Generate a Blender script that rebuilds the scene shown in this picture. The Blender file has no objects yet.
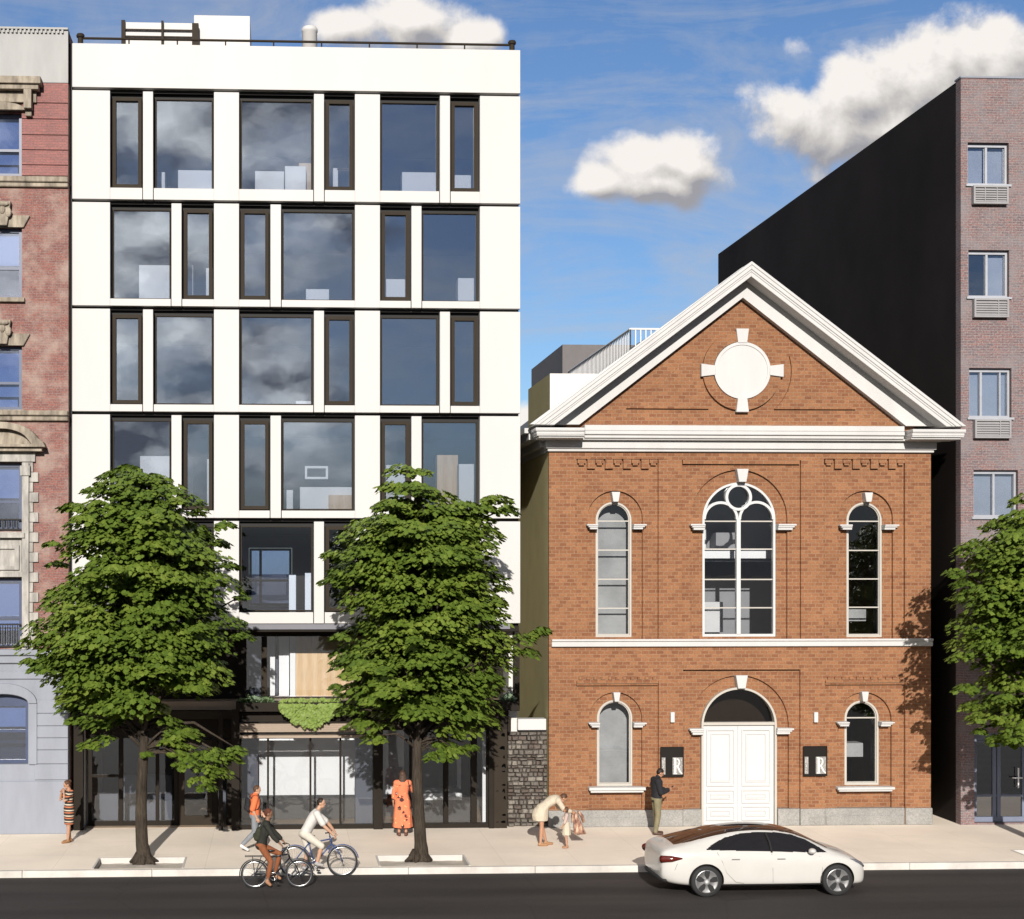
import bpy, bmesh, math, random
from math import sin, cos, tan, pi, sqrt, atan2, radians
from mathutils import Vector, Matrix, geometry, noise as mnoise

scene = bpy.context.scene
COL = scene.collection
R = random.Random(7)

# ---------------------------------------------------------------- fitted camera, image pixels to world
# World frame: X along the facades, Y away from the camera, Z up, pavement at Z = 0.
F, CX, HZ, EYE = 1500.0, 348.6, 570.0, 7.0
TH = math.atan(0.0453)
ST, CT = sin(TH), cos(TH)

def P(px, py, Y):
    """image pixel to world X, Z on the vertical plane at depth Y"""
    u = (px - CX) / F
    X = Y * (ST + u * CT) / (CT - u * ST)
    d = X * ST + Y * CT
    return X, EYE - (py - HZ) * d / F

def PX(px, Y): return P(px, 0, Y)[0]
def PZ(px, py, Y): return P(px, py, Y)[1]

def G(px, py, z0=0.0):
    """world X, Y where an image pixel meets level ground z0"""
    u = (px - CX) / F
    d = F * (EYE - z0) / (py - HZ)
    return d * ST + u * d * CT, d * CT - u * d * ST

cam_d = bpy.data.cameras.new('camera')
cam = bpy.data.objects.new('camera', cam_d)
COL.objects.link(cam)
cam.location = (0, 0, EYE)
cam.rotation_euler = (pi / 2, 0, -TH)
cam_d.sensor_fit = 'HORIZONTAL'
cam_d.sensor_width = 36
cam_d.lens = F / 1024 * 36
cam_d.shift_x = (512 - CX) / 1024
cam_d.shift_y = (HZ - 459.5) / 1024
cam_d.clip_end = 6000
scene.camera = cam

# ---------------------------------------------------------------- materials
def _nt(name):
    m = bpy.data.materials.new(name)
    m.use_nodes = True
    return m, m.node_tree.nodes, m.node_tree.links, m.node_tree.nodes['Principled BSDF']

def wallcoord(N, L, rot=False):
    """(x + y, z) in metres: runs along any upright axis-aligned face"""
    g = N.new('ShaderNodeNewGeometry')
    s = N.new('ShaderNodeSeparateXYZ'); L.new(g.outputs['Position'], s.inputs[0])
    a = N.new('ShaderNodeMath'); a.operation = 'ADD'
    L.new(s.outputs['X'], a.inputs[0]); L.new(s.outputs['Y'], a.inputs[1])
    c = N.new('ShaderNodeCombineXYZ')
    L.new(a.outputs[0], c.inputs[0]); L.new(s.outputs['Z'], c.inputs[1])
    return c.outputs[0]

def pos(N):
    return N.new('ShaderNodeNewGeometry').outputs['Position']

def noise(N, L, vec, scale, detail=4, rough=.55, dist=0.0):
    n = N.new('ShaderNodeTexNoise')
    n.inputs['Scale'].default_value = scale
    n.inputs['Detail'].default_value = detail
    n.inputs['Roughness'].default_value = rough
    n.inputs['Distortion'].default_value = dist
    if vec is not None: L.new(vec, n.inputs['Vector'])
    return n.outputs['Fac']

def vscale(N, L, vec, s):
    m = N.new('ShaderNodeVectorMath'); m.operation = 'MULTIPLY'
    L.new(vec, m.inputs[0]); m.inputs[1].default_value = s
    return m.outputs[0]

def ramp(N, L, fac, stops):
    r = N.new('ShaderNodeValToRGB')
    e = r.color_ramp.elements
    while len(e) < len(stops): e.new(0.5)
    for el, (p, c) in zip(e, stops):
        el.position = p
        el.color = (c[0], c[1], c[2], 1) if hasattr(c, '__len__') else (c, c, c, 1)
    L.new(fac, r.inputs[0])
    return r.outputs[0]

def mix(N, L, fac, a, b, mode='MIX'):
    m = N.new('ShaderNodeMix'); m.data_type = 'RGBA'; m.blend_type = mode
    def put(i, v):
        if hasattr(v, 'links'): L.new(v, m.inputs[i])
        elif hasattr(v, '__len__'): m.inputs[i].default_value = (v[0], v[1], v[2], 1)
        else: m.inputs[i].default_value = v
    put(0, fac); put(6, a); put(7, b)
    return m.outputs[2]

def math_(N, L, op, a, b=None, c=None, clamp=False):
    m = N.new('ShaderNodeMath'); m.operation = op; m.use_clamp = clamp
    for i, v in enumerate((a, b, c)):
        if v is None: continue
        if hasattr(v, 'links'): L.new(v, m.inputs[i])
        else: m.inputs[i].default_value = v
    return m.outputs[0]

def bump(N, L, h, strength, dist, b):
    n = N.new('ShaderNodeBump')
    n.inputs['Strength'].default_value = strength
    n.inputs['Distance'].default_value = dist
    L.new(h, n.inputs['Height']); L.new(n.outputs[0], b.inputs['Normal'])

def plain(name, col, rough=.6, var=.12, scale=3.0, metal=0.0, spec=.4, bmp=0.0, streak=False):
    """paint / metal / stone with gentle procedural unevenness"""
    m, N, L, b = _nt(name)
    v = pos(N)
    if streak: v = vscale(N, L, v, (1, 1, .25))
    n = noise(N, L, v, scale, 5, .6)
    lo = [max(0, c * (1 - var)) for c in col]; hi = [min(1, c * (1 + var)) for c in col]
    L.new(ramp(N, L, n, [(.3, lo), (.7, hi)]), b.inputs['Base Color'])
    b.inputs['Roughness'].default_value = rough
    b.inputs['Metallic'].default_value = metal
    b.inputs['Specular IOR Level'].default_value = spec
    if bmp:
        bump(N, L, noise(N, L, pos(N), scale * 12, 4), .4, bmp, b)
    return m

def brick(name, c1, c2, mortar, w=.25, h=.1, ms=.011, stain=None, stain_amt=.4, rough=.85, off=(0, 0), var=.25, bstr=.6, patch=1.0):
    m, N, L, b = _nt(name)
    v = wallcoord(N, L)
    if off != (0, 0):
        a = N.new('ShaderNodeVectorMath'); a.operation = 'ADD'; L.new(v, a.inputs[0]); a.inputs[1].default_value = (off[0], off[1], 0); v = a.outputs[0]
    t = N.new('ShaderNodeTexBrick')
    t.offset = .5; t.squash = 1
    t.inputs['Scale'].default_value = 1
    t.inputs['Brick Width'].default_value = w
    t.inputs['Row Height'].default_value = h
    t.inputs['Mortar Size'].default_value = ms
    t.inputs['Mortar Smooth'].default_value = .25
    t.inputs['Bias'].default_value = 0
    t.inputs['Color1'].default_value = (*c1, 1)
    t.inputs['Color2'].default_value = (*c2, 1)
    t.inputs['Mortar'].default_value = (*mortar, 1)
    L.new(v, t.inputs['Vector'])
    n = noise(N, L, v, 22, 3, .7)
    c = mix(N, L, 1.0, t.outputs['Color'], ramp(N, L, n, [(.3, 1 - var), (.7, 1 + var)]), 'MULTIPLY')
    n2 = noise(N, L, v, .9 * patch, 6, .65)
    if stain is not None:
        f = ramp(N, L, n2, [(.45, 0), (.68, stain_amt)])
        c = mix(N, L, f, c, stain)
    else:
        c = mix(N, L, 1.0, c, ramp(N, L, n2, [(.3, .86), (.7, 1.1)]), 'MULTIPLY')
    L.new(c, b.inputs['Base Color'])
    b.inputs['Roughness'].default_value = rough
    b.inputs['Specular IOR Level'].default_value = .25
    inv = math_(N, L, 'SUBTRACT', 1.0, t.outputs['Fac'])
    hh = math_(N, L, 'ADD', inv, math_(N, L, 'MULTIPLY', n, .35))
    bump(N, L, hh, bstr, .008, b)
    return m

def glass(name, tint=(.75, .8, .82), refl=.3, rough=0.0, rcol=(.95, .97, 1.0)):
    """architectural glazing: clear tinted transmission with a mirror coat"""
    m = bpy.data.materials.new(name); m.use_nodes = True
    N, L = m.node_tree.nodes, m.node_tree.links
    N.clear()
    o = N.new('ShaderNodeOutputMaterial')
    t = N.new('ShaderNodeBsdfTransparent'); t.inputs[0].default_value = (*tint, 1)
    g = N.new('ShaderNodeBsdfGlossy'); g.inputs['Roughness'].default_value = rough
    g.inputs['Color'].default_value = (*rcol, 1)
    # slow waviness of float glass
    bp = N.new('ShaderNodeBump'); bp.inputs['Strength'].default_value = .05; bp.inputs['Distance'].default_value = .02
    L.new(noise(N, L, pos(N), 1.3, 2), bp.inputs['Height']); L.new(bp.outputs[0], g.inputs['Normal'])
    fr = N.new('ShaderNodeFresnel'); fr.inputs[0].default_value = 1.5
    f = math_(N, L, 'ADD', fr.outputs[0], max(0, refl - .04), clamp=True)
    mx = N.new('ShaderNodeMixShader')
    L.new(f, mx.inputs[0]); L.new(t.outputs[0], mx.inputs[1]); L.new(g.outputs[0], mx.inputs[2])
    L.new(mx.outputs[0], o.inputs[0])
    return m

def stone(name, c, var=.3, scale=30, rough=.8):
    m, N, L, b = _nt(name)
    v = pos(N)
    n = noise(N, L, v, scale, 6, .75)
    n2 = noise(N, L, v, 1.5, 4, .6)
    a = ramp(N, L, n, [(.32, [x * (1 - var) for x in c]), (.68, [min(1, x * (1 + var)) for x in c])])
    a = mix(N, L, 1.0, a, ramp(N, L, n2, [(.3, .8), (.7, 1.12)]), 'MULTIPLY')
    L.new(a, b.inputs['Base Color']); b.inputs['Roughness'].default_value = rough
    b.inputs['Specular IOR Level'].default_value = .25
    bump(N, L, n, .3, .004, b)
    return m

# ---------------------------------------------------------------- objects
def tag(o, label=None, cat=None, group=None, kind=None):
    if label: o['label'] = label
    if cat: o['category'] = cat
    if group: o['group'] = group
    if kind: o['kind'] = kind
    return o

def empty(name, loc=(0, 0, 0), label=None, cat=None, group=None):
    o = bpy.data.objects.new(name, None)
    COL.objects.link(o)
    o.empty_display_size = .2
    o.location = loc
    return tag(o, label, cat, group)

def copy_tree(o, parent=None):
    c = o.copy(); COL.objects.link(c)
    c.parent = parent
    for ch in list(o.children): copy_tree(ch, c)
    return c

def arc(cx, cz, r, a0, a1, n=20, rz=None):
    rz = r if rz is None else rz
    return [(cx + r * cos(a0 + (a1 - a0) * i / n), cz + rz * sin(a0 + (a1 - a0) * i / n)) for i in range(n + 1)]

def archpoly(x0, x1, zb, ztop, n=24):
    """round-headed opening, counter-clockwise"""
    r = (x1 - x0) / 2
    return [(x0, zb), (x1, zb)] + arc((x0 + x1) / 2, ztop - r, r, 0, pi, n)

def rect(x0, x1, z0, z1): return [(x0, z0), (x1, z0), (x1, z1), (x0, z1)]

class MB:
    """collects shapes into one mesh"""
    def __init__(s): s.v = []; s.f = []; s.mi = []; s.cur = 0; s.smooth = []; s.sm = False
    def mat(s, i): s.cur = i; return s
    def add(s, vs, fs):
        b = len(s.v); s.v += [tuple(v) for v in vs]
        for f in fs:
            s.f.append([b + i for i in f]); s.mi.append(s.cur); s.smooth.append(s.sm)
        return s
    def box(s, x0, x1, y0, y1, z0, z1):
        return s.add([(x0, y0, z0), (x1, y0, z0), (x1, y1, z0), (x0, y1, z0), (x0, y0, z1), (x1, y0, z1), (x1, y1, z1), (x0, y1, z1)],
                     [(0, 1, 5, 4), (1, 2, 6, 5), (2, 3, 7, 6), (3, 0, 4, 7), (4, 5, 6, 7), (3, 2, 1, 0)])
    def obox(s, c, ax, ay, az):
        c = Vector(c); ax, ay, az = Vector(ax), Vector(ay), Vector(az)
        vs = [c + ax * i + ay * j + az * k for k in (-1, 1) for (i, j) in ((-1, -1), (1, -1), (1, 1), (-1, 1))]
        return s.add(vs, [(0, 1, 5, 4), (1, 2, 6, 5), (2, 3, 7, 6), (3, 0, 4, 7), (4, 5, 6, 7), (3, 2, 1, 0)])
    def plate(s, outer, holes, y0, y1):
        """upright plate in XZ with holes, from depth y0 (front) to y1"""
        loops = [list(outer)] + [list(h) for h in holes]
        tris = geometry.tessellate_polygon([[Vector((a, b, 0)) for a, b in lp] for lp in loops])
        flat = [p for lp in loops for p in lp]
        n = len(flat)
        vs = [(a, y0, b) for a, b in flat] + [(a, y1, b) for a, b in flat]
        fs = []
        for t in tris:
            (ax, az), (bx, bz), (cx, cz) = (flat[i] for i in t)
            ccw = (bx - ax) * (cz - az) - (bz - az) * (cx - ax) > 0
            t = tuple(t) if ccw else tuple(reversed(t))
            fs.append(t); fs.append(tuple(n + i for i in reversed(t)))
        o = 0
        for lp in loops:
            k = len(lp)
            for i in range(k):
                a, b = o + i, o + (i + 1) % k
                fs.append((a, b, n + b, n + a))
            o += k
        return s.add(vs, fs)
    def ring(s, outer, inner, y0, y1):
        return s.plate(outer, [inner], y0, y1)
    def prism(s, poly, axis, a0, a1):
        """polygon swept along axis; 'x': poly is (y,z); 'y': (x,z); 'z': (x,y)"""
        n = len(poly)
        mk = {'x': lambda p, a: (a, p[0], p[1]), 'y': lambda p, a: (p[0], a, p[1]), 'z': lambda p, a: (p[0], p[1], a)}[axis]
        vs = [mk(p, a0) for p in poly] + [mk(p, a1) for p in poly]
        fs = [tuple(range(n))[::-1], tuple(range(n, 2 * n))]
        fs += [(i, (i + 1) % n, n + (i + 1) % n, n + i) for i in range(n)]
        return s.add(vs, fs)
    def tube(s, pts, r, n=8, caps=True):
        pts = [Vector(p) for p in pts]
        rs = r if hasattr(r, '__len__') else [r] * len(pts)
        rings = []; up = None
        for i, p in enumerate(pts):
            d = (pts[min(i + 1, len(pts) - 1)] - pts[max(i - 1, 0)])
            d = d.normalized() if d.length > 1e-9 else Vector((0, 0, 1))
            if up is None:
                up = Vector((0, 0, 1)) if abs(d.z) < .9 else Vector((1, 0, 0))
            a = d.cross(up)
            if a.length < 1e-6: a = d.orthogonal()
            a.normalize(); b = a.cross(d); up = b
            rings.append([p + (a * cos(2 * pi * k / n) + b * sin(2 * pi * k / n)) * rs[i] for k in range(n)])
        vs = [v for rg in rings for v in rg]; fs = []
        for i in range(len(pts) - 1):
            for k in range(n):
                k2 = (k + 1) % n
                fs.append((i * n + k, i * n + k2, (i + 1) * n + k2, (i + 1) * n + k))
        if caps:
            fs.append(tuple(range(n))[::-1]); m = (len(pts) - 1) * n; fs.append(tuple(range(m, m + n)))
        return s.add(vs, fs)
    def torus(s, c, R_, r, axis='y', n=36, m=8, squash=1.0):
        c = Vector(c); vs = []; fs = []
        for i in range(n):
            a = 2 * pi * i / n
            for j in range(m):
                b = 2 * pi * j / m
                q = R_ + r * cos(b); w = r * squash * sin(b)
                v = {'y': (q * cos(a), w, q * sin(a)), 'z': (q * cos(a), q * sin(a), w), 'x': (w, q * cos(a), q * sin(a))}[axis]
                vs.append(c + Vector(v))
        for i in range(n):
            for j in range(m):
                fs.append((i * m + j, ((i + 1) % n) * m + j, ((i + 1) % n) * m + (j + 1) % m, i * m + (j + 1) % m))
        return s.add(vs, fs)
    def lathe(s, prof, c=(0, 0, 0), axis='z', n=24, caps=True):
        """prof: (radius, height) pairs"""
        c = Vector(c); vs = []; fs = []
        for (r, h) in prof:
            for k in range(n):
                a = 2 * pi * k / n
                v = {'z': (r * cos(a), r * sin(a), h), 'y': (r * cos(a), h, r * sin(a)), 'x': (h, r * cos(a), r * sin(a))}[axis]
                vs.append(c + Vector(v))
        for i in range(len(prof) - 1):
            for k in range(n):
                k2 = (k + 1) % n
                fs.append((i * n + k, i * n + k2, (i + 1) * n + k2, (i + 1) * n + k))
        if caps: fs.append(tuple(range(n))[::-1]); m = (len(prof) - 1) * n; fs.append(tuple(range(m, m + n)))
        return s.add(vs, fs)
    def ellipsoid(s, c, rx, ry, rz, n=14, m=9, rot=None):
        c = Vector(c); vs = []; fs = []
        for i in range(m + 1):
            t = pi * i / m
            for k in range(n):
                a = 2 * pi * k / n
                v = Vector((rx * sin(t) * cos(a), ry * sin(t) * sin(a), rz * cos(t)))
                if rot is not None: v = rot @ v
                vs.append(c + v)
        for i in range(m):
            for k in range(n):
                k2 = (k + 1) % n
                fs.append((i * n + k, (i + 1) * n + k, (i + 1) * n + k2, i * n + k2))
        return s.add(vs, fs)
    def build(s, name, mats, parent=None, loc=None, bevel=0.0, fix=True):
        me = bpy.data.meshes.new(name)
        me.from_pydata(s.v, [], s.f)
        if not isinstance(mats, (list, tuple)): mats = [mats]
        for m in mats: me.materials.append(m)
        me.polygons.foreach_set('material_index', s.mi)
        me.polygons.foreach_set('use_smooth', s.smooth)
        me.update()
        if fix:
            bm = bmesh.new(); bm.from_mesh(me)
            bmesh.ops.recalc_face_normals(bm, faces=bm.faces[:])
            bm.to_mesh(me); bm.free()
        o = bpy.data.objects.new(name, me)
        COL.objects.link(o)
        if parent is not None: o.parent = parent
        if loc is not None: o.location = loc
        if bevel:
            md = o.modifiers.new('edge', 'BEVEL'); md.width = bevel; md.segments = 1; md.limit_method = 'ANGLE'; md.angle_limit = radians(50)
        return o

def bake(o):
    """replace a mesh object's data by the result of its modifiers"""
    dg = bpy.context.evaluated_depsgraph_get()
    me = bpy.data.meshes.new_from_object(o.evaluated_get(dg), depsgraph=dg)
    old = o.data
    o.modifiers.clear(); o.data = me
    bpy.data.meshes.remove(old)
    return o

def rebase(o, loc):
    """give a mesh built in world coordinates its origin at loc (thing base)"""
    o.data.transform(Matrix.Translation(-Vector(loc)))
    o.location = loc
    return o
# ---------------------------------------------------------------- light
SUN_EL, SUN_AZ = radians(21.5), radians(6)      # light travels towards +Y, slightly to +X
w = bpy.data.worlds.new('World'); scene.world = w
w.use_nodes = True
N, L = w.node_tree.nodes, w.node_tree.links
N.clear()
out = N.new('ShaderNodeOutputWorld'); bg = N.new('ShaderNodeBackground')
L.new(bg.outputs[0], out.inputs[0])
sky = N.new('ShaderNodeTexSky'); sky.sky_type = 'NISHITA'; sky.sun_disc = False
sky.sun_elevation = SUN_EL; sky.sun_rotation = pi + SUN_AZ
sky.air_density = 1.0; sky.dust_density = .35; sky.ozone_density = 2.2
sky.altitude = 60
bg.inputs['Strength'].default_value = .085
tc = N.new('ShaderNodeTexCoord')
sp = N.new('ShaderNodeSeparateXYZ'); L.new(tc.outputs['Generated'], sp.inputs[0])
ay = math_(N, L, 'MAXIMUM', math_(N, L, 'ABSOLUTE', sp.outputs['Y']), .02)
U = math_(N, L, 'DIVIDE', sp.outputs['X'], ay)
V = math_(N, L, 'DIVIDE', sp.outputs['Z'], ay)
front = math_(N, L, 'GREATER_THAN', sp.outputs['Y'], 0.0)
cv = N.new('ShaderNodeCombineXYZ'); L.new(U, cv.inputs[0]); L.new(V, cv.inputs[1])
L.new(front, cv.inputs[2])
Q = cv.outputs[0]

def off(v, d):
    a = N.new('ShaderNodeVectorMath'); a.operation = 'ADD'; L.new(v, a.inputs[0]); a.inputs[1].default_value = d
    return a.outputs[0]

def puff(v, scale):
    a = noise(N, L, v, scale, 9, .6, .15)
    return a

def blobs(v, lst):
    s_ = N.new('ShaderNodeSeparateXYZ'); L.new(v, s_.inputs[0])
    best = None
    for (cu, cv_, ru, rv) in lst:
        du = math_(N, L, 'DIVIDE', math_(N, L, 'SUBTRACT', s_.outputs[0], cu), ru)
        dv = math_(N, L, 'DIVIDE', math_(N, L, 'SUBTRACT', s_.outputs[1], cv_), rv)
        d = math_(N, L, 'SQRT', math_(N, L, 'ADD', math_(N, L, 'MULTIPLY', du, du), math_(N, L, 'MULTIPLY', dv, dv)))
        b_ = math_(N, L, 'SUBTRACT', 1.0, d)
        best = b_ if best is None else math_(N, L, 'SMOOTH_MAX', best, b_, .25)
    return best

def C(px, py, rx, ry):
    X, Z = P(px, py, 1.0)
    return (X, Z - EYE if False else (P(px, py, 1.0)[1] - EYE), rx / F, ry / F)

cum = [C(598, 180, 42, 28), C(640, 166, 58, 42), C(690, 165, 58, 46), C(655, 182, 88, 28),
       C(795, 112, 62, 52), C(850, 92, 76, 68), C(925, 78, 88, 74), C(1005, 64, 95, 72), C(1100, 60, 95, 72), C(890, 130, 120, 52), C(970, 115, 120, 70),
       C(345, 24, 52, 32), C(410, 18, 76, 40), C(470, 36, 44, 26),
       C(524, 432, 18, 32)]
def dens(v):
    n1 = puff(v, 20.0)
    vo = N.new('ShaderNodeTexVoronoi'); vo.feature = 'SMOOTH_F1'; vo.inputs['Scale'].default_value = 34.0
    vo.inputs['Smoothness'].default_value = .6
    L.new(off(v, (0.3, .2, 0)), vo.inputs['Vector'])
    bl = blobs(v, cum)
    bl = math_(N, L, 'SUBTRACT', bl, math_(N, L, 'MULTIPLY', math_(N, L, 'MAXIMUM', math_(N, L, 'SUBTRACT', -.35, bl), 0.0), 5.0))
    a = math_(N, L, 'ADD', bl, math_(N, L, 'MULTIPLY', math_(N, L, 'SUBTRACT', n1, .5), 1.5))
    a = math_(N, L, 'ADD', a, math_(N, L, 'MULTIPLY', math_(N, L, 'SUBTRACT', .38, vo.outputs['Distance']), .55))
    return a
D0 = dens(Q)
D1 = dens(off(Q, (-.006, .011, 0)))
alpha = N.new('ShaderNodeMapRange'); alpha.interpolation_type = 'SMOOTHSTEP'
alpha.inputs['From Min'].default_value = .0; alpha.inputs['From Max'].default_value = .46
L.new(D0, alpha.inputs['Value'])
relief = math_(N, L, 'SUBTRACT', D0, D1)
belly = math_(N, L, 'SUBTRACT', blobs(Q, cum), blobs(off(Q, (-.004, .026, 0)), cum))
lit = math_(N, L, 'ADD', math_(N, L, 'ADD', .50, math_(N, L, 'MULTIPLY', belly, .40)), math_(N, L, 'MULTIPLY', relief, 1.3), clamp=True)
ccol = ramp(N, L, lit, [(0.0, (3.2, 3.2, 3.5)), (.45, (5.6, 5.35, 5.15)), (1.0, (8.6, 8.2, 7.8))])
# high thin cloud, drawn out along the wind
mp = N.new('ShaderNodeMapping'); mp.inputs['Rotation'].default_value = (0, 0, radians(-24)); mp.inputs['Scale'].default_value = (3.0, 12.0, 1); L.new(Q, mp.inputs['Vector'])
ci = noise(N, L, mp.outputs[0], 1.5, 9, .66, .9)
ci2 = noise(N, L, Q, 26, 5, .6)
ca = ramp(N, L, math_(N, L, 'ADD', ci, math_(N, L, 'MULTIPLY', math_(N, L, 'SUBTRACT', ci2, .5), .25)), [(.43, 0), (.72, .60)])
# broken overcast on the camera's side of the sky, clear to the right
bk = math_(N, L, 'ADD', noise(N, L, vscale(N, L, Q, (1.0, 1.9, 1)), 6.5, 4, .5, .1), math_(N, L, 'MULTIPLY', U, -.9))
ba = math_(N, L, 'MULTIPLY', ramp(N, L, bk, [(.44, 0), (.58, .96)]), math_(N, L, 'SUBTRACT', 1.0, front))
bcol = ramp(N, L, noise(N, L, vscale(N, L, Q, (1, 1.8, 1)), 9.5, 4, .5), [(.40, (1.5, 1.6, 2.0)), (.62, (16, 15.7, 15.4))])
tint = mix(N, L, 1.0, sky.outputs[0], mix(N, L, front, (.24, .30, .42), (.66, .80, 1.0)), 'MULTIPLY')
c = mix(N, L, ca, tint, (4.6, 4.7, 5.0))
c = mix(N, L, math_(N, L, 'MULTIPLY', alpha.outputs[0], front), c, ccol)
c = mix(N, L, ba, c, bcol)
hb = math_(N, L, 'MULTIPLY', ramp(N, L, V, [(.015, .92), (.085, 0)]), math_(N, L, 'SUBTRACT', 1.0, front))
c = mix(N, L, hb, c, ramp(N, L, noise(N, L, vscale(N, L, Q, (1, 3, 1)), 4, 5), [(.35, (1.0, 1.15, 1.5)), (.65, (2.2, 2.3, 2.6))]))
L.new(c, bg.inputs['Color'])

sd = bpy.data.lights.new('sun', 'SUN'); so = bpy.data.objects.new('sun', sd); COL.objects.link(so)
sd.energy = 5.0; sd.angle = radians(.5); sd.color = (1.0, .945, .875)
d = Vector((sin(SUN_AZ) * cos(SUN_EL), cos(SUN_AZ) * cos(SUN_EL), -sin(SUN_EL)))
so.rotation_euler = d.to_track_quat('-Z', 'Y').to_euler()
so.location = (0, -20, 30)

vs_ = scene.view_settings
scene.display_settings.display_device = 'sRGB'
vs_.view_transform = 'Standard'; vs_.look = 'None'; vs_.gamma = 1; vs_.use_curve_mapping = False
vs_.exposure = .36
scene.cycles.max_bounces = 8; scene.cycles.transparent_max_bounces = 16
scene.cycles.use_denoising = True
scene.cycles.caustics_reflective = False; scene.cycles.caustics_refractive = False
scene.cycles.sample_clamp_indirect = 6
# ---------------------------------------------------------------- ground
YK = 35.15            # kerb line
YW = 40.5             # building line
RZ = -.15             # road level
m, N, L, b = _nt('asphalt')
v = pos(N)
n1 = noise(N, L, v, 90, 5, .7); n2 = noise(N, L, vscale(N, L, v, (.15, 1, 1)), .8, 5, .6)
c = ramp(N, L, n1, [(.3, (.018, .0155, .0145)), (.7, (.048, .041, .037))])
c = mix(N, L, 1.0, c, ramp(N, L, n2, [(.3, .72), (.7, 1.25)]), 'MULTIPLY')
wt = N.new('ShaderNodeTexWave'); wt.bands_direction = 'Y'; wt.inputs['Scale'].default_value = .19; wt.inputs['Distortion'].default_value = .5; wt.inputs['Detail'].default_value = 2; L.new(v, wt.inputs['Vector'])
c = mix(N, L, 1.0, c, ramp(N, L, wt.outputs['Fac'], [(.2, .82), (.8, 1.12)]), 'MULTIPLY')
vc = N.new('ShaderNodeTexVoronoi'); vc.feature = 'DISTANCE_TO_EDGE'; vc.inputs['Scale'].default_value = .35
L.new(mix(N, L, .12, v, noise(N, L, v, 2.5, 4)), vc.inputs['Vector'])
c = mix(N, L, ramp(N, L, vc.outputs['Distance'], [(.0, .55), (.006, 0)]), c, (.012, .011, .010))
L.new(c, b.inputs['Base Color']); b.inputs['Roughness'].default_value = .85; b.inputs['Specular IOR Level'].default_value = .3
bump(N, L, n1, .5, .006, b)
M_ASPH = m
m, N, L, b = _nt('pavement_concrete')
v = pos(N)
n1 = noise(N, L, v, 45, 6, .7); n2 = noise(N, L, v, .5, 6, .6)
c = ramp(N, L, n1, [(.3, (.70, .615, .515)), (.7, (.80, .71, .605))])
c = mix(N, L, 1.0, c, ramp(N, L, n2, [(.3, .9), (.7, 1.08)]), 'MULTIPLY')
t = N.new('ShaderNodeTexBrick'); t.offset = 0
for k, val in (('Scale', 1), ('Brick Width', 1.78), ('Row Height', 1.765), ('Mortar Size', .006), ('Mortar Smooth', .3)): t.inputs[k].default_value = val
t.inputs['Color1'].default_value = (1, 1, 1, 1); t.inputs['Color2'].default_value = (.965, .965, .96, 1); t.inputs['Mortar'].default_value = (.8, .78, .75, 1)
L.new(v, t.inputs['Vector'])
c = mix(N, L, 1.0, c, t.outputs['Color'], 'MULTIPLY')
sp_ = noise(N, L, v, 7.0, 2, .5)
c = mix(N, L, ramp(N, L, sp_, [(.70, 0), (.74, .12)]), c, (.25, .22, .2))
L.new(c, b.inputs['Base Color']); b.inputs['Roughness'].default_value = .9; b.inputs['Specular IOR Level'].default_value = .2
bump(N, L, n1, .25, .004, b)
M_PAVE = m
M_KERB = stone('kerb_stone', (.50, .47, .43), .1, 40)
M_PIT = stone('pit_gravel', (.40, .36, .31), .35, 60, .95)
M_PITWALL = plain('pit_edge_concrete', (.46, .44, .41), .8, .06, 5)

b_ = MB(); b_.add([(-1500, -1500, RZ), (1500, -1500, RZ), (1500, 2500, RZ), (-1500, 2500, RZ)], [(0, 1, 2, 3)])
b_.build('road', M_ASPH, fix=False)['kind'] = 'structure'

# tree pits cut out of the pavement
pits = []
for (xl, xr) in ((96.5, 186), (377, 468)):
    xa = G(xl, 861)[0]; xb = G(xr, 861)[0]
    pits.append((xa, xb, YK + .22, YK + 1.55))
X3 = PX(1058, 36.55); pits.append((X3 - 1.15, X3 + 1.15, YK + .22, YK + 1.55))
pv = MB()
x = -120.0
for (xa, xb, ya, yb) in pits:
    pv.box(x, xa, YK + .15, 44, -.35, 0)
    pv.box(xa, xb, yb, 44, -.35, 0)
    pv.box(xa, xb, YK + .15, ya, -.35, 0)
    x = xb
pv.box(x, 140, YK + .15, 44, -.35, 0)
o = pv.build('pavement', M_PAVE); o['kind'] = 'structure'
kb = MB()
x = -120
while x < 140:
    kb.box(x + .004, x + 2.996, YK, YK + .15, -.4, .004); x += 3
o = kb.build('kerb', M_KERB, bevel=.012); o['kind'] = 'structure'

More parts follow.
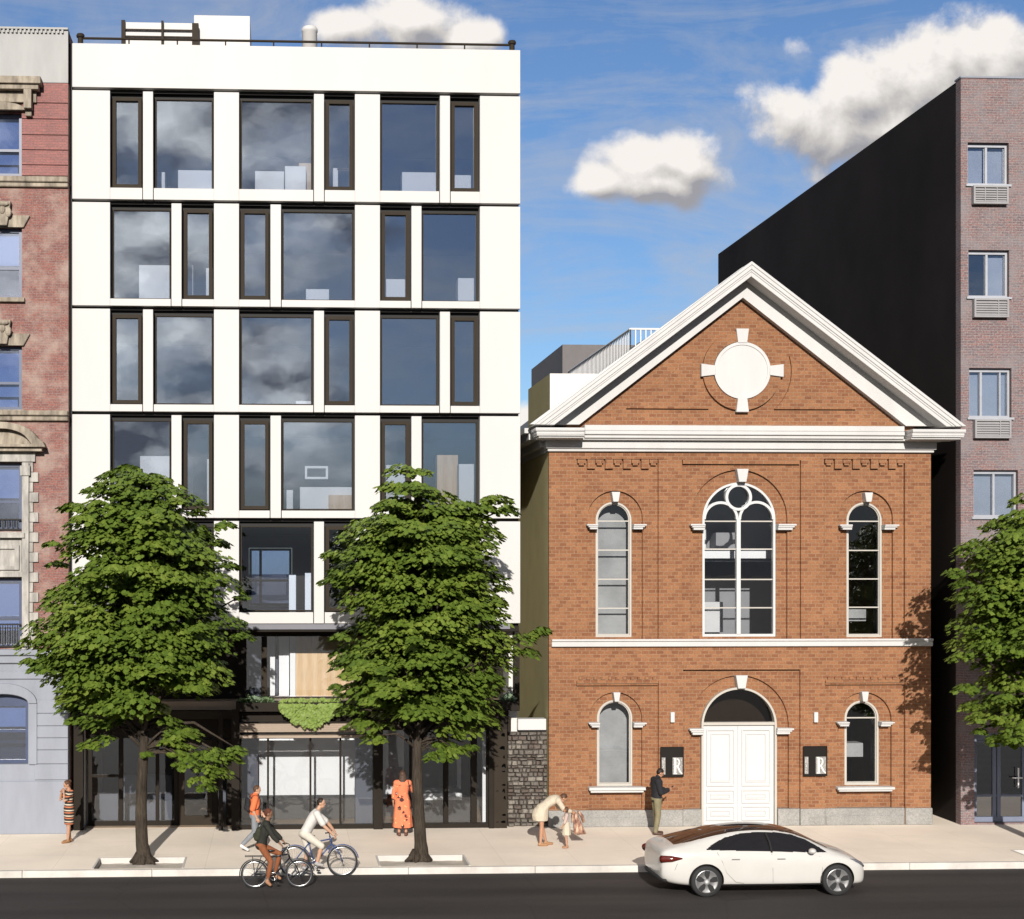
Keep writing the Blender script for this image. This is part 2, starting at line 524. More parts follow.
PITLAB = ['sunken gravel tree pit around the trunk of the tree by the striped dress woman',
          'sunken gravel tree pit around the tree beside the woman in the orange dress',
          'sunken gravel tree pit under the tree at the right edge']
for i, (xa, xb, ya, yb) in enumerate(pits):
    cx_ = (xa + xb) / 2
    t = empty('tree_pit', (cx_, (ya + yb) / 2, -.13), PITLAB[i], 'tree pit', 'tree pits in the pavement')
    g = MB()
    nx, ny = 16, 10
    vs, fs = [], []
    for j in range(ny + 1):
        for k in range(nx + 1):
            px_, py_ = xa + (xb - xa) * k / nx - cx_, ya + (yb - ya) * j / ny - (ya + yb) / 2
            h = .02 * mnoise.noise(Vector((px_ * 3 + i * 7, py_ * 3, 0))) + .06 * max(0, 1 - sqrt(px_ ** 2 + py_ ** 2) / .6)
            vs.append((px_, py_, h))
    for j in range(ny):
        for k in range(nx):
            a = j * (nx + 1) + k
            fs.append((a, a + 1, a + nx + 2, a + nx + 1))
    g.sm = True; g.add(vs, fs).build('gravel_bed', M_PIT, t, fix=False)
    e = MB(); y2 = (yb - ya) / 2; x2 = (xb - xa) / 2
    e.box(-x2, x2, y2 - .05, y2 - .003, -.12, .139); e.box(-x2 + .003, -x2 + .05, -y2, y2 - .052, -.12, .139); e.box(x2 - .05, x2 - .003, -y2, y2 - .052, -.12, .139)
    e.build('edging', M_PITWALL, t)
# ---------------------------------------------------------------- white apartment building
M_WHITE = plain('white_facade_panel', (.462, .453, .440), .55, .03, .7, spec=.3, streak=True)
M_BRONZE = plain('dark_bronze', (.016, .0125, .0093), .65, .12, 2, 0, .12)
M_BRONZE2 = plain('bronze_window_frame', (.026, .0195, .013), .65, .1, 2, 0, .12)
M_BLACK = plain('black_joint', (.007, .0065, .006), .7, .1)
M_IN_WHITE = plain('interior_plaster', (.16, .16, .18), .8, .05, 1)
M_IN_GREY = plain('interior_grey', (.085, .092, .115), .7, .08, 1)
M_IN_FLOOR = plain('interior_floor', (.28, .21, .15), .5, .15, 2)
M_CAB = plain('white_lacquer', (.82, .82, .82), .4, .02, 1)
M_WOODLT = None
M_GLASS = glass('window_glass', (.90, .92, .95), .28, 0.0, (.86, .93, 1.0))
M_GLASSLOW = glass('clear_window_glass', (.85, .88, .92), .07)
M_GLASS2 = glass('shop_glass', (.92, .93, .94), .06)
m, N, L, b = _nt('pale_oak_panel')
v = pos(N)
wv = N.new('ShaderNodeTexWave'); wv.bands_direction = 'X'; wv.inputs['Scale'].default_value = 1.15; wv.inputs['Distortion'].default_value = .6
wv.inputs['Detail'].default_value = 2; L.new(vscale(N, L, v, (1, 1, .1)), wv.inputs['Vector'])
g1 = noise(N, L, vscale(N, L, v, (14, 14, .8)), 3, 5, .6)
c = ramp(N, L, wv.outputs['Fac'], [(.2, (.64, .43, .23)), (.9, (.70, .50, .30))])
c = mix(N, L, 1.0, c, ramp(N, L, g1, [(.3, .85), (.7, 1.12)]), 'MULTIPLY')
L.new(c, b.inputs['Base Color']); b.inputs['Roughness'].default_value = .5
M_WOODLT = m
M_ROOF = plain('roof_membrane', (.35, .34, .33), .9)
M_BODY = plain('stucco_side_wall', (.55, .53, .50), .85, .05)
M_TAN = plain('tan_awning_slats', (.27, .21, .16), .6, .06, 3)

YM = 40.4
mx = lambda p: PX(p, YM)
EDGE_L, EDGE_R = mx(72.2), mx(520.3)
XB = [mx(p) for p in (110, 214, 239, 355, 380, 480)]
SEAM = [19.92, 16.93, 14.08, 11.25, 8.40, 5.56]     # shadow joints, top to bottom
TOP = 21.09
JT = .085

modern = empty('apartment_building', ((EDGE_L + EDGE_R) / 2, YM, 0),
               'six storey white apartment building with black framed windows and a dark bronze shopfront', 'building')
ML = Vector(modern.location)
def mod(mb, name, mats, parent=None, **k):
    """part of the building given in world metres"""
    mb.v = [tuple(Vector(v) - ML) for v in mb.v]
    return mb.build(name, mats, parent or modern, **k)

fa = MB()
fa.box(EDGE_L, EDGE_R, YM, YM + .35, SEAM[0] + .0, TOP)
SMALL_FIRST = {0: (1, 0, 0), 1: (0, 1, 1), 2: (1, 0, 0), 3: (0, 1, 1), 4: (1, 0, 0)}
MULL = [((143, 153), (171.5, 181.5)), ((314, 324), (270.5, 281)), ((440, 450), (411.5, 421.5))]
SILLH = [.31, .19, .19, .20, .30]
wins = []
for fl in range(5):
    zt, zb = SEAM[fl] - JT, SEAM[fl + 1]
    for a, b2 in ((EDGE_L, XB[0]), (XB[1], XB[2]), (XB[3], XB[4]), (XB[5], EDGE_R)):
        fa.box(a, b2, YM, YM + .30, zb, zt)
    for bay in range(3):
        x0, x1 = XB[2 * bay], XB[2 * bay + 1]
        sm = SMALL_FIRST[fl][bay]
        pair = MULL[bay]
        if bay == 0: a, b2 = (pair[0] if sm else pair[1])
        else: a, b2 = (pair[1] if sm else pair[0])
        ma, mb_ = mx(a), mx(b2)
        zs = zb + SILLH[fl]
        fa.box(ma, mb_, YM - .006, YM + .28, zb, zt - .012)
        fa.box(x0 + .001, ma - .02, YM + .004, YM + .30, zb, zs)
        fa.box(mb_ + .02, x1 - .001, YM + .004, YM + .30, zb, zs)
        for (p, q) in ((x0, ma), (mb_, x1)):
            wins.append((fl, bay, p, q, zs, zt, (q - p) < 1.2))
mod(fa, 'facade', M_WHITE, bevel=.006)

jb = MB()
for z in SEAM:
    jb.box(EDGE_L + .02, EDGE_R - .02, YM + .2, YM + .29, z - JT + .001, z - .001)
jb.box(EDGE_L - .055, EDGE_L - .004, YM + .03, YM + .5, SEAM[-1], TOP)
for (fl, bay, p, q, zs, zt, sm) in wins:
    for xx in ((p if abs(p - XB[2 * bay]) > .01 else None), (q if abs(q - XB[2 * bay + 1]) > .01 else None)):
        if xx is None: continue
        s_ = -.02 if xx == q else 0.0
        jb.box(xx + s_ + .001, xx + s_ + .019, YM + .05, YM + .29, SEAM[fl + 1] + .001, zs)
mod(jb, 'shadow_joint', M_BLACK)

for (fl, bay, p, q, zs, zt, sm) in wins:
    f = MB()
    x0, x1, z0, z1 = p + .004, q - .004, zs + .002, zt - .002
    o_ = .045; top = .13
    outer = rect(x0, x1, z0, z1); inn = rect(x0 + o_, x1 - o_, z0 + .03, z1 - top)
    f.mat(1).ring(outer, inn, YM + .34, YM + .42)
    ft = .095 if sm else .025
    f.mat(0).ring(rect(x0 + o_ + .002, x1 - o_ - .002, z0 + .032, z1 - top - .002), rect(x0 + o_ + ft, x1 - o_ - ft, z0 + .03 + ft, z1 - top - ft), YM + (.13 if sm else .24), YM + .36)
    fo = mod(f, 'window', [M_BRONZE2, M_BLACK])
    g = MB(); yg = YM + (.22 if sm else .30)
    g.box(x0 + o_ + ft - .005, x1 - o_ - ft + .005, yg, yg + .012, z0 + .03 + ft - .005, z1 - top - ft + .005)
    mod(g, 'pane', M_GLASSLOW if fl == 4 else M_GLASS, fo)

# shell and rooms
sh = MB()
YB = YM + 13
sh.box(EDGE_L + .01, EDGE_L + .25, YM + .43, YB, 0.0, TOP - .3)
sh.box(EDGE_R - .25, EDGE_R - .01, YM + .43, YB, 0.0, TOP - .3)
# rear wall with one opening seen straight through the fifth row
hole = [rect(mx(249) * (YB / YM), mx(292) * (YB / YM), PZ(270, 606, YB), PZ(270, 548, YB))]
sh.plate(rect(EDGE_L + .26, EDGE_R - .26, 0, TOP - .3), hole, YB - .25, YB)
mod(sh, 'wall', M_BODY)
rf = MB(); rf.box(EDGE_L + .012, EDGE_R - .012, YM + .36, YB - .002, TOP - .55, TOP - .31)
mod(rf, 'roof', M_ROOF)
sl = MB()
for z in SEAM:
    sl.box(EDGE_L + .27, EDGE_R - .27, YM + .44 if z > 6 else YM + .05, YB - .27, z - .16, z + .12)
mod(sl, 'floor_slab', M_IN_WHITE)
# partitions
iw = MB()
for fl in range(5):
    z0, z1 = SEAM[fl + 1] + .121, SEAM[fl] - .161
    mids = (mx(226.5), mx(367.5))
    for xm in mids: iw.box(xm - .08, xm + .08, YM + .45, YM + 6, z0, z1)
    if fl != 4:
        iw.box(EDGE_L + .28, EDGE_R - .28, YM + 6.01, YM + 6.15, z0, z1)
    else:
        iw.box(EDGE_L + .28, mids[0] - .5, YM + 6.01, YM + 6.15, z0, z1)
        iw.box(mids[1] + .3, EDGE_R - .28, YM + 6.01, YM + 6.15, z0, z1)
mod(iw, 'interior_wall', M_IN_GREY)
rw = MB()
xa, xb, za, zb_ = mx(249) * (YB / YM), mx(292) * (YB / YM), PZ(270, 606, YB), PZ(270, 548, YB)
rw.ring(rect(xa + .01, xb - .01, za + .01, zb_ - .01), rect(xa + .1, xb - .1, za + .1, zb_ - .1), YB - .2, YB - .1)
rw.box(xa + (xb - xa) * .24, xa + (xb - xa) * .30, YB - .21, YB - .11, za + .05, zb_ - .05)
rw.box(xa + .05, xb - .05, YB - .205, YB - .115, za + (zb_ - za) * .42, za + (zb_ - za) * .46)
rwo = mod(rw, 'rear_window', M_BLACK)
g = MB(); g.box(xa + .08, xb - .08, YB - .16, YB - .15, za + .08, zb_ - .08)
mod(g, 'pane', glass('rear_window_glass', (.62, .70, .9), .1), rwo)

# fitted kitchen units and wardrobes that stand close behind the glass
def unit(px0, px1, py0, py1, fl, dy=1.0, mat=None, depth=.5, name='fitted_cabinet'):
    Y = YM + dy
    x0, z1 = P(px0, py0, Y); x1 = PX(px1, Y)
    z0 = SEAM[fl + 1] + .122
    u = MB(); u.box(x0, x1, Y, Y + depth, z0, max(z1, z0 + .2))
    u.box(x0 + .02, x1 - .02, Y - .012, Y - .002, z0 + .1, max(z1, z0 + .2) - .06)
    mod(u, name, mat or M_CAB, bevel=.006)
for a in ((154, 165, 172, 190, 0), (178, 216, 170, 190, 0), (255, 284, 171, 190, 0), (285, 306, 166, 190, 0), (333, 352, 168, 188, 0), (402, 436, 172, 190, 0), (452, 471, 175, 190, 0),
          (139, 172, 265, 300, 1, .9), (186, 193, 265, 300, 1), (206, 213, 268, 300, 1), (306, 329, 289, 300, 1), (386, 407, 279, 300, 1), (458, 474, 278, 300, 1),
          (296, 312, 401, 406, 2), (140, 172, 456, 512, 3, .9), (187, 192, 457, 512, 3), (207, 212, 459, 512, 3), (283, 293, 490, 512, 3), (300, 352, 487, 512, 3, 1.6), (385, 405, 465, 512, 3), (459, 474, 464, 512, 3),
          (305, 312, 573, 620, 4), (289, 296, 575, 620, 4, .9)):
    unit(*a)
for a in ((299, 312, 163, 190, 0, 1.3, M_WOODLT), (337, 352, 168, 188, 0, 1.0, M_WOODLT), (329, 353, 495, 510, 3, 1.2, M_WOODLT), (437, 458, 455, 512, 3, 1.9, M_WOODLT)):
    unit(*a)
ov = MB(); x0, z1 = P(305, 466, YM + 2.2); x1, z0 = P(328, 479, YM + 2.2)
ov.ring(rect(x0, x1, z0, z1), rect(x0 + .06, x1 - .06, z0 + .06, z1 - .06), YM + 2.2, YM + 2.55)
mod(ov, 'wall_cabinet', M_CAB)
# roof furniture
br = MB(); Yr = YM + 5
x0, z1 = P(194, 15, Yr); x1 = PX(250, Yr)
br.box(x0, x1, Yr, Yr + 5, TOP - .3, z1)
x2, z2 = P(124, 22, Yr + .2)
br.box(x2, x0 - .003, Yr + .2, Yr + 4.8, TOP - .3, z2)
bo = mod(br, 'roof_bulkhead', M_WHITE, bevel=.01)
bs = MB()
for p, t_ in ((123.5, 2.5), (162.5, 1.5)):
    xx = PX(p, Yr); bs.box(xx - .03 * t_, xx + .03 * t_ / 2, Yr + .08, Yr + .17, TOP - .3, z2 + .02)
for py in (28.2, 35):
    bs.box(PX(124, Yr), x0 - .01, Yr + .12, Yr + .16, PZ(150, py, Yr) - .02, PZ(150, py, Yr) + .02)
xx = PX(192, Yr - .3); bs.box(xx, PX(198.5, Yr - .3), Yr - .3, Yr - .1, TOP - .3, PZ(195, 23, Yr - .3))
mod(bs, 'bulkhead_rail', M_BRONZE2)
vp = MB(); Yv = YM + 4; xv, zv = P(309.7, 27.5, Yv); rv = (PX(317, Yv) - PX(302, Yv)) / 2
vp.sm = True
vp.lathe([(rv, TOP - .4 - zv), (rv, -.15), (rv * 1.06, -.14), (rv * 1.06, -.06), (rv * .9, 0), (rv * .5, .03)], (xv, Yv, zv), n=28)
mod(vp, 'vent_pipe', M_WHITE)
rl = MB(); Yl = YM + .8
za = PZ(80, 38.2, Yl)
xa, xb = PX(80.5, Yl), PX(512, Yl)
rl.tube([(xa, Yl, za), (xb, Yl, za)], .035, 8)
for xx in (xa, xb):
    rl.lathe([(.075, TOP - .3 - za), (.075, .0), (.105, .02), (.115, .07), (.09, .115), (.03, .13)], (xx, Yl, za), n=16)
for i in range(1, 9):
    xx = xa + (xb - xa) * i / 9; rl.tube([(xx, Yl, TOP - .31), (xx, Yl, za)], .022, 6)
mod(rl, 'roof_railing', M_BRONZE2)

# ---- second floor: recessed terrace glazing
ZT2 = SEAM[-1] - JT           # underside of the white facade
Y2 = YM + 1.35
z_led = PZ(300, 712, YM)      # underside of the planter ledge
z_fl2 = PZ(300, 702, YM)
tw = MB()
tw.box(EDGE_L + .27, PX(245, Y2), Y2, Y2 + .12, z_fl2 - .3, ZT2 - .1)             # dark cladding on the left
tw.box(PX(400, Y2), EDGE_R - .27, Y2, Y2 + .12, z_fl2 - .3, ZT2 - .1)
for p in (404, 425, 447, 470, 492, 512):
    tw.box(PX(p, Y2) - .012, PX(p, Y2) + .012, Y2 - .01, Y2 + .002, z_fl2, ZT2 - .2)
tw.box(EDGE_L + .02, EDGE_R - .02, YM + .1, Y2 - .003, ZT2 - .14, ZT2 - .001)      # soffit
tw.box(EDGE_R - .14, EDGE_R - .01, YM + .05, Y2, z_led, ZT2 - .15)
tw.box(EDGE_L + .01, EDGE_L + .14, YM + .05, Y2, 3.0, ZT2 - .15)
tw.box(EDGE_L + .01, EDGE_L + .26, YM + .2, YM + .42, 0.001, 2.999)
mod(tw, 'terrace_cladding', M_BRONZE)
tg = MB()
xa, xb = PX(245, Y2), PX(400, Y2)
tg.ring(rect(xa + .002, xb - .002, z_fl2 - .28, ZT2 - .15), rect(xa + .04, xb - .04, z_fl2 + .02, ZT2 - .32), Y2 + .0, Y2 + .1)
for p0, p1 in ((261.5, 267),):
    tg.box(PX(p0, Y2), PX(p1, Y2), Y2 - .03, Y2 + .12, z_fl2, ZT2 - .33)
to_ = mod(tg, 'terrace_window', M_BRONZE2)
g = MB(); g.box(xa + .03, xb - .03, Y2 + .05, Y2 + .06, z_fl2 + .01, ZT2 - .31); mod(g, 'pane', M_GLASS2, to_)
rm = MB()
Yi = Y2 + .45
rm.mat(0).box(PX(244, Yi), PX(278, Yi), Yi + .5, Yi + .6, z_fl2, ZT2 - .2)
rm.mat(1).box(PX(279, Yi + .2), PX(289, Yi + .2), Yi + .2, Yi + .6, z_fl2, ZT2 - .2)
rm.mat(1).box(PX(290, Yi), PX(295.5, Yi), Yi, Yi + .6, z_fl2, ZT2 - .2)
rm.mat(1).box(PX(267, Yi + .3), PX(275, Yi + .3), Yi + .3, Yi + .4, z_fl2, ZT2 - .2)
rm.mat(0).box(PX(244, Yi), PX(261, Yi), Yi + .1, Yi + .2, z_fl2, ZT2 - .2)
mod(rm, 'curtain_wall_lining', [M_IN_GREY, M_CAB])
wd = MB(); wd.box(PX(295.7, Yi), PX(372, Yi), Yi + .02, Yi + .2, z_fl2, ZT2 - .2); mod(wd, 'oak_partition', M_WOODLT)
fl2 = MB(); fl2.box(EDGE_L + .27, EDGE_R - .27, YM + .5, YB - .3, z_led + .02, z_fl2 - .02); mod(fl2, 'terrace_floor', M_IN_FLOOR)
# planter ledge over the shopfront
pl = MB()
yl0 = YM - .25
def ledge(px0, px1, y0, zt, zb):
    a, b2 = PX(px0, y0), PX(px1, y0)
    pl.box(a, b2, y0, y0 + .06, zb, zt); pl.box(a, b2, y0 + .5, y0 + .56, zb, zt)
    pl.box(a, a + .06, y0 + .061, y0 + .499, zb, zt); pl.box(b2 - .06, b2, y0 + .061, y0 + .499, zb, zt)
    pl.box(a + .061, b2 - .061, y0 + .061, y0 + .499, zb, zt - .06)
zl1, zl0 = PZ(300, 702.5, yl0), PZ(300, 711.5, yl0)
ledge(236, 519.5, yl0, zl1, zl0)
mod(pl, 'planter_ledge', M_BRONZE, bevel=.006)
pl2 = MB(); 
pl2.box(EDGE_L + .15, PX(235, YM), YM + .35, YM + .9, PZ(200, 719, YM + .35), PZ(200, 711, YM + .35)); mod(pl2, 'entrance_canopy', M_BRONZE2, bevel=.006)

# ---- shopfront
Ys = YM + .12
zt_ = zl0 - .002
sf = MB()
col = lambda p0, p1, ya, yb, z0=0.0, z1=None: sf.box(PX(p0, ya), PX(p1, ya), ya, yb, z0, zt_ if z1 is None else z1)
col(231.5, 239.5, YM - .02, YM + .5)
col(373.5, 383, YM - .0, YM + .5)
col(489, 494, YM, YM + .5); col(496.5, 499.5, YM + .03, YM + .5)
sf.box(PX(239.6, YM), PX(489, YM), YM + .1, YM + .5, PZ(300, 722, YM), zt_ - .05)
# lower sill
sf.box(PX(239.6, Ys), PX(373.4, Ys), Ys, Ys + .18, 0, .12)
sf.box(PX(383.1, Ys), PX(488.9, Ys), Ys, Ys + .18, 0, .13)
for p in (253 - 12.5, 268, 310.5, 340.5):
    col(p - 1.0, p + 1.0, Ys + .03, Ys + .14, .121, PZ(300, 738, Ys))
sf.box(PX(383.1, Ys), PX(488.9, Ys), Ys + .01, Ys + .18, PZ(440, 730, Ys), PZ(440, 722, Ys))
for p0, p1 in ((409.5, 412), (443.5, 448.5), (471, 477), (486.5, 488.9)):
    col(p0, p1, Ys + .02, Ys + .16, .131, PZ(440, 730.5, Ys))
mod(sf, 'shopfront_frame', M_BRONZE, bevel=.005)
aw = MB()
zA, zB = PZ(300, 724, YM - .35), PZ(300, 733.0, YM - .35)
aw.box(PX(239.7, YM - .12), PX(373.3, YM - .12), YM - .12, YM + .09, zB, zA - .02)
for k in range(4):
    z = zB + (zA - zB - .02) * k / 4
    aw.box(PX(239.7, YM - .12), PX(373.3, YM - .12), YM - .128, YM - .119, z + .004, z + (zA - zB) / 4 - .012)
aw.box(PX(239.7, YM - .12), PX(375.5, YM - .12), YM - .15, YM + .09, PZ(300, 737.8, YM - .1), PZ(300, 735.2, YM - .1))
mod(aw, 'louvre_band', M_TAN, bevel=.004)
sg = MB()
sg.box(PX(239.7, Ys), PX(373.4, Ys), Ys + .08, Ys + .09, .1, PZ(300, 738, Ys))
sg.box(PX(383.1, Ys), PX(488.9, Ys), Ys + .09, Ys + .10, .12, PZ(440, 730.2, Ys))
mod(sg, 'shop_glazing', M_GLASS2)
# shop interior: low dado, white display wall, grey end panel, counters
M_SHOPW = plain('white_display_wall', (.74, .74, .735), .6, .03, 2)
M_DADO = plain('grey_dado', (.055, .053, .051), .7, .1, 2)
si = MB(); Yi = Ys + 1.6
si.mat(1).box(PX(238, Yi), PX(361, Yi), Yi, Yi + .1, PZ(300, 795, Yi), 3.2)
si.mat(0).box(PX(238, Yi), PX(361, Yi), Yi - .06, Yi + .1, 0.02, PZ(300, 795, Yi) - .002)
si.mat(2).box(PX(238, Yi - .3), PX(258, Yi - .3), Yi - .3, Yi - .1, .05, 3.1)
si.mat(2).box(PX(355.5, Ys + .3), PX(373.5, Ys + .3), Ys + .3, Ys + .8, .05, 3.1)
mod(si, 'shop_lining', [M_DADO, M_SHOPW, M_IN_GREY])
sj = MB(); Yj = Ys + 2.0
sj.mat(1).box(PX(383, Yj), PX(404, Yj), Yj, Yj + .1, PZ(395, 794, Yj), 3.2)
sj.mat(0).box(PX(383, Yj), PX(404, Yj), Yj - .06, Yj + .1, .02, PZ(395, 794, Yj) - .002)
Yc = Ys + .9
sj.mat(1).box(PX(421, Yc), PX(462, Yc), Yc, Yc + 1.0, PZ(440, 800, Yc), PZ(440, 793, Yc))
sj.mat(0).box(PX(421, Yc), PX(470, Yc), Yc + .03, Yc + .9, .02, PZ(440, 800, Yc) - .002)
sj.mat(1).box(PX(457, Yj), PX(461, Yj), Yj, Yj + .1, PZ(440, 790, Yj), PZ(440, 757, Yj))
sj.mat(1).box(PX(482.5, Ys + .3), PX(486.5, Ys + .3), Ys + .3, Ys + .4, .1, PZ(440, 733, Ys))
sj.mat(0).box(PX(383, Yj), PX(489, Yj), Yj + 1.5, Yj + 1.6, .02, 3.2)
mod(sj, 'shop_counter', [M_DADO, M_SHOPW])
gf = MB(); gf.box(EDGE_L + .27, EDGE_R - .27, YM + .5, YB - .3, -.1, .015); mod(gf, 'shop_floor', M_IN_FLOOR)
gb = MB(); gb.box(EDGE_L + .27, EDGE_R - .27, YM + 4.5, YM + 4.6, .016, 3.3); gb.box(PX(236, Ys + 1) - .1, PX(236, Ys + 1), YM + .6, YM + 4.4, .016, 3.3); mod(gb, 'rear_shop_wall', M_IN_GREY)

# ---- residential entrance, set back on the left
Ye = YM + .8
en = MB()
zE = PZ(150, 720, Ye)
en.box(EDGE_L + .26, PX(232, Ye), Ye, Ye + .2, PZ(150, 738, Ye), zE + .2)
for p0, p1 in ((76, 79), (88, 92), (118.5, 123), (155.5, 159), (174, 178), (212.5, 218), (226, 232)):
    en.box(PX(p0, Ye), PX(p1, Ye), Ye + .01, Ye + .15, 0.01, PZ(150, 738, Ye) - .002)
en.box(PX(92, Ye), PX(118.4, Ye), Ye + .02, Ye + .12, PZ(100, 777.5, Ye), PZ(100, 775, Ye))
en.box(PX(88, Ye), PX(174, Ye), Ye + .02, Ye + .14, .011, .14)
eo = mod(en, 'entrance_frame', M_BRONZE, bevel=.004)
eg = MB(); eg.box(PX(79, Ye), PX(174, Ye), Ye + .07, Ye + .08, .1, PZ(150, 738, Ye)); mod(eg, 'entrance_glazing', M_GLASS2)
el = MB(); Yf = Ye + .9
el.mat(0).box(PX(78, Yf), PX(118, Yf), Yf, Yf + .1, .02, PZ(100, 794, Yf))
el.mat(0).box(PX(121, Yf), PX(172, Yf), Yf - .02, Yf + .08, .02, PZ(140, 775, Yf))
mod(el, 'lobby_partition', M_IN_GREY)
dr = MB(); x0, x1 = PX(178.2, Ye), PX(212.3, Ye); z1 = PZ(190, 738, Ye) - .05
dr.ring(rect(x0, x1, .02, z1), rect(x0 + .17, x1 - .14, .28, z1 - .16), Ye + .03, Ye + .1)
do_ = mod(dr, 'entrance_door', M_BRONZE2, bevel=.004)
g = MB(); g.box(x0 + .15, x1 - .12, Ye + .06, Ye + .07, .26, z1 - .14); mod(g, 'pane', M_GLASS2, do_)
h = MB(); h.tube([(x1 - .08, Ye - .03, .85), (x1 - .08, Ye - .03, 1.5)], .015, 8); h.tube([(x1 - .08, Ye - .03, .92), (x1 - .08, Ye + .04, .92)], .01); h.tube([(x1 - .08, Ye - .03, 1.43), (x1 - .08, Ye + .04, 1.43)], .01); mod(h, 'door_handle', M_BRONZE2, do_)
ps = MB(); ps.box(PX(218.5, YM - .02), PX(222.8, YM - .02), YM - .02, YM + .12, 0.0, PZ(220, 711.5, YM)); mod(ps, 'entrance_post', M_BRONZE, bevel=.005)

# ---- pierced bronze screen beside the stone wall
px0, px1 = PX(494.2, YM), PX(507.2, YM)
zs1 = PZ(500, 729, YM)
holes = []
rr = random.Random(5)
for k, pyc in enumerate((735, 748, 757, 766, 771, 785, 791, 798, 815, 822)):
    z = PZ(500, pyc, YM)
    w_ = rr.uniform(.05, .16); h_ = rr.uniform(.03, .07)
    xr = px1 - rr.uniform(.03, .06)
    holes.append([(xr - w_, z - h_ * .3), (xr - w_ * .5, z - h_), (xr, z - h_ * .8), (xr - .01, z + h_ * .7), (xr - w_ * .4, z + h_), (xr - w_ * .8, z + h_ * .5)])
    if k % 3 == 0:
        xq = px0 + .09; holes.append([(xq - .035, z - .02), (xq + .03, z - .03), (xq + .035, z + .02), (xq - .02, z + .025)])
sc_ = MB(); sc_.plate(rect(px0, px1, .01, zs1), holes, YM + .02, YM + .05)
sc_.box(px0, px0 + .03, YM + .051, YM + .5, .01, zs1)
mod(sc_, 'pierced_screen', M_BRONZE2)
sb_ = MB(); sb_.box(px0, px1, YM + .35, YM + .4, .01, zs1); mod(sb_, 'screen_backing', M_BLACK)
sf2 = MB(); sf2.box(px0 + .002, px1 + .03, YM + .04, YM + .6, zs1 + .002, zt_); sf2.box(px1 + .003, px1 + .09, YM - .1, YM + .03, PZ(510, 731, YM), PZ(510, 717, YM)); mod(sf2, 'screen_header', M_BRONZE)
# ---------------------------------------------------------------- brick church-like hall
YC = 40.5
cx_ = lambda p: PX(p, YC)
cz_ = lambda px, py: PZ(px, py, YC)
M_BRICK = brick('orange_brick', (.260, .119, .055), (.172, .069, .033), (.245, .146, .086), .205, .098, .011, var=.2)
M_TRIM = plain('cream_stone_trim', (.455, .45, .44), .6, .05, 2, spec=.3, bmp=.002, streak=True)
M_GRAN = stone('granite_base', (.25, .243, .228), .3, 26)
M_WFRAME = plain('cream_window_frame', (.39, .365, .325), .5, .04, 2)
M_DOOR = plain('white_painted_door', (.475, .475, .472), .45, .015, 2, spec=.45)
M_OLIVE = plain('olive_stucco', (.47, .42, .235), .9, .07, 1.2, spec=.15, bmp=.003)
M_DARKGL = glass('dark_window_glass', (.92, .93, .94), .06)
M_BLIND = stone('grey_blind', (.36, .36, .355), .06, 18)
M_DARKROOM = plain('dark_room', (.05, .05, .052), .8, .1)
M_SLATE = plain('slate_roof', (.09, .09, .095), .8, .15, 5)

XL, XR = 7.29, 17.87
ZF = cz_(740, 452)                    # underside of the frieze
church = empty('brick_church', ((XL + XR) / 2, YC, 0),
               'gabled two storey orange brick church building with cream pediment and arched windows', 'church')
CL = Vector(church.location)
def chp(mb, name, mats, parent=None, **k):
    mb.v = [tuple(Vector(v) - CL) for v in mb.v]
    return mb.build(name, mats, parent or church, **k)
def crect(x0, x1, y0, y1):
    c = (x0 + x1) / 2
    return rect(cx_(x0), cx_(x1), cz_(c, y1), cz_(c, y0))
def carch(x0, x1, yt, yb):
    c = (x0 + x1) / 2
    return archpoly(cx_(x0), cx_(x1), cz_(c, yb), cz_(c, yt))

zstr = cz_(740, 643)
up = [(576.5, 658.5, 459, 639.5), (682, 801, 460, 639.5), (824, 905, 459, 639.5)]
ups = [(588, 643.5, 490.5, 639), (691.5, 788.5, 469.5, 639), (839.5, 894.3, 490.5, 639)]
upw = [(597, 633.2, 501.5, 637.5), (704.3, 777.8, 482, 637), (849, 884.6, 502, 637.5)]
lo = [(576.5, 658.7, 681, 810), (683, 800.5, 667, 828), (825, 905.3, 681, 810)]
los = [(589.7, 643, 692.5, 809.5), (690.3, 790, 675.5, 827.5), (838, 893, 692.5, 809.5)]
low = [(598.3, 634, 700.5, 787), (702, 777.6, 687.5, 827), (847, 881.5, 701, 786)]
def lower_arch(a): return carch(*a)

base = .46
l0 = MB()
up_h = [crect(*a) for a in up]
lo_h = [crect(*a) for a in lo]
zl = .001
def clampz(h, z): return [(x, max(z, y)) for x, y in h]
# three layers of brickwork, each stepping back a little
gable_pts = [(XL, zl), (XR, zl), (XR, ZF + .3), (cx_(741), cz_(741, 285)), (XL, ZF + .3)]
c0 = cx_(741); z0c = cz_(741, 371); rc = (cx_(768) - cx_(714)) / 2
tri = lambda a, b2, c: [(cx_(a[0]), cz_(*a)), (cx_(b2[0]), cz_(*b2)), (cx_(c[0]), cz_(*c))]
t1 = [(cx_(626), cz_(626, 408.5))] + [(c0 + 1.85 * rc * cos(radians(a)), z0c + 1.85 * rc * sin(radians(a))) for a in range(229, 162, -6)]
t2 = [(2 * c0 - x, z) for x, z in t1][::-1]
ringp = arc(c0, z0c, rc * 1.47, 0, 2 * pi, 56)[:-1]
door_notch = lo_h[1]
l0.plate(gable_pts, up_h + [lo_h[0], lo_h[2]] + [clampz(door_notch, zl + .003)], YC, YC + .11)
chp(l0, 'wall', M_BRICK)
l1 = MB()
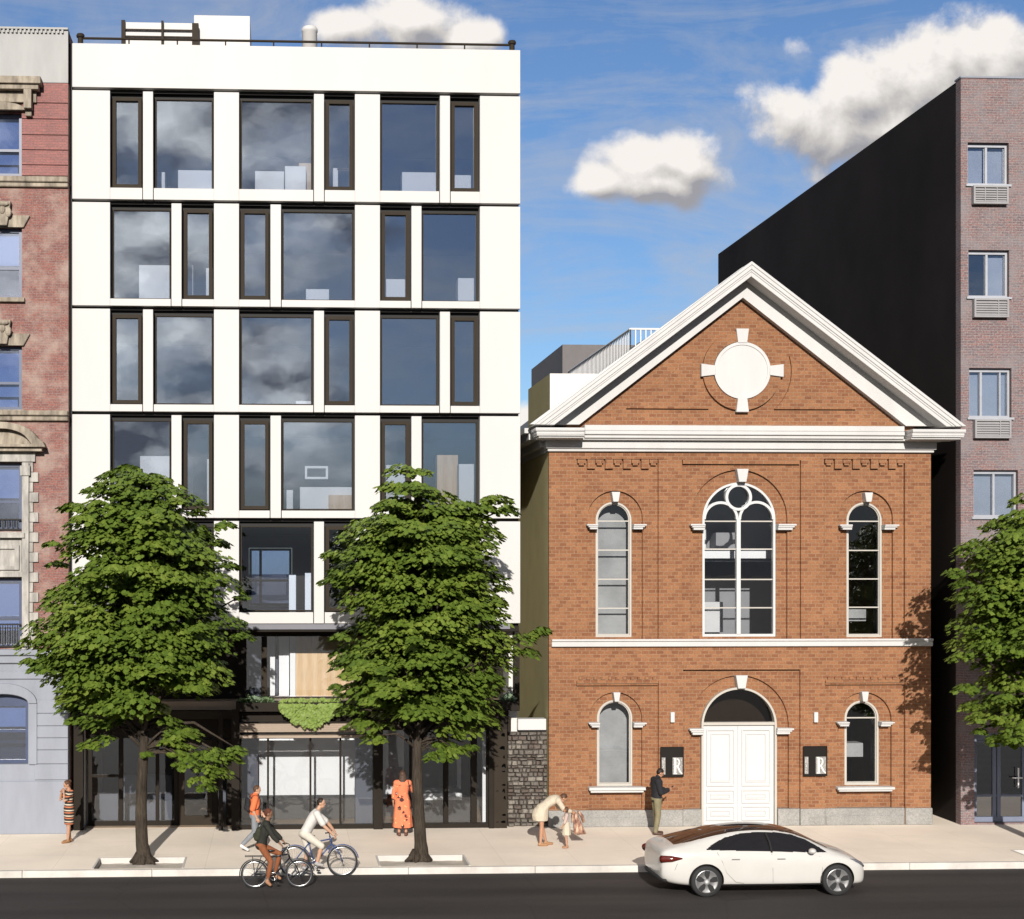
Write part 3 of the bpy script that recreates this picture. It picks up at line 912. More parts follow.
l1.plate(rect(XL + .1, XR - .1, zl, ZF + .3), [carch(*a) for a in ups] + [carch(*los[0]), clampz(carch(*los[1]), zl + .003), carch(*los[2])], YC + .095, YC + .20)
l1.plate(rect(XL + .2, XR - .2, zl, ZF + .25), [carch(*a) for a in upw] + [carch(*low[0]), clampz(carch(*low[1]), zl + .003), carch(*low[2])], YC + .185, YC + .42)
chp(l1, 'recessed_brickwork', M_BRICK)
# pediment relief: raised triangles and a ring of brick around the roundel
pr = MB()
pr.plate(t1, [], YC - .075, YC + .01)
pr.plate(t2, [], YC - .075, YC + .01)
pr.ring(arc(c0, z0c, rc * 1.45, 0, 2 * pi, 56)[:-1], arc(c0, z0c, rc * 1.06, 0, 2 * pi, 56)[:-1], YC - .10, YC + .01)
chp(pr, 'pediment_brick_relief', M_BRICK)
rd = MB()
rd.plate(arc(c0, z0c, rc * 1.0, 0, 2 * pi, 64)[:-1], [], YC - .115, YC + .02)
rd.ring(arc(c0, z0c, rc * 1.04, 0, 2 * pi, 64)[:-1], arc(c0, z0c, rc * .93, 0, 2 * pi, 64)[:-1], YC - .14, YC + .02)
ro = chp(rd, 'roundel', M_TRIM)
def key(mb, xc, zc, r0, r1, w0, w1, ang, y0):
    c, s = cos(ang), sin(ang)
    q = [(r0, -w0), (r1, -w1), (r1, w1), (r0, w0)]
    mb.plate([(xc + a * c - b2 * s, zc + a * s + b2 * c) for a, b2 in q], [], y0, y0 + .15)
for k in range(4):
    kb_ = MB(); key(kb_, c0, z0c, rc * 1.0, rc * 1.52, rc * .17, rc * .235, k * pi / 2, YC - .16)
    chp(kb_, 'keystone', M_TRIM, bevel=.01)

# side and rear walls, roof
YE = YC + 21
sw = MB()
sw.box(XL + .002, XL + .3, YC + .43, YE, 0, ZF + .4)
sw.box(XR - .3, XR - .002, YC + .43, YE, 0, ZF + .4)
sw.box(XL + .002, XL + .098, YC + .1125, YC + .429, 0.002, ZF + .4); sw.box(XR - .098, XR - .002, YC + .1125, YC + .429, 0.002, ZF + .4)
sw.box(XL + .31, XR - .31, YE - .3, YE, 0, ZF + .4)
chp(sw, 'side_wall', M_OLIVE)
cr = MB()
cr.box(XL + .31, XR - .31, YC + .43, YE - .31, 4.4, 4.7); cr.box(XL + .31, XR - .31, YC + 5.0, YC + 5.2, 0.1, 4.39)
cr.box(XL + .31, XR - .31, YC + 6.0, YC + 6.2, 4.71, ZF + .2); cr.box(XL + .31, XR - .31, YC + .43, YC + 6, ZF + .21, ZF + .35)
chp(cr, 'interior_wall', M_DARKROOM)

# ---- entablature
def zc(px, py, y): return PZ(px, py, y)
ent = MB()
profile = [  # front depth, z range (from the photograph), left/right overhang
    (YC - .10, 452.0, 449.0, .05), (YC - .16, 449.0, 440.5, .10), (YC - .30, 440.5, 438.6, .22)]
for (y, pb, pt, ovh) in profile:
    ent.box(XL - ovh, XR + ovh, y, YC + .3, zc(740, pb, y) + .001, zc(740, pt, y))
for (y, pb, pt, ovh) in ((YC - .36, 438.6, 435.0, -.9), (YC - .42, 435.0, 431.2, -.9), (YC - .40, 431.2, 425.5, -.9)):
    ent.box(XL - ovh, XR + ovh, y, YC - .02, zc(740, pb, y) + .001, zc(740, pt, y))
chp(ent, 'entablature', M_TRIM, bevel=.015)
YR = YC - .82
re = MB()
Zb0, Zb1 = PZ(560, 437.5, YR), PZ(560, 427.5, YR)
xl, xr = PX(535.8, YR), PX(966.3, YR)
xil, xir = PX(585, YR), PX(913, YR)
def cyma(y, z0, z1, dy):
    return [(y + dy * .9, z0), (y + dy * .55, z0 + (z1 - z0) * .12), (y + dy * .35, z0 + (z1 - z0) * .4), (y + dy * .12, z0 + (z1 - z0) * .55), (y, z0 + (z1 - z0) * .72), (y, z1)]
def retblock(xa, xb):
    n = 5
    pr_ = [(YR + .16, Zb0), (YR + .10, Zb0 + .05), (YR + .04, Zb0 + .09), (YR + .03, Zb0 + .17), (YR, Zb0 + .19), (YR, Zb1)]
    out_ = [.0, .06, .12, .13, .16, .16]
    # stack of slabs following the profile
    for i in range(len(pr_) - 1):
        y = min(pr_[i][0], pr_[i + 1][0]); o2 = .16 - out_[i + 1]
        re.box(xa + (o2 if xa == xl else .0), xb - (o2 if xb == xr else .0), y, YC - .02, pr_[i][1] + .0008, pr_[i + 1][1])
retblock(xl, xil); chp(re, 'cornice_return', M_TRIM, bevel=.012)
re = MB(); retblock(xir, xr); chp(re, 'cornice_return', M_TRIM, bevel=.012)
# raking cornices: stepped bands following the slope
apx, apz = P(752, 261, YR)
ezl = PZ(536, 424.5, YR); 
def rake(side):
    mb = MB()
    xe = xl - .02 if side < 0 else xr + .02
    ze = ezl
    slope = (apz - ze) / (apx - xe)
    dirv = Vector((apx - xe, apz - ze)).normalized()
    perp = Vector((-dirv.y, dirv.x)) if side < 0 else Vector((dirv.y, -dirv.x))
    if perp.y < 0: perp = -perp
    # band (t0, t1) measured down from the top edge, and its front depth
    for (t0, t1, y) in ((0, .075, YR), (.0755, .17, YR + .02), (.1705, .22, YR + .045), (.2205, .32, YR + .06)):
        def pt(t, at_apex):
            # offset line by t perpendicular; meet x = apx at the apex, z = horizontal at the eave
            if at_apex:
                return (apx, apz - t / dirv.x * (1 if dirv.x > 0 else -1))
            z = ze - .0
            dz = t / abs(dirv.x)
            return (xe + (dz / abs(slope)) * (1 if side < 0 else -1), z)
        a0, a1, b0, b1 = pt(t0, 0), pt(t1, 0), pt(t0, 1), pt(t1, 1)
        mb.plate([a0, a1, b1, b0] if side > 0 else [a0, b0, b1, a1], [], y, YC + .3)
    return mb
for s_ in (-1, 1):
    chp(rake(s_), 'raking_cornice', M_TRIM, bevel=.008)
# flat white fascia band under the soffit
fb = MB()
yF = YC - .22
tz = PZ(745, 279, yF); tx = PX(744, yF)
bz = PZ(600, 424.5, yF)
bi_l, bi_r = PX(579.5, yF), PX(906, yF)
iz = PZ(743, 297.5, yF)
sl_l = (iz - bz) / (PX(743, yF) - bi_l)
ext = 1.35
fb.plate([(bi_l - ext, bz), (bi_l, bz), (PX(743, yF), iz), (bi_r, bz), (bi_r + ext, bz), (PX(743, yF), iz + ext * sl_l * .8)], [], yF, YC + .05)
chp(fb, 'pediment_fascia', M_TRIM)
# roof planes and side eaves
rfm = MB()
xa, xb = xl + .1, xr - .1
rfm.plate([(xa, ezl - .25), (xb, ezl - .25), (apx, apz - .26)], [], YC + .31, YE)
chp(rfm, 'roof', M_SLATE)
se = MB()
for (o2, z0, z1) in ((.05, ZF - .02, ZF + .14), (.20, ZF + .141, ZF + .34), (.5, ZF + .341, ZF + .52), (.62, ZF + .521, ZF + .66)):
    se.box(XL - o2, XL + .25, YC + .31, YE, z0, z1); se.box(XR - .25, XR + o2, YC + .31, YE, z0, z1)
chp(se, 'side_eaves', M_TRIM)

# string course, granite plinth
st = MB()
st.box(XL + .06, XR + .02, YC - .10, YC + .02, cz_(740, 646.3), cz_(740, 641)); st.box(XL + .06, XR + .02, YC - .14, YC + .02, cz_(740, 641) + .001, cz_(740, 638.8))
chp(st, 'string_course', M_TRIM, bevel=.012)
gn = MB()
def plinth(p0, p1, y0, ztop): gn.box(cx_(p0), cx_(p1), y0, YC + .2, 0.002, ztop)
for p0, p1, y0, zt2 in ((548.5, 577, YC - .05, .46), (577.3, 658, YC - .012, .46), (658.3, 682.5, YC - .05, .46), (682.8, 701.6, YC - .02, .46),
                       (778, 799.6, YC - .02, .46), (800, 824.6, YC - .05, .46), (825, 904.6, YC - .012, .46), (905, 931.8, YC - .06, .46)):
    if p0 == 778: plinth(578, 657, YC - .035, .26); chp(gn, 'granite_plinth', M_GRAN, bevel=.015); gn = MB()
    plinth(p0, p1, y0, zt2)
plinth(826, 904, YC - .035, .26)
chp(gn, 'granite_plinth', M_GRAN, bevel=.015)

# corbels under the frieze and dentils over the lower windows
cb = MB()
def lump(px, py, w, h, y0, y1):
    x, z = cx_(px), cz_(px, py)
    cb.box(x, x + w, y0, y1, z - h, z)
for x0 in (577.5, 825):
    for k in range(5):
        p = x0 + k * 18.0
        lump(p + 0.2, 459.5, .22, .10, YC - .002, YC + .07); lump(p + 1.6, 462, .14, .09, YC + .01, YC + .068)
        cb.box(cx_(p + 10), cx_(p + 17.7), YC + .002, YC + .106, cz_(p, 468.5), cz_(p, 458.9))
        cb.box(cx_(p + 9.2), cx_(p + 17.6), YC - .02, YC + .002, cz_(p, 459), cz_(p, 457))
chp(cb, 'brick_corbels', M_BRICK); cb = MB()
for x0, x1 in ((577, 658), (825.5, 905)):
    for k in range(11):
        p = x0 + (x1 - x0) * (k + .2) / 11
        cb.box(cx_(p), cx_(p + 4.0), YC - .06, YC + .01, cz_(p, 679.5), cz_(p, 676.8))
    cb.box(cx_(x0), cx_(x1), YC - .03, YC + .01, cz_(600, 683.5), cz_(600, 680))
    cb.box(cx_(x0), cx_(x1), YC + .01, YC + .06, cz_(600, 685.5), cz_(600, 683.6))
    chp(cb, 'brick_dentils', M_BRICK); cb = MB()
cb.box(cx_(683), cx_(800), YC + .01, YC + .06, cz_(740, 464), cz_(740, 460)); cb.box(cx_(683), cx_(800), YC - .025, YC + .05, cz_(740, 669.5), cz_(740, 664))
chp(cb, 'brick_string', M_BRICK)

# keystones, imposts, sills
def trim_part(name, poly, y0=None, d=.29):
    t = MB(); y0 = YC - .07 if y0 is None else y0
    t.plate(poly, [], y0, y0 + d); chp(t, name, M_TRIM, bevel=.008)
for (xa_, xb_, yt, yb) in ((611.3, 619.7, 492, 501.8), (736.3, 748, 469, 482), (864, 872.2, 492.6, 502), (613, 620, 692.3, 701.5), (735.3, 747.2, 675.3, 688.4), (861, 868, 691.6, 701.5)):
    xm = (xa_ + xb_) / 2; w_ = (xb_ - xa_) / 2
    trim_part('keystone', [(cx_(xm - w_ * .62), cz_(xm, yb)), (cx_(xm + w_ * .62), cz_(xm, yb)), (cx_(xm + w_), cz_(xm, yt)), (cx_(xm - w_), cz_(xm, yt))])
for (xa_, xb_, yt, yb, sd_) in ((586.5, 597.5, 524.2, 529.3, -1), (633.2, 646, 524.2, 529.3, 1), (690, 704.6, 524, 530, -1), (777.6, 795.5, 524, 530, 1), (839, 851.5, 524.6, 529.7, -1), (884, 898, 524.6, 529.7, 1),
                             (588.3, 599.5, 722.5, 727.3, -1), (633.5, 646, 722.5, 727.3, 1), (689, 703, 728.5, 734.7, -1), (776.5, 793, 728, 734, 1), (836.4, 848.5, 721.8, 726.2, -1), (880.5, 893.4, 721.8, 726.2, 1)):
    i_ = MB(); xm = (xa_ + xb_) / 2
    za, zb_ = cz_(xm, yb), cz_(xm, yt); h_ = zb_ - za
    for k, (a, b2, ovh) in enumerate(((0, .4, .09), (.405, .7, .045), (.705, 1, 0))):
        x0, x1 = cx_(xa_), cx_(xb_)
        if sd_ < 0: x0 += ovh
        else: x1 -= ovh
        i_.box(x0, x1, YC - .05 - (.09 - ovh) * .6, YC + .22, za + a * h_, za + b2 * h_)
    chp(i_, 'impost', M_TRIM, bevel=.006)
for (xa_, xb_, yt, yb) in ((588.5, 645, 787, 792.3), (836.5, 893.4, 786.8, 791.2)):
    s2 = MB(); xm = (xa_ + xb_) / 2; za, zb_ = cz_(xm, yb), cz_(xm, yt); h_ = zb_ - za
    s2.box(cx_(xa_), cx_(xb_), YC - .12, YC + .2, za + h_ * .45, zb_); s2.box(cx_(xa_) + .05, cx_(xb_) - .05, YC - .07, YC + .2, za, za + h_ * .445)
    chp(s2, 'sill', M_TRIM, bevel=.008)

# ---- windows
YG = YC + .25
def arch_window(a, bars, inner='blind', seed=0):
    x0, x1, yt, yb = a
    X0, X1 = cx_(x0) + .003, cx_(x1) - .003; c = (x0 + x1) / 2
    zb_, zt2 = cz_(c, yb) + .003, cz_(c, yt) - .003
    f = MB()
    f.ring(archpoly(X0, X1, zb_, zt2), archpoly(X0 + .05, X1 - .05, zb_ + .06, zt2 - .05), YG - .06, YG + .10)
    f.ring(archpoly(X0 + .052, X1 - .052, zb_ + .062, zt2 - .052), archpoly(X0 + .075, X1 - .075, zb_ + .085, zt2 - .075), YG - .02, YG + .07)
    wo = chp(f, 'window', M_WFRAME)
    bb = MB()
    for py in bars:
        z = cz_(c, py); bb.box(X0 + .07, X1 - .07, YG - .01, YG + .03, z - .016, z + .016)
    if bars: chp(bb, 'glazing_bars', M_WFRAME, wo)
    g = MB(); g.plate(archpoly(X0 + .06, X1 - .06, zb_ + .07, zt2 - .06), [], YG + .035, YG + .042); chp(g, 'pane', M_DARKGL, wo)
    rv = MB()
    rv.ring(archpoly(X0 - .3, X1 + .3, zb_ - .2, zt2 + .3), archpoly(X0 + .03, X1 - .03, zb_ + .03, zt2 - .03), YG + .11, YG + .44)
    chp(rv, 'window_reveal', M_DARKROOM, wo)
    if inner == 'blind':
        p = MB(); p.box(X0 - .5, X1 + .5, YG + .47, YG + .50, zb_ - .3, zt2 + .4)
        k = 0; z = zb_ + .05
        while z < zt2:
            p.box(X0 - .4, X1 + .4, YG + .466, YG + .471, z, z + .215); z += .225
        chp(p, 'window_blind', M_BLIND, wo)
    else:
        p = MB(); z0, z1 = inner
        p.box(X0 - .1, X1 - .06, YG + .9, YG + 1.4, cz_(c, z1), cz_(c, z0)); chp(p, 'ledge_behind_glass', M_BLIND, wo)
    return wo
arch_window(upw[0], (520.8, 550, 579.3, 608.5))
arch_window(upw[2], (521, 550.3, 579, 607.5), inner=(610.5, 622.5))
arch_window(low[0], ())
arch_window(low[2], (718.6,), inner=(748, 762))

# great central window: two lancets and a roundel
x0, x1, yt, yb = upw[1]
X0, X1 = cx_(x0) + .003, cx_(x1) - .003
zb_, zt2 = cz_(741, yb) + .003, cz_(741, yt) - .003
f = MB()
f.ring(archpoly(X0, X1, zb_, zt2, 36), archpoly(X0 + .06, X1 - .06, zb_ + .07, zt2 - .06, 36), YG - .06, YG + .1)
XM = cx_(740.6)
r_big = (X1 - X0) / 2
zsp = cz_(741, 519)
f.box(XM - .055, XM + .055, YG - .08, YG + .09, zb_ + .071, zsp + .02)
gw = MB()
for (a, b2) in ((X0 + .05, XM - .03), (XM + .03, X1 - .05)):
    c = (a + b2) / 2; r_ = (b2 - a) / 2
    o_ = arc(c, zsp, r_ + .03, 0, pi, 24); i_ = arc(c, zsp, r_ - .04, pi, 0, 24)
    f.plate(o_ + i_, [], YG - .07, YG + .085)
zr = zt2 - .045 - .36
f.ring(arc(XM, zr, .37, 0, 2 * pi, 40)[:-1], arc(XM, zr, .295, 0, 2 * pi, 40)[:-1], YG - .085, YG + .075)
wo = chp(f, 'window', M_DOOR)
bb = MB()
for py in (521, 549, 579.5, 608):
    z = cz_(741, py)
    for a, b2 in ((X0 + .065, XM - .056), (XM + .056, X1 - .065)): bb.box(a, b2, YG - .01, YG + .03, z - .017, z + .017)
chp(bb, 'glazing_bars', M_WFRAME, wo)
g = MB(); g.plate(archpoly(X0 + .05, X1 - .05, zb_ + .05, zt2 - .05, 36), [], YG + .035, YG + .042); chp(g, 'pane', M_DARKGL, wo)
# mezzanine seen through it
mz = MB(); Yz = YG + .8
mz.mat(0).box(XL + 3.0, XR - 3.0, Yz, Yz + 4, cz_(741, 558), cz_(741, 550.5))
mz.mat(0).box(XL + 3.0, XR - 3.0, Yz - .04, Yz + .02, cz_(741, 549.5), cz_(741, 548.3))
mz.mat(0).box(XL + 3.0, XR - 3.0, Yz + .3, Yz + .4, cz_(741, 561.4), cz_(741, 560.2))
mz.mat(1).box(XL + 2.6, XR - 2.6, Yz + 2.5, Yz + 2.6, cz_(741, 548), cz_(741, 470))
mz.mat(2).box(PX(700, Yz + 1.5), PX(723, Yz + 1.5), Yz + 1.5, Yz + 2, cz_(741, 636), cz_(741, 604))
mz.mat(1).box(PX(716, Yz + 1.8), PX(738, Yz + 1.8), Yz + 1.8, Yz + 2.4, cz_(741, 548), cz_(741, 530))
mz.mat(2).box(PX(700, Yz + 1.8), PX(706, Yz + 1.8), Yz + 1.8, Yz + 2.4, cz_(741, 548), cz_(741, 521))
mz.mat(1).box(XL + 2.6, XR - 2.6, Yz + 2.2, Yz + 2.3, cz_(741, 640), cz_(741, 580))
chp(mz, 'mezzanine', [M_CAB, plain('mezzanine_grey', (.26, .26, .27), .7, .06), plain('mezzanine_white', (.62, .62, .62), .7, .04)])

# ---- doorway
x0, x1, yt, yb = low[1]
X0, X1 = cx_(x0) + .003, cx_(x1) - .003
zt2 = cz_(740, yt) - .003
f = MB()
ztr1, ztr0 = cz_(740, 722.6), cz_(740, 725.4)
f.ring([(X0, .01), (X1, .01)] + archpoly(X0, X1, 0, zt2, 36)[2:], [(X0 + .055, .012), (X1 - .055, .012)] + archpoly(X0 + .055, X1 - .055, .5, zt2 - .055, 36)[2:], YC + .05, YC + .3)
f.box(X0 + .056, X1 - .056, YC + .07, YC + .3, ztr0, ztr1)
df = chp(f, 'doorway_frame', M_WFRAME)
g = MB(); g.plate([(X0 + .05, ztr1 - .01), (X1 - .05, ztr1 - .01)] + archpoly(X0 + .05, X1 - .05, .5, zt2 - .05, 36)[2:], [], YC + .25, YC + .26)
chp(g, 'fanlight', glass('fanlight_glass', (.5, .47, .44), .07))
bk = MB(); bk.box(X0 - .3, X1 + .3, YC + .9, YC + .95, ztr0 - .1, zt2 + .2); chp(bk, 'fanlight_backing', plain('lobby_ceiling', (.26, .23, .20), .7))
xm = (X0 + X1) / 2 - .01
def panel_door(xa, xb, name):
    d_ = MB(); z1 = ztr0 - .004
    d_.box(xa, xb, YC + .15, YC + .21, .012, z1)
    W = xb - xa
    for (z0, z2) in ((.13, .52), (.60, .97), (1.07, z1 - .12)):
        a, b2 = xa + .10, xb - .10
        for (s, y) in ((0, YC + .11), (.11, YC + .12)):
            d_.ring(rect(a + s, b2 - s, z0 + s, z2 - s), rect(a + s + .03, b2 - s - .03, z0 + s + .03, z2 - s - .03), y, YC + .152)
        d_.box(a + .145, b2 - .145, YC + .141, YC + .152, z0 + .145, z2 - .145)
    return chp(d_, name, M_DOOR, bevel=.005)
panel_door(X0 + .058, xm - .002, 'door'); panel_door(xm + .002, X1 - .058, 'door')
ds = MB(); ds.box(X0 - .05, X1 + .05, YC - .12, YC + .4, 0.001, .011); chp(ds, 'door_sill', M_GRAN)

# ---- wall lamps and notice boards
M_SIGN = plain('black_sign_panel', (.009, .0075, .006), .5, .1, 3, spec=.15)
M_SIGNW = plain('white_sign_print', (.55, .54, .52), .5, .04, 20)
M_SIGNG = plain('grey_sign_print', (.20, .195, .185), .6, .5, 60)
for (p, lab) in ((671.8, 'small white box lamp above the notice board behind the man in black'),
                 (815, 'small white box lamp right of the arched white door')):
    X_, Z_ = P(p, 717, YC)
    t = empty('wall_lamp', (X_, YC, Z_), lab, 'wall lamp', 'wall lamps beside the church door')
    a = MB(); a.box(-.055, .055, -.11, -.03, -.14, .14); a.build('lamp_body', M_DOOR, t, bevel=.01)
    a = MB(); a.box(-.03, .03, -.029, .0, -.06, .06); a.build('bracket', M_DOOR, t)
def letter_R(mb, x, z, w, h, y0, y1):
    s = w / 1.0; t = h / 1.5
    stem = [(.10, 0), (.48, 0), (.48, .07), (.40, .10), (.40, 1.40), (.48, 1.43), (.48, 1.5), (.10, 1.5), (.10, 1.43), (.18, 1.40), (.18, .10), (.10, .07)]
    mb.plate([(x + a * s, z + b2 * t) for a, b2 in stem], [], y0, y1)
    bo = [(.405 + .40 * sin(q), 1.09 + .40 * cos(q)) for q in [pi * k / 14 for k in range(15)]]
    bi = [(.405 + .25 * sin(q), 1.09 + .29 * cos(q)) for q in [pi * k / 14 for k in range(15)]][::-1]
    mb.plate([(x + a * s, z + b2 * t) for a, b2 in (bo + bi)][::-1], [], y0, y1)
    leg = [(.44, .70), (.60, .42), (.80, .12), (1.0, 0.0), (1.06, .02), (1.06, .09), (.96, .16), (.78, .44), (.62, .74)]
    mb.plate([(x + a * s, z + b2 * t) for a, b2 in leg], [], y0, y1)
for (pa, pb, ya, yb_, lab) in ((660.1, 682.4, 746.8, 776, 'black notice board with a white letter R behind the man in the black jacket'),
                              (802.7, 825.6, 746, 775.3, 'black notice board with a white letter R right of the white door')):
    x0, z0 = P(pa, yb_, YC); x1, z1 = P(pb, ya, YC)
    X_, Z_ = (x0 + x1) / 2, (z0 + z1) / 2
    W, H = x1 - x0, z1 - z0
    t = empty('notice_board', (X_, YC, Z_), lab, 'notice board', 'notice boards beside the church door')
    a = MB(); a.box(-W / 2, W / 2, -.09, -.054, -H / 2, H / 2); a.build('panel', M_SIGN, t, bevel=.004)
    a = MB(); a.box(-W / 2 + .05, W / 2 - .05, -.0535, -.0, -H / 2 + .05, H / 2 - .05); a.build('mounting_box', M_SIGN, t)
    a = MB(); a.ring(rect(-W / 2 - .012, W / 2 + .012, -H / 2 - .012, H / 2 + .012), rect(-W / 2 + .02, W / 2 - .02, -H / 2 + .02, H / 2 - .02), -.1, -.08); a.build('frame', M_SIGN, t)
    a = MB(); gx0, gx1, gz0, gz1 = W * .02, W / 2 - .022, -H / 2 + .05, H * .15
    a.mat(1).box(gx0, gx1, -.0935, -.0905, gz0, gz1)
    rr = random.Random(3)
    for k in range(60):
        ux, uz = rr.uniform(gx0 + .012, gx1 - .02), rr.uniform(gz0 + .012, gz1 - .02); u = rr.uniform(.006, .014)
        a.mat(0).box(ux, ux + u, -.0948, -.0936, uz, uz + u)
    a.mat(0); letter_R(a, gx0 + .0, gz0 + .01, (gx1 - gx0) * .93, (gz1 - gz0) * .95, -.0975, -.0949)
    a.build('letter', [M_SIGNW, M_SIGNG], t, fix=True)
    a = MB(); a.mat(1).box(-W / 2 + .022, -W * .30, -.0935, -.0905, gz0, gz1)
    for k in range(60):
        ux, uz = rr.uniform(-W / 2 + .026, -W * .30 - .02), rr.uniform(gz0 + .01, gz1 - .02); u = rr.uniform(.006, .016)
        a.mat(0).box(ux, ux + u, -.0948, -.0936, uz, uz + u)
    a.build('print_strip', [M_SIGNW, M_SIGNG], t)

# ---------------------------------------------------------------- white and olive penthouse behind the pediment
Yp = 44.0
xp, zp = P(550, 373.5, Yp)
pent = empty('penthouse', (12.5, Yp, 0), 'white fronted olive penthouse block with a roof railing behind the church pediment', 'penthouse')
PL_ = Vector(pent.location)
def pn(mb, name, mats, parent=None, **k):
    mb.v = [tuple(Vector(v) - PL_) for v in mb.v]
    return mb.build(name, mats, parent or pent, **k)
a = MB(); a.mat(0).box(xp, 17.2, Yp, Yp + .05, ZF + .9, zp); a.mat(1).box(xp, xp + .2, Yp + .051, Yp + 3.9, ZF + .4, zp - .001)
a.mat(1).box(xp + .201, 17.2, Yp + .051, Yp + 3.89, ZF + .4, zp - .05); a.mat(1).box(10.3, 17.2, Yp + 3.9, Yp + 13, ZF + .4, zp - .05)
pn(a, 'wall', [plain('white_stucco', (.66, .64, .60), .8, .04), M_OLIVE])
M_RAIL = plain('white_railing', (.66, .66, .66), .5, .04)
a = MB(); xq, zq = P(630.5, 329, 46.0)
ye = 56.0
a.tube([(xq, 46, zq), (xq, ye, zq)], .035); a.tube([(xq, 46, zq), (xq + 1.6, 46, zq)], .035)
a.tube([(xq, 46, zp + .05), (xq, ye, zp + .05)], .03); a.tube([(xq, 46, zp + .05), (xq + 1.6, 46, zp + .05)], .03)
k = 46.0
while k < ye: a.tube([(xq, k, zp), (xq, k, zq)], .02, 5); k += .22
k = xq
while k < xq + 1.6: a.tube([(k, 46, zp), (k, 46, zq)], .02, 5); k += .16
pn(a, 'roof_railing', M_RAIL)
a = MB(); x5, z5 = P(562.5, 344.5, 56.0)
a.box(x5, x5 + 6, 56, 63, zp - 1, z5); pn(a, 'stair_bulkhead', plain('grey_bulkhead', (.13, .12, .12), .8, .06))

# ---------------------------------------------------------------- rough stone wall in the gap
Yq = YC + .25
xw0, xw1 = PX(507.4, Yq), PX(547.0, Yq)
zw = PZ(530, 731.5, Yq)
sw_ = empty('stone_wall', ((xw0 + xw1) / 2, Yq, 0), 'rough split stone wall filling the gap between the shopfront and the church', 'stone wall')
a = MB(); rr = random.Random(11)
z = 0.0
while z < zw - .01:
    h_ = min(rr.uniform(.075, .15), zw - z); x = xw0
    while x < xw1 - .01:
        w_ = min(rr.uniform(.09, .24), xw1 - x)
        if xw1 - x - w_ < .06: w_ = xw1 - x
        d_ = rr.uniform(.0, .11)
        g_ = .004
        j = lambda: rr.uniform(-.012, .012)
        x0, x1, z0, z1 = x + g_, x + w_ - g_, z + g_, z + h_ - g_
        vs = [(x0, Yq - d_ * .5, z0), (x1, Yq - d_ * .4, z0), (x1, Yq - d_ * .5, z1), (x0, Yq - d_ * .6, z1)]
        ins = .02
        vs += [(x0 + ins + j(), Yq - .04 - d_, z0 + ins + j()), (x1 - ins + j(), Yq - .04 - d_ + j(), z0 + ins + j()), (x1 - ins + j(), Yq - .05 - d_ + j(), z1 - ins + j()), (x0 + ins + j(), Yq - .04 - d_ + j(), z1 - ins + j())]
        vs += [(x0, Yq + .2, z0), (x1, Yq + .2, z0), (x1, Yq + .2, z1), (x0, Yq + .2, z1)]
        vs = [(p - sw_.location.x, q - sw_.location.y, r) for p, q, r in vs]
        a.mat(rr.choice((0, 0, 1, 2))).add(vs, [(4, 5, 6, 7), (0, 1, 5, 4), (1, 2, 6, 5), (2, 3, 7, 6), (3, 0, 4, 7), (8, 9, 1, 0), (9, 10, 2, 1), (10, 11, 3, 2), (11, 8, 0, 3)])
        x += w_
    z += h_
a.build('split_stone_facing', [stone('split_stone_grey', (.12, .105, .09), .45, 16), stone('split_stone_brown', (.095, .075, .063), .45, 16), stone('split_stone_pale', (.19, .17, .145), .4, 16)], sw_)
a = MB(); a.box(xw0 - sw_.location.x, xw1 - sw_.location.x, .1, .3, 0, zw + .05); a.build('mortar_core', M_BLACK, sw_)
a = MB(); xa, xb = PX(518, Yq - .15), PX(546.3, Yq - .15)
a.box(xa - sw_.location.x, xb - sw_.location.x, -.15, .25, zw + .052, PZ(530, 719, Yq - .15)); a.build('capping_block', M_DOOR, sw_, bevel=.01)
# ---------------------------------------------------------------- old brick tenement on the left
YL = 40.18
lx = lambda p: PX(p, YL)
lz = lambda py, px=30: PZ(px, py, YL)
M_TBRICK = brick('weathered_red_brick', (.225, .095, .078), (.165, .08, .072), (.20, .14, .125), .21, .068, .008, stain=(.33, .26, .22), stain_amt=.8, var=.4, patch=1.5)
M_RBRICK = brick('corbelled_red_brick', (.27, .115, .105), (.22, .105, .10), (.20, .115, .10), .21, .068, .008, var=.22)
M_BROWN = plain('weathered_brownstone', (.25, .215, .17), .85, .5, 6, spec=.2, bmp=.01, streak=True)
M_PALE = plain('pale_limestone', (.31, .295, .27), .8, .35, 7, spec=.2, bmp=.004, streak=True)
M_GREYP = plain('grey_painted_masonry', (.215, .23, .265), .7, .09, 2.2, spec=.25, bmp=.004, streak=True)
M_SHEET = plain('galvanised_sheet', (.24, .24, .235), .6, .12, 1.6, .15, .4, streak=True)
M_BLUEF = plain('navy_sash_frame', (.035, .05, .10), .4, .12, 3)
M_SASHG = glass('sash_glass', (.66, .74, .90), .20)
M_CURT = plain('pale_curtain', (.66, .67, .69), .7, .06, 2)
M_RGLASS = glass('pale_window_glass', (.84, .87, .92), .22)
M_BLINDW = plain('blind_with_sky_reflection', (.46, .50, .58), .7, .06, 2)  # pale blue sky reflection of the panes put into the blind colour
X0T = lx(-190); X1T = EDGE_L - .07
ten = empty('brick_tenement', ((X0T + X1T) / 2, YL, 0), 'old red brick tenement with stone window hoods and a grey painted ground floor', 'tenement')
TL = Vector(ten.location)
def tn(mb, name, mats, parent=None, **k):
    mb.v = [tuple(Vector(v) - TL) for v in mb.v]
    return mb.build(name, mats, parent or ten, **k)
tz_top = lz(30)
wrows = [(113, 176), (228, 298), (346, 410), (463, 531), (578, 648)]
cols = [(-15, 22), (-93, -56), (-171, -134)]
zst = lz(411)
zg = lz(650)
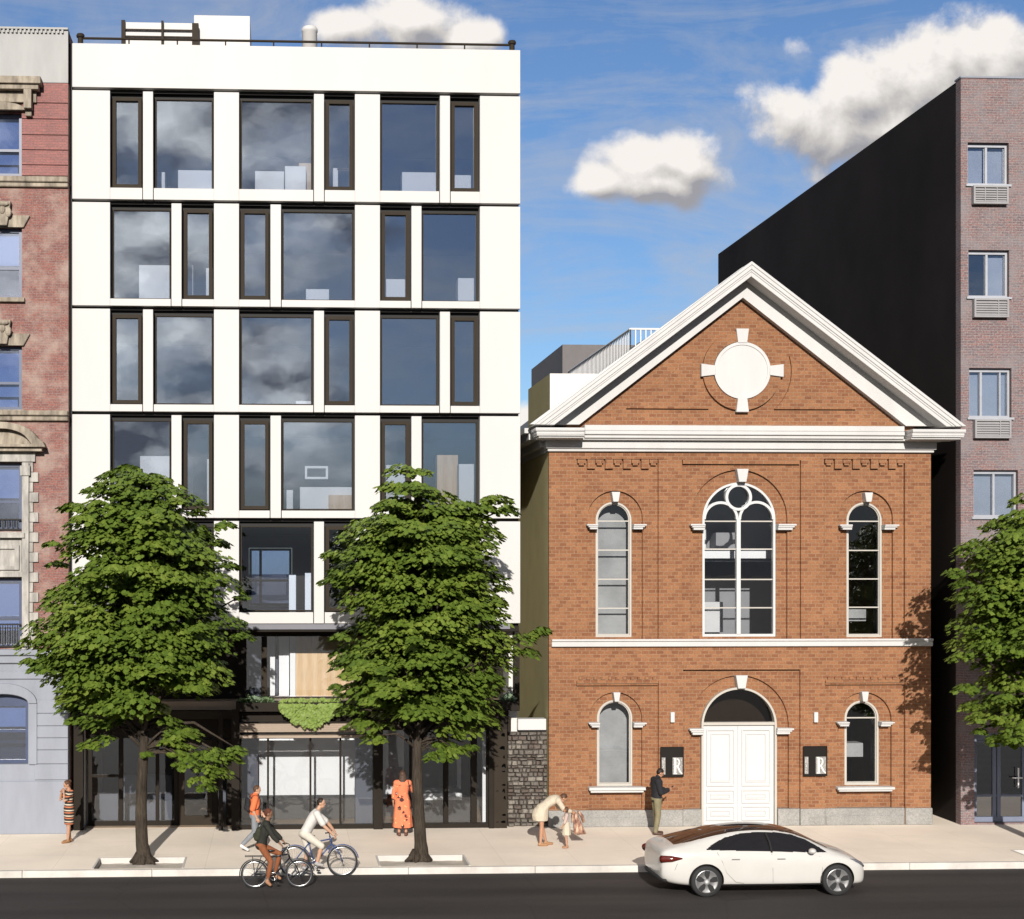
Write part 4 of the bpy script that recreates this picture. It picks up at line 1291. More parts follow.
up_holes = [rect(lx(a), lx(b2), lz(y1), lz(y0)) for a, b2 in cols for y0, y1 in wrows]
a = MB(); a.plate(rect(X0T, X1T, zg, tz_top), up_holes, YL, YL + .3); a.box(X0T, X0T + .3, YL + .31, YL + 14, 0, tz_top); a.box(X1T - .3, X1T, YL + .31, YL + 14, 0, tz_top); a.box(X0T + .31, X1T - .31, YL + 13.7, YL + 14, 0, tz_top)
tn(a, 'wall', M_TBRICK)
a = MB(); a.box(X0T + .31, X1T - .31, YL + .31, YL + 13.69, tz_top - .9, tz_top - .7); tn(a, 'roof', M_ROOF)
a = MB(); a.box(X0T + .31, X1T - .31, YL + 1.6, YL + 1.7, 0, tz_top - 1); tn(a, 'room_lining', M_DARKROOM)
# sheet metal parapet with a row of dentils
a = MB(); a.box(X0T, X1T, YL - .06, YL + .2, lz(83), lz(30.5)); a.box(X0T, X1T, YL - .12, YL + .25, lz(30.4), lz(28.5))
x = X0T
while x < X1T - .08: a.box(x, x + .05, YL - .12, YL - .062, lz(34), lz(30.6)); x += .11
tn(a, 'sheet_metal_parapet', M_SHEET)
# corbelled band of red brick
ys = [83.5, 104, 120, 136, 151, 166, 177]
segs = [X0T] + sorted([v for p, q in cols for v in (lx(p), lx(q))]) + [X1T]
for s_ in range(0, len(segs), 2):
    a = MB()
    for k in range(len(ys) - 1):
        zt_, zb_ = lz(ys[k]), lz(ys[k + 1])
        a.box(segs[s_] + (.001 if s_ else 0), segs[s_ + 1] - .001, YL - .055, YL - .001, zb_ + .03, zt_)
        a.box(segs[s_] + (.001 if s_ else 0), segs[s_ + 1] - .001, YL - .02, YL - .001, zb_, zb_ + .029)
    tn(a, 'corbelled_band', M_RBRICK)
a = MB(); a.box(X0T, X1T, YL - .16, YL + .02, lz(183), lz(177.5)); a.box(X0T, X1T, YL - .10, YL + .02, lz(187.5), lz(183.1)); tn(a, 'stone_band', M_BROWN, bevel=.02)
a = MB(); a.box(X0T, X1T, YL - .2, YL + .02, lz(416), lz(411)); a.box(X0T, X1T, YL - .12, YL + .02, lz(421), lz(416.1)); tn(a, 'string_course', M_BROWN, bevel=.02)
# ground floor, painted grey, with rusticated joints
gh = [[(lx(p - 6), lz(764)), (lx(q + 6.5), lz(764)), (lx(q + 6.5), lz(703))] + [(lx((p + q) / 2) + (lx(q + 6.5) - lx((p + q) / 2)) * cos(t_), lz(703) + (lz(694.5) - lz(703)) * sin(t_)) for t_ in [pi * k / 12 for k in range(1, 12)]] + [(lx(p - 6), lz(703))] for p, q in cols]
a = MB(); a.plate(rect(X0T, X1T, 0.0, zg - .001), gh, YL - .05, YL + .3)
tn(a, 'ground_floor_wall', M_GREYP)
a = MB()
jy = [700, 713.5, 726, 738, 750, 764, 780]
segs = [X0T] + sorted([v for p, q in cols for v in (lx(p - 14), lx(q + 13))]) + [X1T]
for k in range(len(jy) - 1):
    for s_ in range(0, len(segs), 2): a.box(segs[s_], segs[s_ + 1], YL - .085, YL - .051, lz(jy[k + 1]) + .014, lz(jy[k]))
a.box(X0T, X1T, YL - .10, YL - .051, 0.002, lz(781))
for p, q in cols:
    c = lx((p + q) / 2); r0 = lx(q + 6.5) - c
    o_ = [(c + (r0 + .24) * cos(t_), lz(703) + (lz(683) - lz(703)) * sin(t_)) for t_ in [pi * k / 16 for k in range(17)]]
    i_ = [(c + (r0 + .02) * cos(t_), lz(703) + (lz(693.5) - lz(703)) * sin(t_)) for t_ in [pi * k / 16 for k in range(17)]][::-1]
    a.plate(o_ + i_, [], YL - .15, YL - .051)
    a.box(c - r0 - .24, c - r0 - .02, YL - .12, YL - .051, lz(764), lz(703.2)); a.box(c + r0 + .02, c + r0 + .24, YL - .12, YL - .051, lz(764), lz(703.2))
tn(a, 'rustication', M_GREYP, bevel=.012)
a = MB(); a.box(X0T, X1T, YL - .22, YL + .02, lz(655), lz(649)); a.box(X0T, X1T, YL - .14, YL + .02, lz(663), lz(655.1)); a.box(X0T, X1T, YL - .1, YL - .051, lz(679), lz(671)); tn(a, 'ground_floor_cornice', M_GREYP, bevel=.02)
# window dressings
for ci_, (p, q) in enumerate(cols):
    xm = lx((p + q) / 2); xa, xb = lx(p), lx(q)
    for ri, (y0, y1) in enumerate(wrows):
        if ri in (1, 2):
            a = MB()
            a.plate([(xa - .05, lz(y0)), (xb + .05, lz(y0)), (xb + .22, lz(y0 - 12)), (xa - .22, lz(y0 - 12))], [], YL - .08, YL + .05)
            a.plate([(xm - .12, lz(y0 - 1)), (xm + .12, lz(y0 - 1)), (xm + .22, lz(y0 - 25)), (xm - .22, lz(y0 - 25))], [], YL - .19, YL + .05)
            for k in (-.16, 0, .16): a.ellipsoid((xm + k, YL - .19, lz(y0 - 17 + abs(k) * 20)), .09, .06, .13, 8, 6)
            a.ellipsoid((xm, YL - .22, lz(y0 - 22)), .2, .08, .07, 10, 6)
            tn(a, 'carved_lintel', M_BROWN, bevel=.012)
            a = MB(); a.box(xa - .08, xb + .08, YL - .12, YL + .2, lz(y1 + 4.5), lz(y1) - .002); tn(a, 'sill', M_BROWN, bevel=.012)
    # hood over the top window
    a = MB()
    a.box(xa - .55, xb + .55, YL - .42, YL - .06, lz(88), lz(81)); a.box(xa - .48, xb + .48, YL - .34, YL - .06, lz(93), lz(88.1)); a.box(xa - .4, xb + .4, YL - .15, YL - .06, lz(104), lz(93.1))
    a.plate([(xa - .3, lz(112)), (xb + .3, lz(112))] + [(xm + (xb - xa) * .62 * cos(t_), lz(112) + .2 * sin(t_)) for t_ in [pi * k / 10 for k in range(11)]], [], YL - .2, YL - .06)
    for xs in (xa - .28, xb + .1): a.box(xs, xs + .2, YL - .36, YL - .06, lz(112), lz(93.1)); a.box(xs + .02, xs + .18, YL - .2, YL - .06, lz(118), lz(112.1))
    tn(a, 'window_hood', M_BROWN, bevel=.02)
    # two storey stone bay dressing with a segmental pediment
    a = MB()
    o_ = [(xm + 1.12 * cos(t_), lz(449) + .95 * sin(t_)) for t_ in [pi * (.14 + .72 * k / 20) for k in range(21)]]
    w1 = o_[0][0] - xm
    seg = [(xm - 1.16, lz(448)), (xm + 1.16, lz(448)), (xm + 1.1, lz(443))] + [(xm + 1.0 * cos(t_), lz(446) + .60 * sin(t_)) for t_ in [pi * k / 20 for k in range(2, 19)]] + [(xm - 1.1, lz(443))]
    a.plate(seg, [[(xm - .8, lz(445.5)), (xm + .8, lz(445.5))] + [(xm + .74 * cos(t_), lz(445) + .40 * sin(t_)) for t_ in [pi * k / 16 for k in range(2, 15)]]], YL - .42, YL + .02)
    a.plate([(xm - .85, lz(446))] + [(xm + .85, lz(446))] + [(xm + .76 * cos(t_), lz(445) + .44 * sin(t_)) for t_ in [pi * k / 16 for k in range(2, 15)]], [], YL - .2, YL + .02)
    a.box(xm - 1.05, xm + 1.05, YL - .3, YL + .02, lz(452), lz(448.2))
    tn(a, 'segmental_pediment', M_BROWN, bevel=.012)
    a = MB()
    a.box(xa - .36, xb + .36, YL - .1, YL + .02, lz(462), lz(452.2))
    for s_ in (-1, 1):
        xe = xb if s_ > 0 else xa
        k = 0
        y = 462.5
        while y < 646:
            wq = .44 if k % 2 else .30
            x0, x1 = (xe + .01, xe + wq) if s_ > 0 else (xe - wq, xe - .01)
            a.box(x0, x1, YL - .07, YL + .02, lz(y + 9.6), lz(y)); y += 10; k += 1
        x0, x1 = (xe + .02, xe + .2) if s_ > 0 else (xe - .2, xe - .02)
        a.box(x0, x1, YL - .15, YL - .069, lz(646), lz(463))
        a.box(x0 - .04, x1 + .04, YL - .19, YL - .069, lz(476), lz(466)); a.box(x0 - .04, x1 + .04, YL - .19, YL - .069, lz(646), lz(636))
    a.box(xa + .002, xb - .002, YL - .04, YL + .1, lz(577), lz(532))
    a.ring(rect(xa + .06, xb - .06, lz(570), lz(545)), rect(xa + .18, xb - .18, lz(566), lz(549)), YL - .1, YL - .039)
    a.box(xa - .1, xb + .1, YL - .2, YL + .05, lz(538), lz(533)); a.box(xa - .05, xb + .05, YL - .12, YL + .05, lz(577), lz(572))
    tn(a, 'stone_dressing', M_PALE, bevel=.008)
    for ri, (y0, y1) in enumerate(wrows + [(694, 764)]):
        g_ = ri == 5
        x0, x1 = (lx(p - 6), lx(q + 6.5)) if g_ else (xa, xb)
        z0, z1 = lz(y1) + .004, lz(y0) - .004
        f = MB()
        if g_: f.box(x0 + .003, x1 - .003, YL + .16, YL + .28, lz(703), z1 + .02)
        if g_: z1 = lz(703)
        f.ring(rect(x0 + .003, x1 - .003, z0, z1), rect(x0 + .1, x1 - .1, z0 + .09, z1 - .09), YL + .14, YL + .28)
        zm = (z0 + z1) / 2 - (.12 if ri != 5 else -.05)
        f.box(x0 + .098, x1 - .098, YL + .17, YL + .27, zm - .035, zm + .035)
        fo = tn(f, 'sash_window', M_BLUEF)
        gq = MB(); gq.box(x0 + .09, x1 - .09, YL + .21, YL + .217, z0 + .08, z1 - .08); tn(gq, 'pane', M_SASHG, fo)
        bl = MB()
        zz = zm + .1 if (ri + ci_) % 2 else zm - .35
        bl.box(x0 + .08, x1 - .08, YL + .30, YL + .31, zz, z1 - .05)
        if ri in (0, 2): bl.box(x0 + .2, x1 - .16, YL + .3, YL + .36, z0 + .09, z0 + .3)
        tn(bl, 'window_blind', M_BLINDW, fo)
        if ri in (3, 4):
            gd = MB(); zt_ = z0 + (.62 if ri == 4 else .3)
            for zz in (z0 + .04, zt_): gd.box(x0 + .02, x1 - .02, YL + .02, YL + .05, zz - .02, zz + .02)
            k = x0 + .06
            while k < x1 - .04: gd.box(k, k + .022, YL + .025, YL + .045, z0 + .05, zt_); k += .13
            tn(gd, 'window_guard', M_BLACK, fo)

# ---------------------------------------------------------------- dark brick apartment block on the right
YB_ = 40.38
bx = lambda p: PX(p, YB_)
bz_ = lambda py, px=985: PZ(px, py, YB_)
M_DBRICK = brick('purple_brown_brick', (.20, .115, .108), (.13, .10, .106), (.21, .18, .175), .21, .07, .010, stain=(.20, .185, .19), stain_amt=.75, var=.45, patch=1.2)
M_BLACKW = plain('black_party_wall', (.019, .015, .0135), .85, .3, .25, spec=.12)
M_ALU = plain('aluminium_window_frame', (.34, .35, .38), .45, .08, 3, .4)
M_ACGR = plain('air_conditioner_casing', (.24, .235, .24), .6, .08, 4)
M_BLUEGR = plain('slate_blue_shop_frame', (.14, .16, .22), .5, .08, 3)
XB0 = bx(960.8); XB1 = XB0 + 9.0
TB = bz_(78.5)
blk = empty('apartment_block', ((XB0 + XB1) / 2, YB_, 0), 'tall purple brown brick block with window air conditioners and a black windowless side wall', 'building')
BL = Vector(blk.location)
def bk_(mb, name, mats, parent=None, **k):
    mb.v = [tuple(Vector(v) - BL) for v in mb.v]
    return mb.build(name, mats, parent or blk, **k)
wy = [(142.5, 184.5, 205), (250, 297, 318), (368, 417.5, 438.5), (470, 517, 538), (580, 628, 649)]
wp = [(967.6, 1008.8), (968.3, 1009.2), (969, 1011.5), (973.5, 1018), (973.5, 1018)]
holes = []; ws = []
for k, (y0, y1, y2) in enumerate(wy):
    for s_ in (0, 2.6, 5.2):
        x0, x1 = bx(wp[k][0]) + s_, bx(wp[k][1]) + s_
        holes.append(rect(x0, x1, bz_(y1), bz_(y0))); ws.append((k, x0, x1, bz_(y1), bz_(y0), bz_(y2)))
zsh = bz_(733)
shop = rect(bx(974.5), XB1 - .5, .05, zsh)
a = MB(); a.plate(rect(XB0, XB1, 0.0, TB), holes + [shop], YB_, YB_ + .3)
bk_(a, 'wall', M_DBRICK)
a = MB(); DEP = YB_ * (960.8 - 280.6) / (714.9 - 280.6)
a.box(XB0 + .001, XB0 + .25, YB_ + .301, DEP, 0, TB - .02); bk_(a, 'party_wall', M_BLACKW)
a = MB(); a.box(XB1 - .25, XB1, YB_ + .301, DEP, 0, TB - .02); a.box(XB0 + .26, XB1 - .26, DEP - .3, DEP, 0, TB - .02); bk_(a, 'far_wall', M_DBRICK)
a = MB(); a.box(XB0 + .26, XB1 - .26, YB_ + .302, DEP - .31, TB - .5, TB - .3); bk_(a, 'roof', M_ROOF)
a = MB(); a.box(XB0 - .02, XB1 + .02, YB_ - .03, YB_ + .36, TB + .001, TB + .06); bk_(a, 'coping', M_GREYP, bevel=.01)
a = MB(); a.box(XB0 + .26, XB1 - .26, YB_ + 1.4, YB_ + 1.5, 0, TB - .6); bk_(a, 'room_lining', M_DARKROOM)
for (k, x0, x1, z0, z1, z2) in ws:
    f = MB(); xm = x0 + (x1 - x0) * (.5 if k != 2 else .33)
    f.ring(rect(x0 + .003, x1 - .003, z0 + .003, z1 - .003), rect(x0 + .06, x1 - .06, z0 + .06, z1 - .1), YB_ + .12, YB_ + .25)
    f.box(xm - .03, xm + .03, YB_ + .13, YB_ + .24, z0 + .059, z1 - .099)
    if k == 2: f.box(x0 + (x1 - x0) * .78 - .02, x0 + (x1 - x0) * .78 + .02, YB_ + .13, YB_ + .24, z0 + .059, z1 - .099)
    f.box(x0 - .06, x1 + .05, YB_ - .06, YB_ + .28, z0 - .06, z0 - .001)
    fo = bk_(f, 'window', M_ALU)
    g = MB(); g.box(x0 + .055, x1 - .055, YB_ + .18, YB_ + .187, z0 + .055, z1 - .09); bk_(g, 'pane', M_RGLASS, fo)
    c_ = MB()
    if k == 1: c_.box(xm + .02, x1 - .05, YB_ + .27, YB_ + .28, z0 + .05, z1 - .08)
    elif k == 0: c_.box(x0 + .05, xm - .05, YB_ + .27, YB_ + .28, z0 + .05, z1 - .08); c_.box(xm + .04, x1 - .05, YB_ + .29, YB_ + .30, z0 + .05, z1 - .08)
    else: c_.box(x0 + .05, x1 - .05, YB_ + .27, YB_ + .28, z0 + .05, z1 - .08)
    bk_(c_, 'curtain', M_CURT, fo)
    if k < 3:
        ac = MB(); xa, xb = x0 + .1, x1 - .08
        zt_, zb_ = z0 - .065, z2
        ac.ring(rect(xa, xb, zb_, zt_), rect(xa + .05, xb - .05, zb_ + .05, zt_ - .05), YB_ - .16, YB_ - .001)
        ac.box(xa + .049, xb - .049, YB_ - .11, YB_ - .06, zb_ + .049, zt_ - .049)
        n_ = 6
        for i in range(n_):
            z = zb_ + .06 + (zt_ - zb_ - .12) * i / n_; ac.box(xa + .05, xb - .05, YB_ - .145, YB_ - .111, z, z + .035)
        for fx in (.33, .67) if k == 0 else (.7,): ac.box(xa + (xb - xa) * fx - .012, xa + (xb - xa) * fx + .012, YB_ - .155, YB_ - .146, zb_ + .05, zt_ - .05)
        bk_(ac, 'air_conditioner', M_ACGR)
# shopfront
a = MB(); x0, x1 = bx(975) , XB1 - .51
a.ring(rect(x0, x1, .06, zsh - .01), rect(x0 + .1, x1 - .1, .2, zsh - .2), YB_ + .1, YB_ + .22)
for p in (996.5, 1001, 1026, 1050):
    a.box(bx(p) - .05, bx(p) + .05, YB_ + .11, YB_ + .21, .19, zsh - .19)
a.box(x0 + .09, x1 - .09, YB_ + .12, YB_ + .2, .75, .81); a.box(x0 + .09, x1 - .09, YB_ + .12, YB_ + .2, 2.25, 2.31)
so_ = bk_(a, 'shopfront_frame', M_BLUEGR, bevel=.005)
g = MB(); g.box(x0 + .09, x1 - .09, YB_ + .155, YB_ + .162, .19, zsh - .19); bk_(g, 'pane', glass('blue_shop_glass', (.35, .37, .42), .22), so_)
h = MB(); h.tube([(bx(1019), YB_ + .03, 1.0), (bx(1019), YB_ + .03, 1.55)], .02); h.tube([(bx(1013), YB_ + .03, 1.28), (bx(1023), YB_ + .03, 1.28)], .018); h.tube([(bx(1019), YB_ + .03, 1.05), (bx(1019), YB_ + .12, 1.05)], .012); bk_(h, 'door_handle', M_CAB, so_)
# ---------------------------------------------------------------- street trees
m = bpy.data.materials.new('maple_leaf'); m.use_nodes = True
N, L = m.node_tree.nodes, m.node_tree.links; N.clear()
o_ = N.new('ShaderNodeOutputMaterial')
at = N.new('ShaderNodeAttribute'); at.attribute_name = 'tint'
lc = ramp(N, L, at.outputs['Fac'], [(0, (.055, .092, .013)), (.55, (.098, .146, .019)), (1, (.152, .196, .031))])
pb = N.new('ShaderNodeBsdfPrincipled'); L.new(lc, pb.inputs['Base Color']); pb.inputs['Roughness'].default_value = .5
pb.inputs['Specular IOR Level'].default_value = .25
tl = N.new('ShaderNodeBsdfTranslucent'); L.new(mix(N, L, 1.0, lc, (1.25, 1.35, .5), 'MULTIPLY'), tl.inputs[0])
ms = N.new('ShaderNodeMixShader'); ms.inputs[0].default_value = .18
L.new(pb.outputs[0], ms.inputs[1]); L.new(tl.outputs[0], ms.inputs[2]); L.new(ms.outputs[0], o_.inputs[0])
M_LEAF = m
m, N, L, b = _nt('bark')
v = pos(N)
n1 = noise(N, L, vscale(N, L, v, (9, 9, 1.3)), 3, 6, .65); n2 = noise(N, L, v, 2.5, 4, .6)
c = ramp(N, L, n1, [(.3, (.022, .017, .0125)), (.7, (.068, .053, .039))])
c = mix(N, L, 1.0, c, ramp(N, L, n2, [(.3, .75), (.7, 1.2)]), 'MULTIPLY')
L.new(c, b.inputs['Base Color']); b.inputs['Roughness'].default_value = .9; b.inputs['Specular IOR Level'].default_value = .15
bump(N, L, n1, .9, .03, b)
M_BARK = m

LEAF = [(0, 0), (.08, .24), (.28, .50), (.44, .34), (.62, .42), (.78, .20), (1.0, 0)]
def leaf_mesh(name, leaves, mat, parent):
    """leaves: (position, axis, normal, size, tint)"""
    vs, fs, tint = [], [], []
    for (p, a, n, s, t) in leaves:
        a = a.normalized(); w = n.cross(a)
        if w.length < 1e-4: w = a.orthogonal()
        w.normalize(); n = a.cross(w)
        b0 = len(vs)
        k = len(LEAF)
        for sg in (1, -1):
            for (u, q) in LEAF:
                if sg < 0 and q == 0: continue
                vs.append(p + a * (u * s) + w * (sg * q * s) + n * (-q * .38 * s - u * u * .28 * s))
        right = [b0 + i for i in range(k)]
        left = [b0] + [b0 + k + i for i in range(k - 2)] + [b0 + k - 1]
        fs.append(right); fs.append(left[::-1]); tint += [t, t]
    me = bpy.data.meshes.new(name)
    me.from_pydata(vs, [], fs)
    at = me.attributes.new('tint', 'FLOAT', 'FACE'); at.data.foreach_set('value', tint)
    me.materials.append(mat); me.update()
    o = bpy.data.objects.new(name, me); COL.objects.link(o); o.parent = parent
    return o

def shelf(leaves, c, out, rx, rz, n, rng, size):
    """a drooping spray of leaves: dense on its upper side, tips hanging outwards"""
    tb = rng.uniform(.25, .75)
    for _ in range(n):
        a = rng.uniform(0, 2 * pi); r = sqrt(rng.random())
        dx, dy = r * cos(a), r * sin(a)
        z = rz * (1 - r * r) - rng.random() ** 2 * rz * 1.3 - .35 * rz * r
        p = c + Vector((dx * rx, dy * rx, z))
        rad = Vector((dx, dy, 0)) * .8 + out * .6 + Vector((rng.uniform(-.6, .6), rng.uniform(-.6, .6), 0))
        if rad.length < .05: rad = Vector((1, 0, 0))
        rad.normalize()
        droop = rng.uniform(.1, .8)
        ax = (rad + Vector((0, 0, -droop))).normalized()
        nm = (Vector((0, 0, 1)) + rad * droop + Vector((rng.uniform(-.45, .45), rng.uniform(-.45, .45), rng.uniform(-.2, .2)))).normalized()
        t = min(1, max(0, tb + rng.uniform(-.28, .28)))
        leaves.append((p, ax, nm, size * rng.uniform(.7, 1.25), t))

def tree(label, base, rows, extra, trunk_r, fork_z, seed, lean=0.0, gaps=(), nsh=190):
    """rows: (z, reach to -X, reach to +X) of the crown in metres around the trunk axis"""
    rng = random.Random(seed)
    t = empty('street_tree', base, label, 'tree', 'street trees along the kerb')
    zs = [r[0] for r in rows]; ztop, zbot = max(zs), min(zs)
    def reach(z):
        for (a, b2) in zip(rows, rows[1:]):
            if a[0] >= z >= b2[0]:
                f = (a[0] - z) / (a[0] - b2[0] + 1e-9)
                return a[1] + (b2[1] - a[1]) * f, a[2] + (b2[2] - a[2]) * f
        return rows[-1][1], rows[-1][2]
    centres = []
    voids = []
    for _ in range(24):
        z = rng.uniform(zbot + .2, ztop - .6); l, r = reach(z); a = rng.uniform(pi * .9, 2.1 * pi); q = rng.uniform(.55, 1.0)
        voids.append((Vector(((r - l) / 2 + cos(a) * q * (r + l) / 2, sin(a) * q * (r + l) * .45, z)), rng.uniform(.3, .58)))
    k = 0; tries = 0
    while len(centres) < nsh and tries < nsh * 60:
        tries += 1
        z = rng.uniform(zbot, ztop)
        l, r = reach(z)
        cx, hw = (r - l) / 2, (r + l) / 2
        if rng.random() > (hw / 2.6 + .12): continue
        a = rng.uniform(0, 2 * pi)
        q = sqrt(rng.uniform(.12, 1)) 
        rs = min(.62, .26 + hw * .16)
        dpt = hw * .9
        x = cx + cos(a) * q * max(.05, hw - rs * .5); y = sin(a) * q * max(.05, dpt - rs * .5)
        if any((x - gx) ** 2 + (z - gz) ** 2 < gr * gr for gx, gz, gr in gaps): continue
        c = Vector((x, y, z))
        if any((c - vc_).length < vr_ for vc_, vr_ in voids): continue
        if any((c.x - d.x) ** 2 + (c.y - d.y) ** 2 + ((c.z - d.z) * 1.25) ** 2 < (.46) ** 2 for d, _ in centres): continue
        centres.append((c, rs))
    for _ in range(22):
        z = rng.uniform(zbot, ztop - .1); l, r = reach(z); a = rng.uniform(0, 2 * pi)
        centres.append((Vector(((r - l) / 2 + cos(a) * ((r + l) / 2 + .06), sin(a) * (r + l) * .47, z)), rng.uniform(.16, .26)))
    for (x, y, z, rs) in extra: centres.append((Vector((x, y, z)), rs))
    leaves = []
    for (c, rs) in centres:
        out = Vector((c.x, c.y, 0)); out = out.normalized() if out.length > .05 else Vector((0, 0, 0))
        rs2 = rs * rng.uniform(.8, 1.25)
        shelf(leaves, c, out, rs2, rs2 * .32, int(50 + 290 * rs2 * rs2), rng, rng.uniform(.12, .16))
    leaf_mesh('crown', leaves, M_LEAF, t)
    # trunk and limbs
    tk = MB(); tk.sm = True
    pts, rad = [], []
    zt = ztop - .9
    n = 18
    for i in range(n + 1):
        f = i / n; z = zt * f
        pts.append((lean * f + .05 * sin(z * 1.3 + seed), .04 * sin(z * .9 + 2 * seed), z - .04))
        r_ = trunk_r * (1 - .28 * min(1, z / fork_z)) if z < fork_z else trunk_r * .72 * max(.12, 1 - (z - fork_z) / (zt - fork_z))
        rad.append(r_)
    zz = [(.0, 1.75), (.06, 1.45), (.16, 1.2), (.34, 1.06)]
    pts = [(pts[0][0], pts[0][1], z - .03) for z, _ in zz] + pts[1:]
    rad = [trunk_r * k_ for _, k_ in zz] + rad[1:]
    tk.tube(pts, rad, 14)
    # root flare
    for k in range(7):
        a = k * 2 * pi / 7 + seed; l_ = rng.uniform(.32, .5) * trunk_r / .19
        tk.tube([(cos(a) * trunk_r * .6, sin(a) * trunk_r * .6, .22), (cos(a) * trunk_r * 1.2, sin(a) * trunk_r * 1.2, .07), (cos(a) * l_ * 1.1, sin(a) * l_ * 1.1, .0)], [.09, .085, .02], 7)
    def axis(z):
        f = max(0, min(1, z / zt)); return Vector((lean * f + .05 * sin(z * 1.3 + seed), .04 * sin(z * .9 + 2 * seed), z))
    for i, (c, rs) in enumerate(centres):
        d = sqrt(c.x ** 2 + c.y ** 2)
        low = c.z < fork_z + .6
        if i % 3 and not low and (c, rs) not in centres[-len(extra):]: continue
        z0 = max(fork_z * (.9 + .28 * rng.random()), c.z - d * .75 - .2)
        if z0 >= zt: continue
        s = axis(z0)
        mid = (s + c) / 2 + Vector((rng.uniform(-.12, .12), rng.uniform(-.12, .12), .10 + .12 * d))
        r0 = max(.018, min(.065, .02 + .022 * d)) * (trunk_r / .19)
        tk.tube([s, s.lerp(mid, .55) + Vector((0, 0, .03)), mid, c.lerp(mid, .4), c], [r0, r0 * .85, r0 * .65, r0 * .42, r0 * .2], 7)
    tk.build('trunk', M_BARK, t, fix=False)
    return t

def crown_rows(px, rows, Y):
    """crown outline from image pixels, set against the trunk axis"""
    x0 = PX(px, Y); out = []
    for (py, l, r) in rows:
        z = PZ(px, py, Y)
        out.append((z, x0 - PX(l, Y), PX(r, Y) - x0))
    return out
YT = 36.55
def loc(px, tx, py, dy=0.0):
    return (PX(px, YT + dy) - PX(tx, YT), dy, PZ(px, py, YT + dy))
r1 = crown_rows(143, [(463, 118, 152), (482, 92, 182), (500, 70, 203), (520, 64, 222), (545, 55, 232), (565, 48, 240), (590, 46, 241), (615, 36, 240), (640, 30, 240), (660, 32, 236), (680, 42, 228), (695, 56, 208), (708, 66, 192)], YT)
ex1 = [(*loc(172, 143, 738, -.3), .34), (*loc(186, 143, 732, -.25), .32), (*loc(188, 143, 760, -.35), .32), (*loc(214, 143, 752, -.35), .34), (*loc(236, 143, 748, -.25), .24), (*loc(206, 143, 785, -.3), .22), (*loc(176, 143, 752, -.3), .28), (*loc(80, 143, 718, 0), .36), (*loc(98, 143, 722, -.2), .36), (*loc(116, 143, 716, .2), .3), (*loc(70, 143, 706, .1), .3), (*loc(168, 143, 718, -.2), .3), (*loc(182, 143, 742, -.1), .33), (*loc(196, 143, 752, -.2), .30), (*loc(209, 143, 765, -.3), .36), (*loc(228, 143, 757, -.3), .30), (*loc(200, 143, 778, -.3), .28), (*loc(219, 143, 770, -.2), .26), (*loc(178, 143, 728, -.1), .35), (*loc(90, 143, 742, .1), .32), (*loc(104, 143, 735, .2), .3),
       (*loc(147, 143, 752, -.1), .12), (*loc(72, 143, 505, 0), .3)]
g1_ = [(*loc(158, 143, 694)[::2], .42), (*loc(212, 143, 600)[::2], .22), (*loc(118, 143, 598)[::2], .24), (*loc(150, 143, 590)[::2], .2), (*loc(190, 143, 725)[::2], .2)]
X1, _ = G(143, 858, 0)
tree('tall leafy maple tree with a low hanging branch in front of the residential entrance', (PX(143, YT), YT, -.09), [(z + .09, a, b2) for z, a, b2 in r1], [(a, b2, z + .09, s) for a, b2, z, s in ex1], .16, 2.9, 3, 0.0, [(a, z + .09, r) for a, z, r in g1_])
r2 = crown_rows(419, [(468, 388, 432), (486, 378, 442), (500, 366, 474), (520, 352, 500), (548, 332, 505), (570, 330, 503), (590, 345, 507), (610, 346, 508), (630, 342, 506), (650, 338, 506), (670, 334, 506), (688, 340, 506), (700, 352, 498), (712, 368, 486)], YT)
ex2 = [(*loc(362, 419, 722, -.2), .36), (*loc(374, 419, 736, -.1), .32), (*loc(350, 419, 708, .1), .34), (*loc(448, 419, 728, -.2), .34), (*loc(468, 419, 730, 0), .36), (*loc(482, 419, 718, .2), .34), (*loc(444, 419, 742, .1), .28), (*loc(384, 419, 722, .3), .3), (*loc(496, 419, 498, 0), .36), (*loc(506, 419, 508, .1), .28), (*loc(484, 419, 506, -.2), .36), (*loc(522, 419, 636, 0), .36), (*loc(536, 419, 632, 0), .26), (*loc(510, 419, 648, -.2), .36), (*loc(543, 419, 628, 0), .2), (*loc(528, 419, 650, 0), .25),
       (*loc(440, 419, 752, -.2), .34), (*loc(456, 419, 748, -.3), .34), (*loc(334, 419, 552, -.2), .3), (*loc(334, 419, 578, -.2), .3), (*loc(470, 419, 745, -.1), .22)]
g2_ = [(*loc(417, 419, 716)[::2], .22), (*loc(417, 419, 735)[::2], .3), (*loc(400, 419, 668)[::2], .2), (*loc(445, 419, 560)[::2], .2), (*loc(380, 419, 630)[::2], .22), (*loc(425, 419, 672)[::2], .26)]
tree('tall leafy maple tree behind the woman in the orange dress', (PX(419, YT), YT, -.09), [(z + .09, a, b2) for z, a, b2 in r2], [(a, b2, z + .09, s) for a, b2, z, s in ex2], .16, 2.7, 8, 0.0, [(a, z + .09, r) for a, z, r in g2_])
r3 = crown_rows(1058, [(486, 1040, 1085), (500, 1015, 1105), (520, 985, 1130), (545, 972, 1145), (575, 960, 1155), (600, 958, 1158), (625, 962, 1158), (650, 964, 1155), (672, 972, 1150), (700, 978, 1145), (725, 982, 1135), (742, 1000, 1115)], YT)
ex3 = [(*loc(963, 1058, 582, 0), .32), (*loc(962, 1058, 655, 0), .3), (*loc(985, 1058, 715, -.2), .36), (*loc(1000, 1058, 738, -.2), .34)]
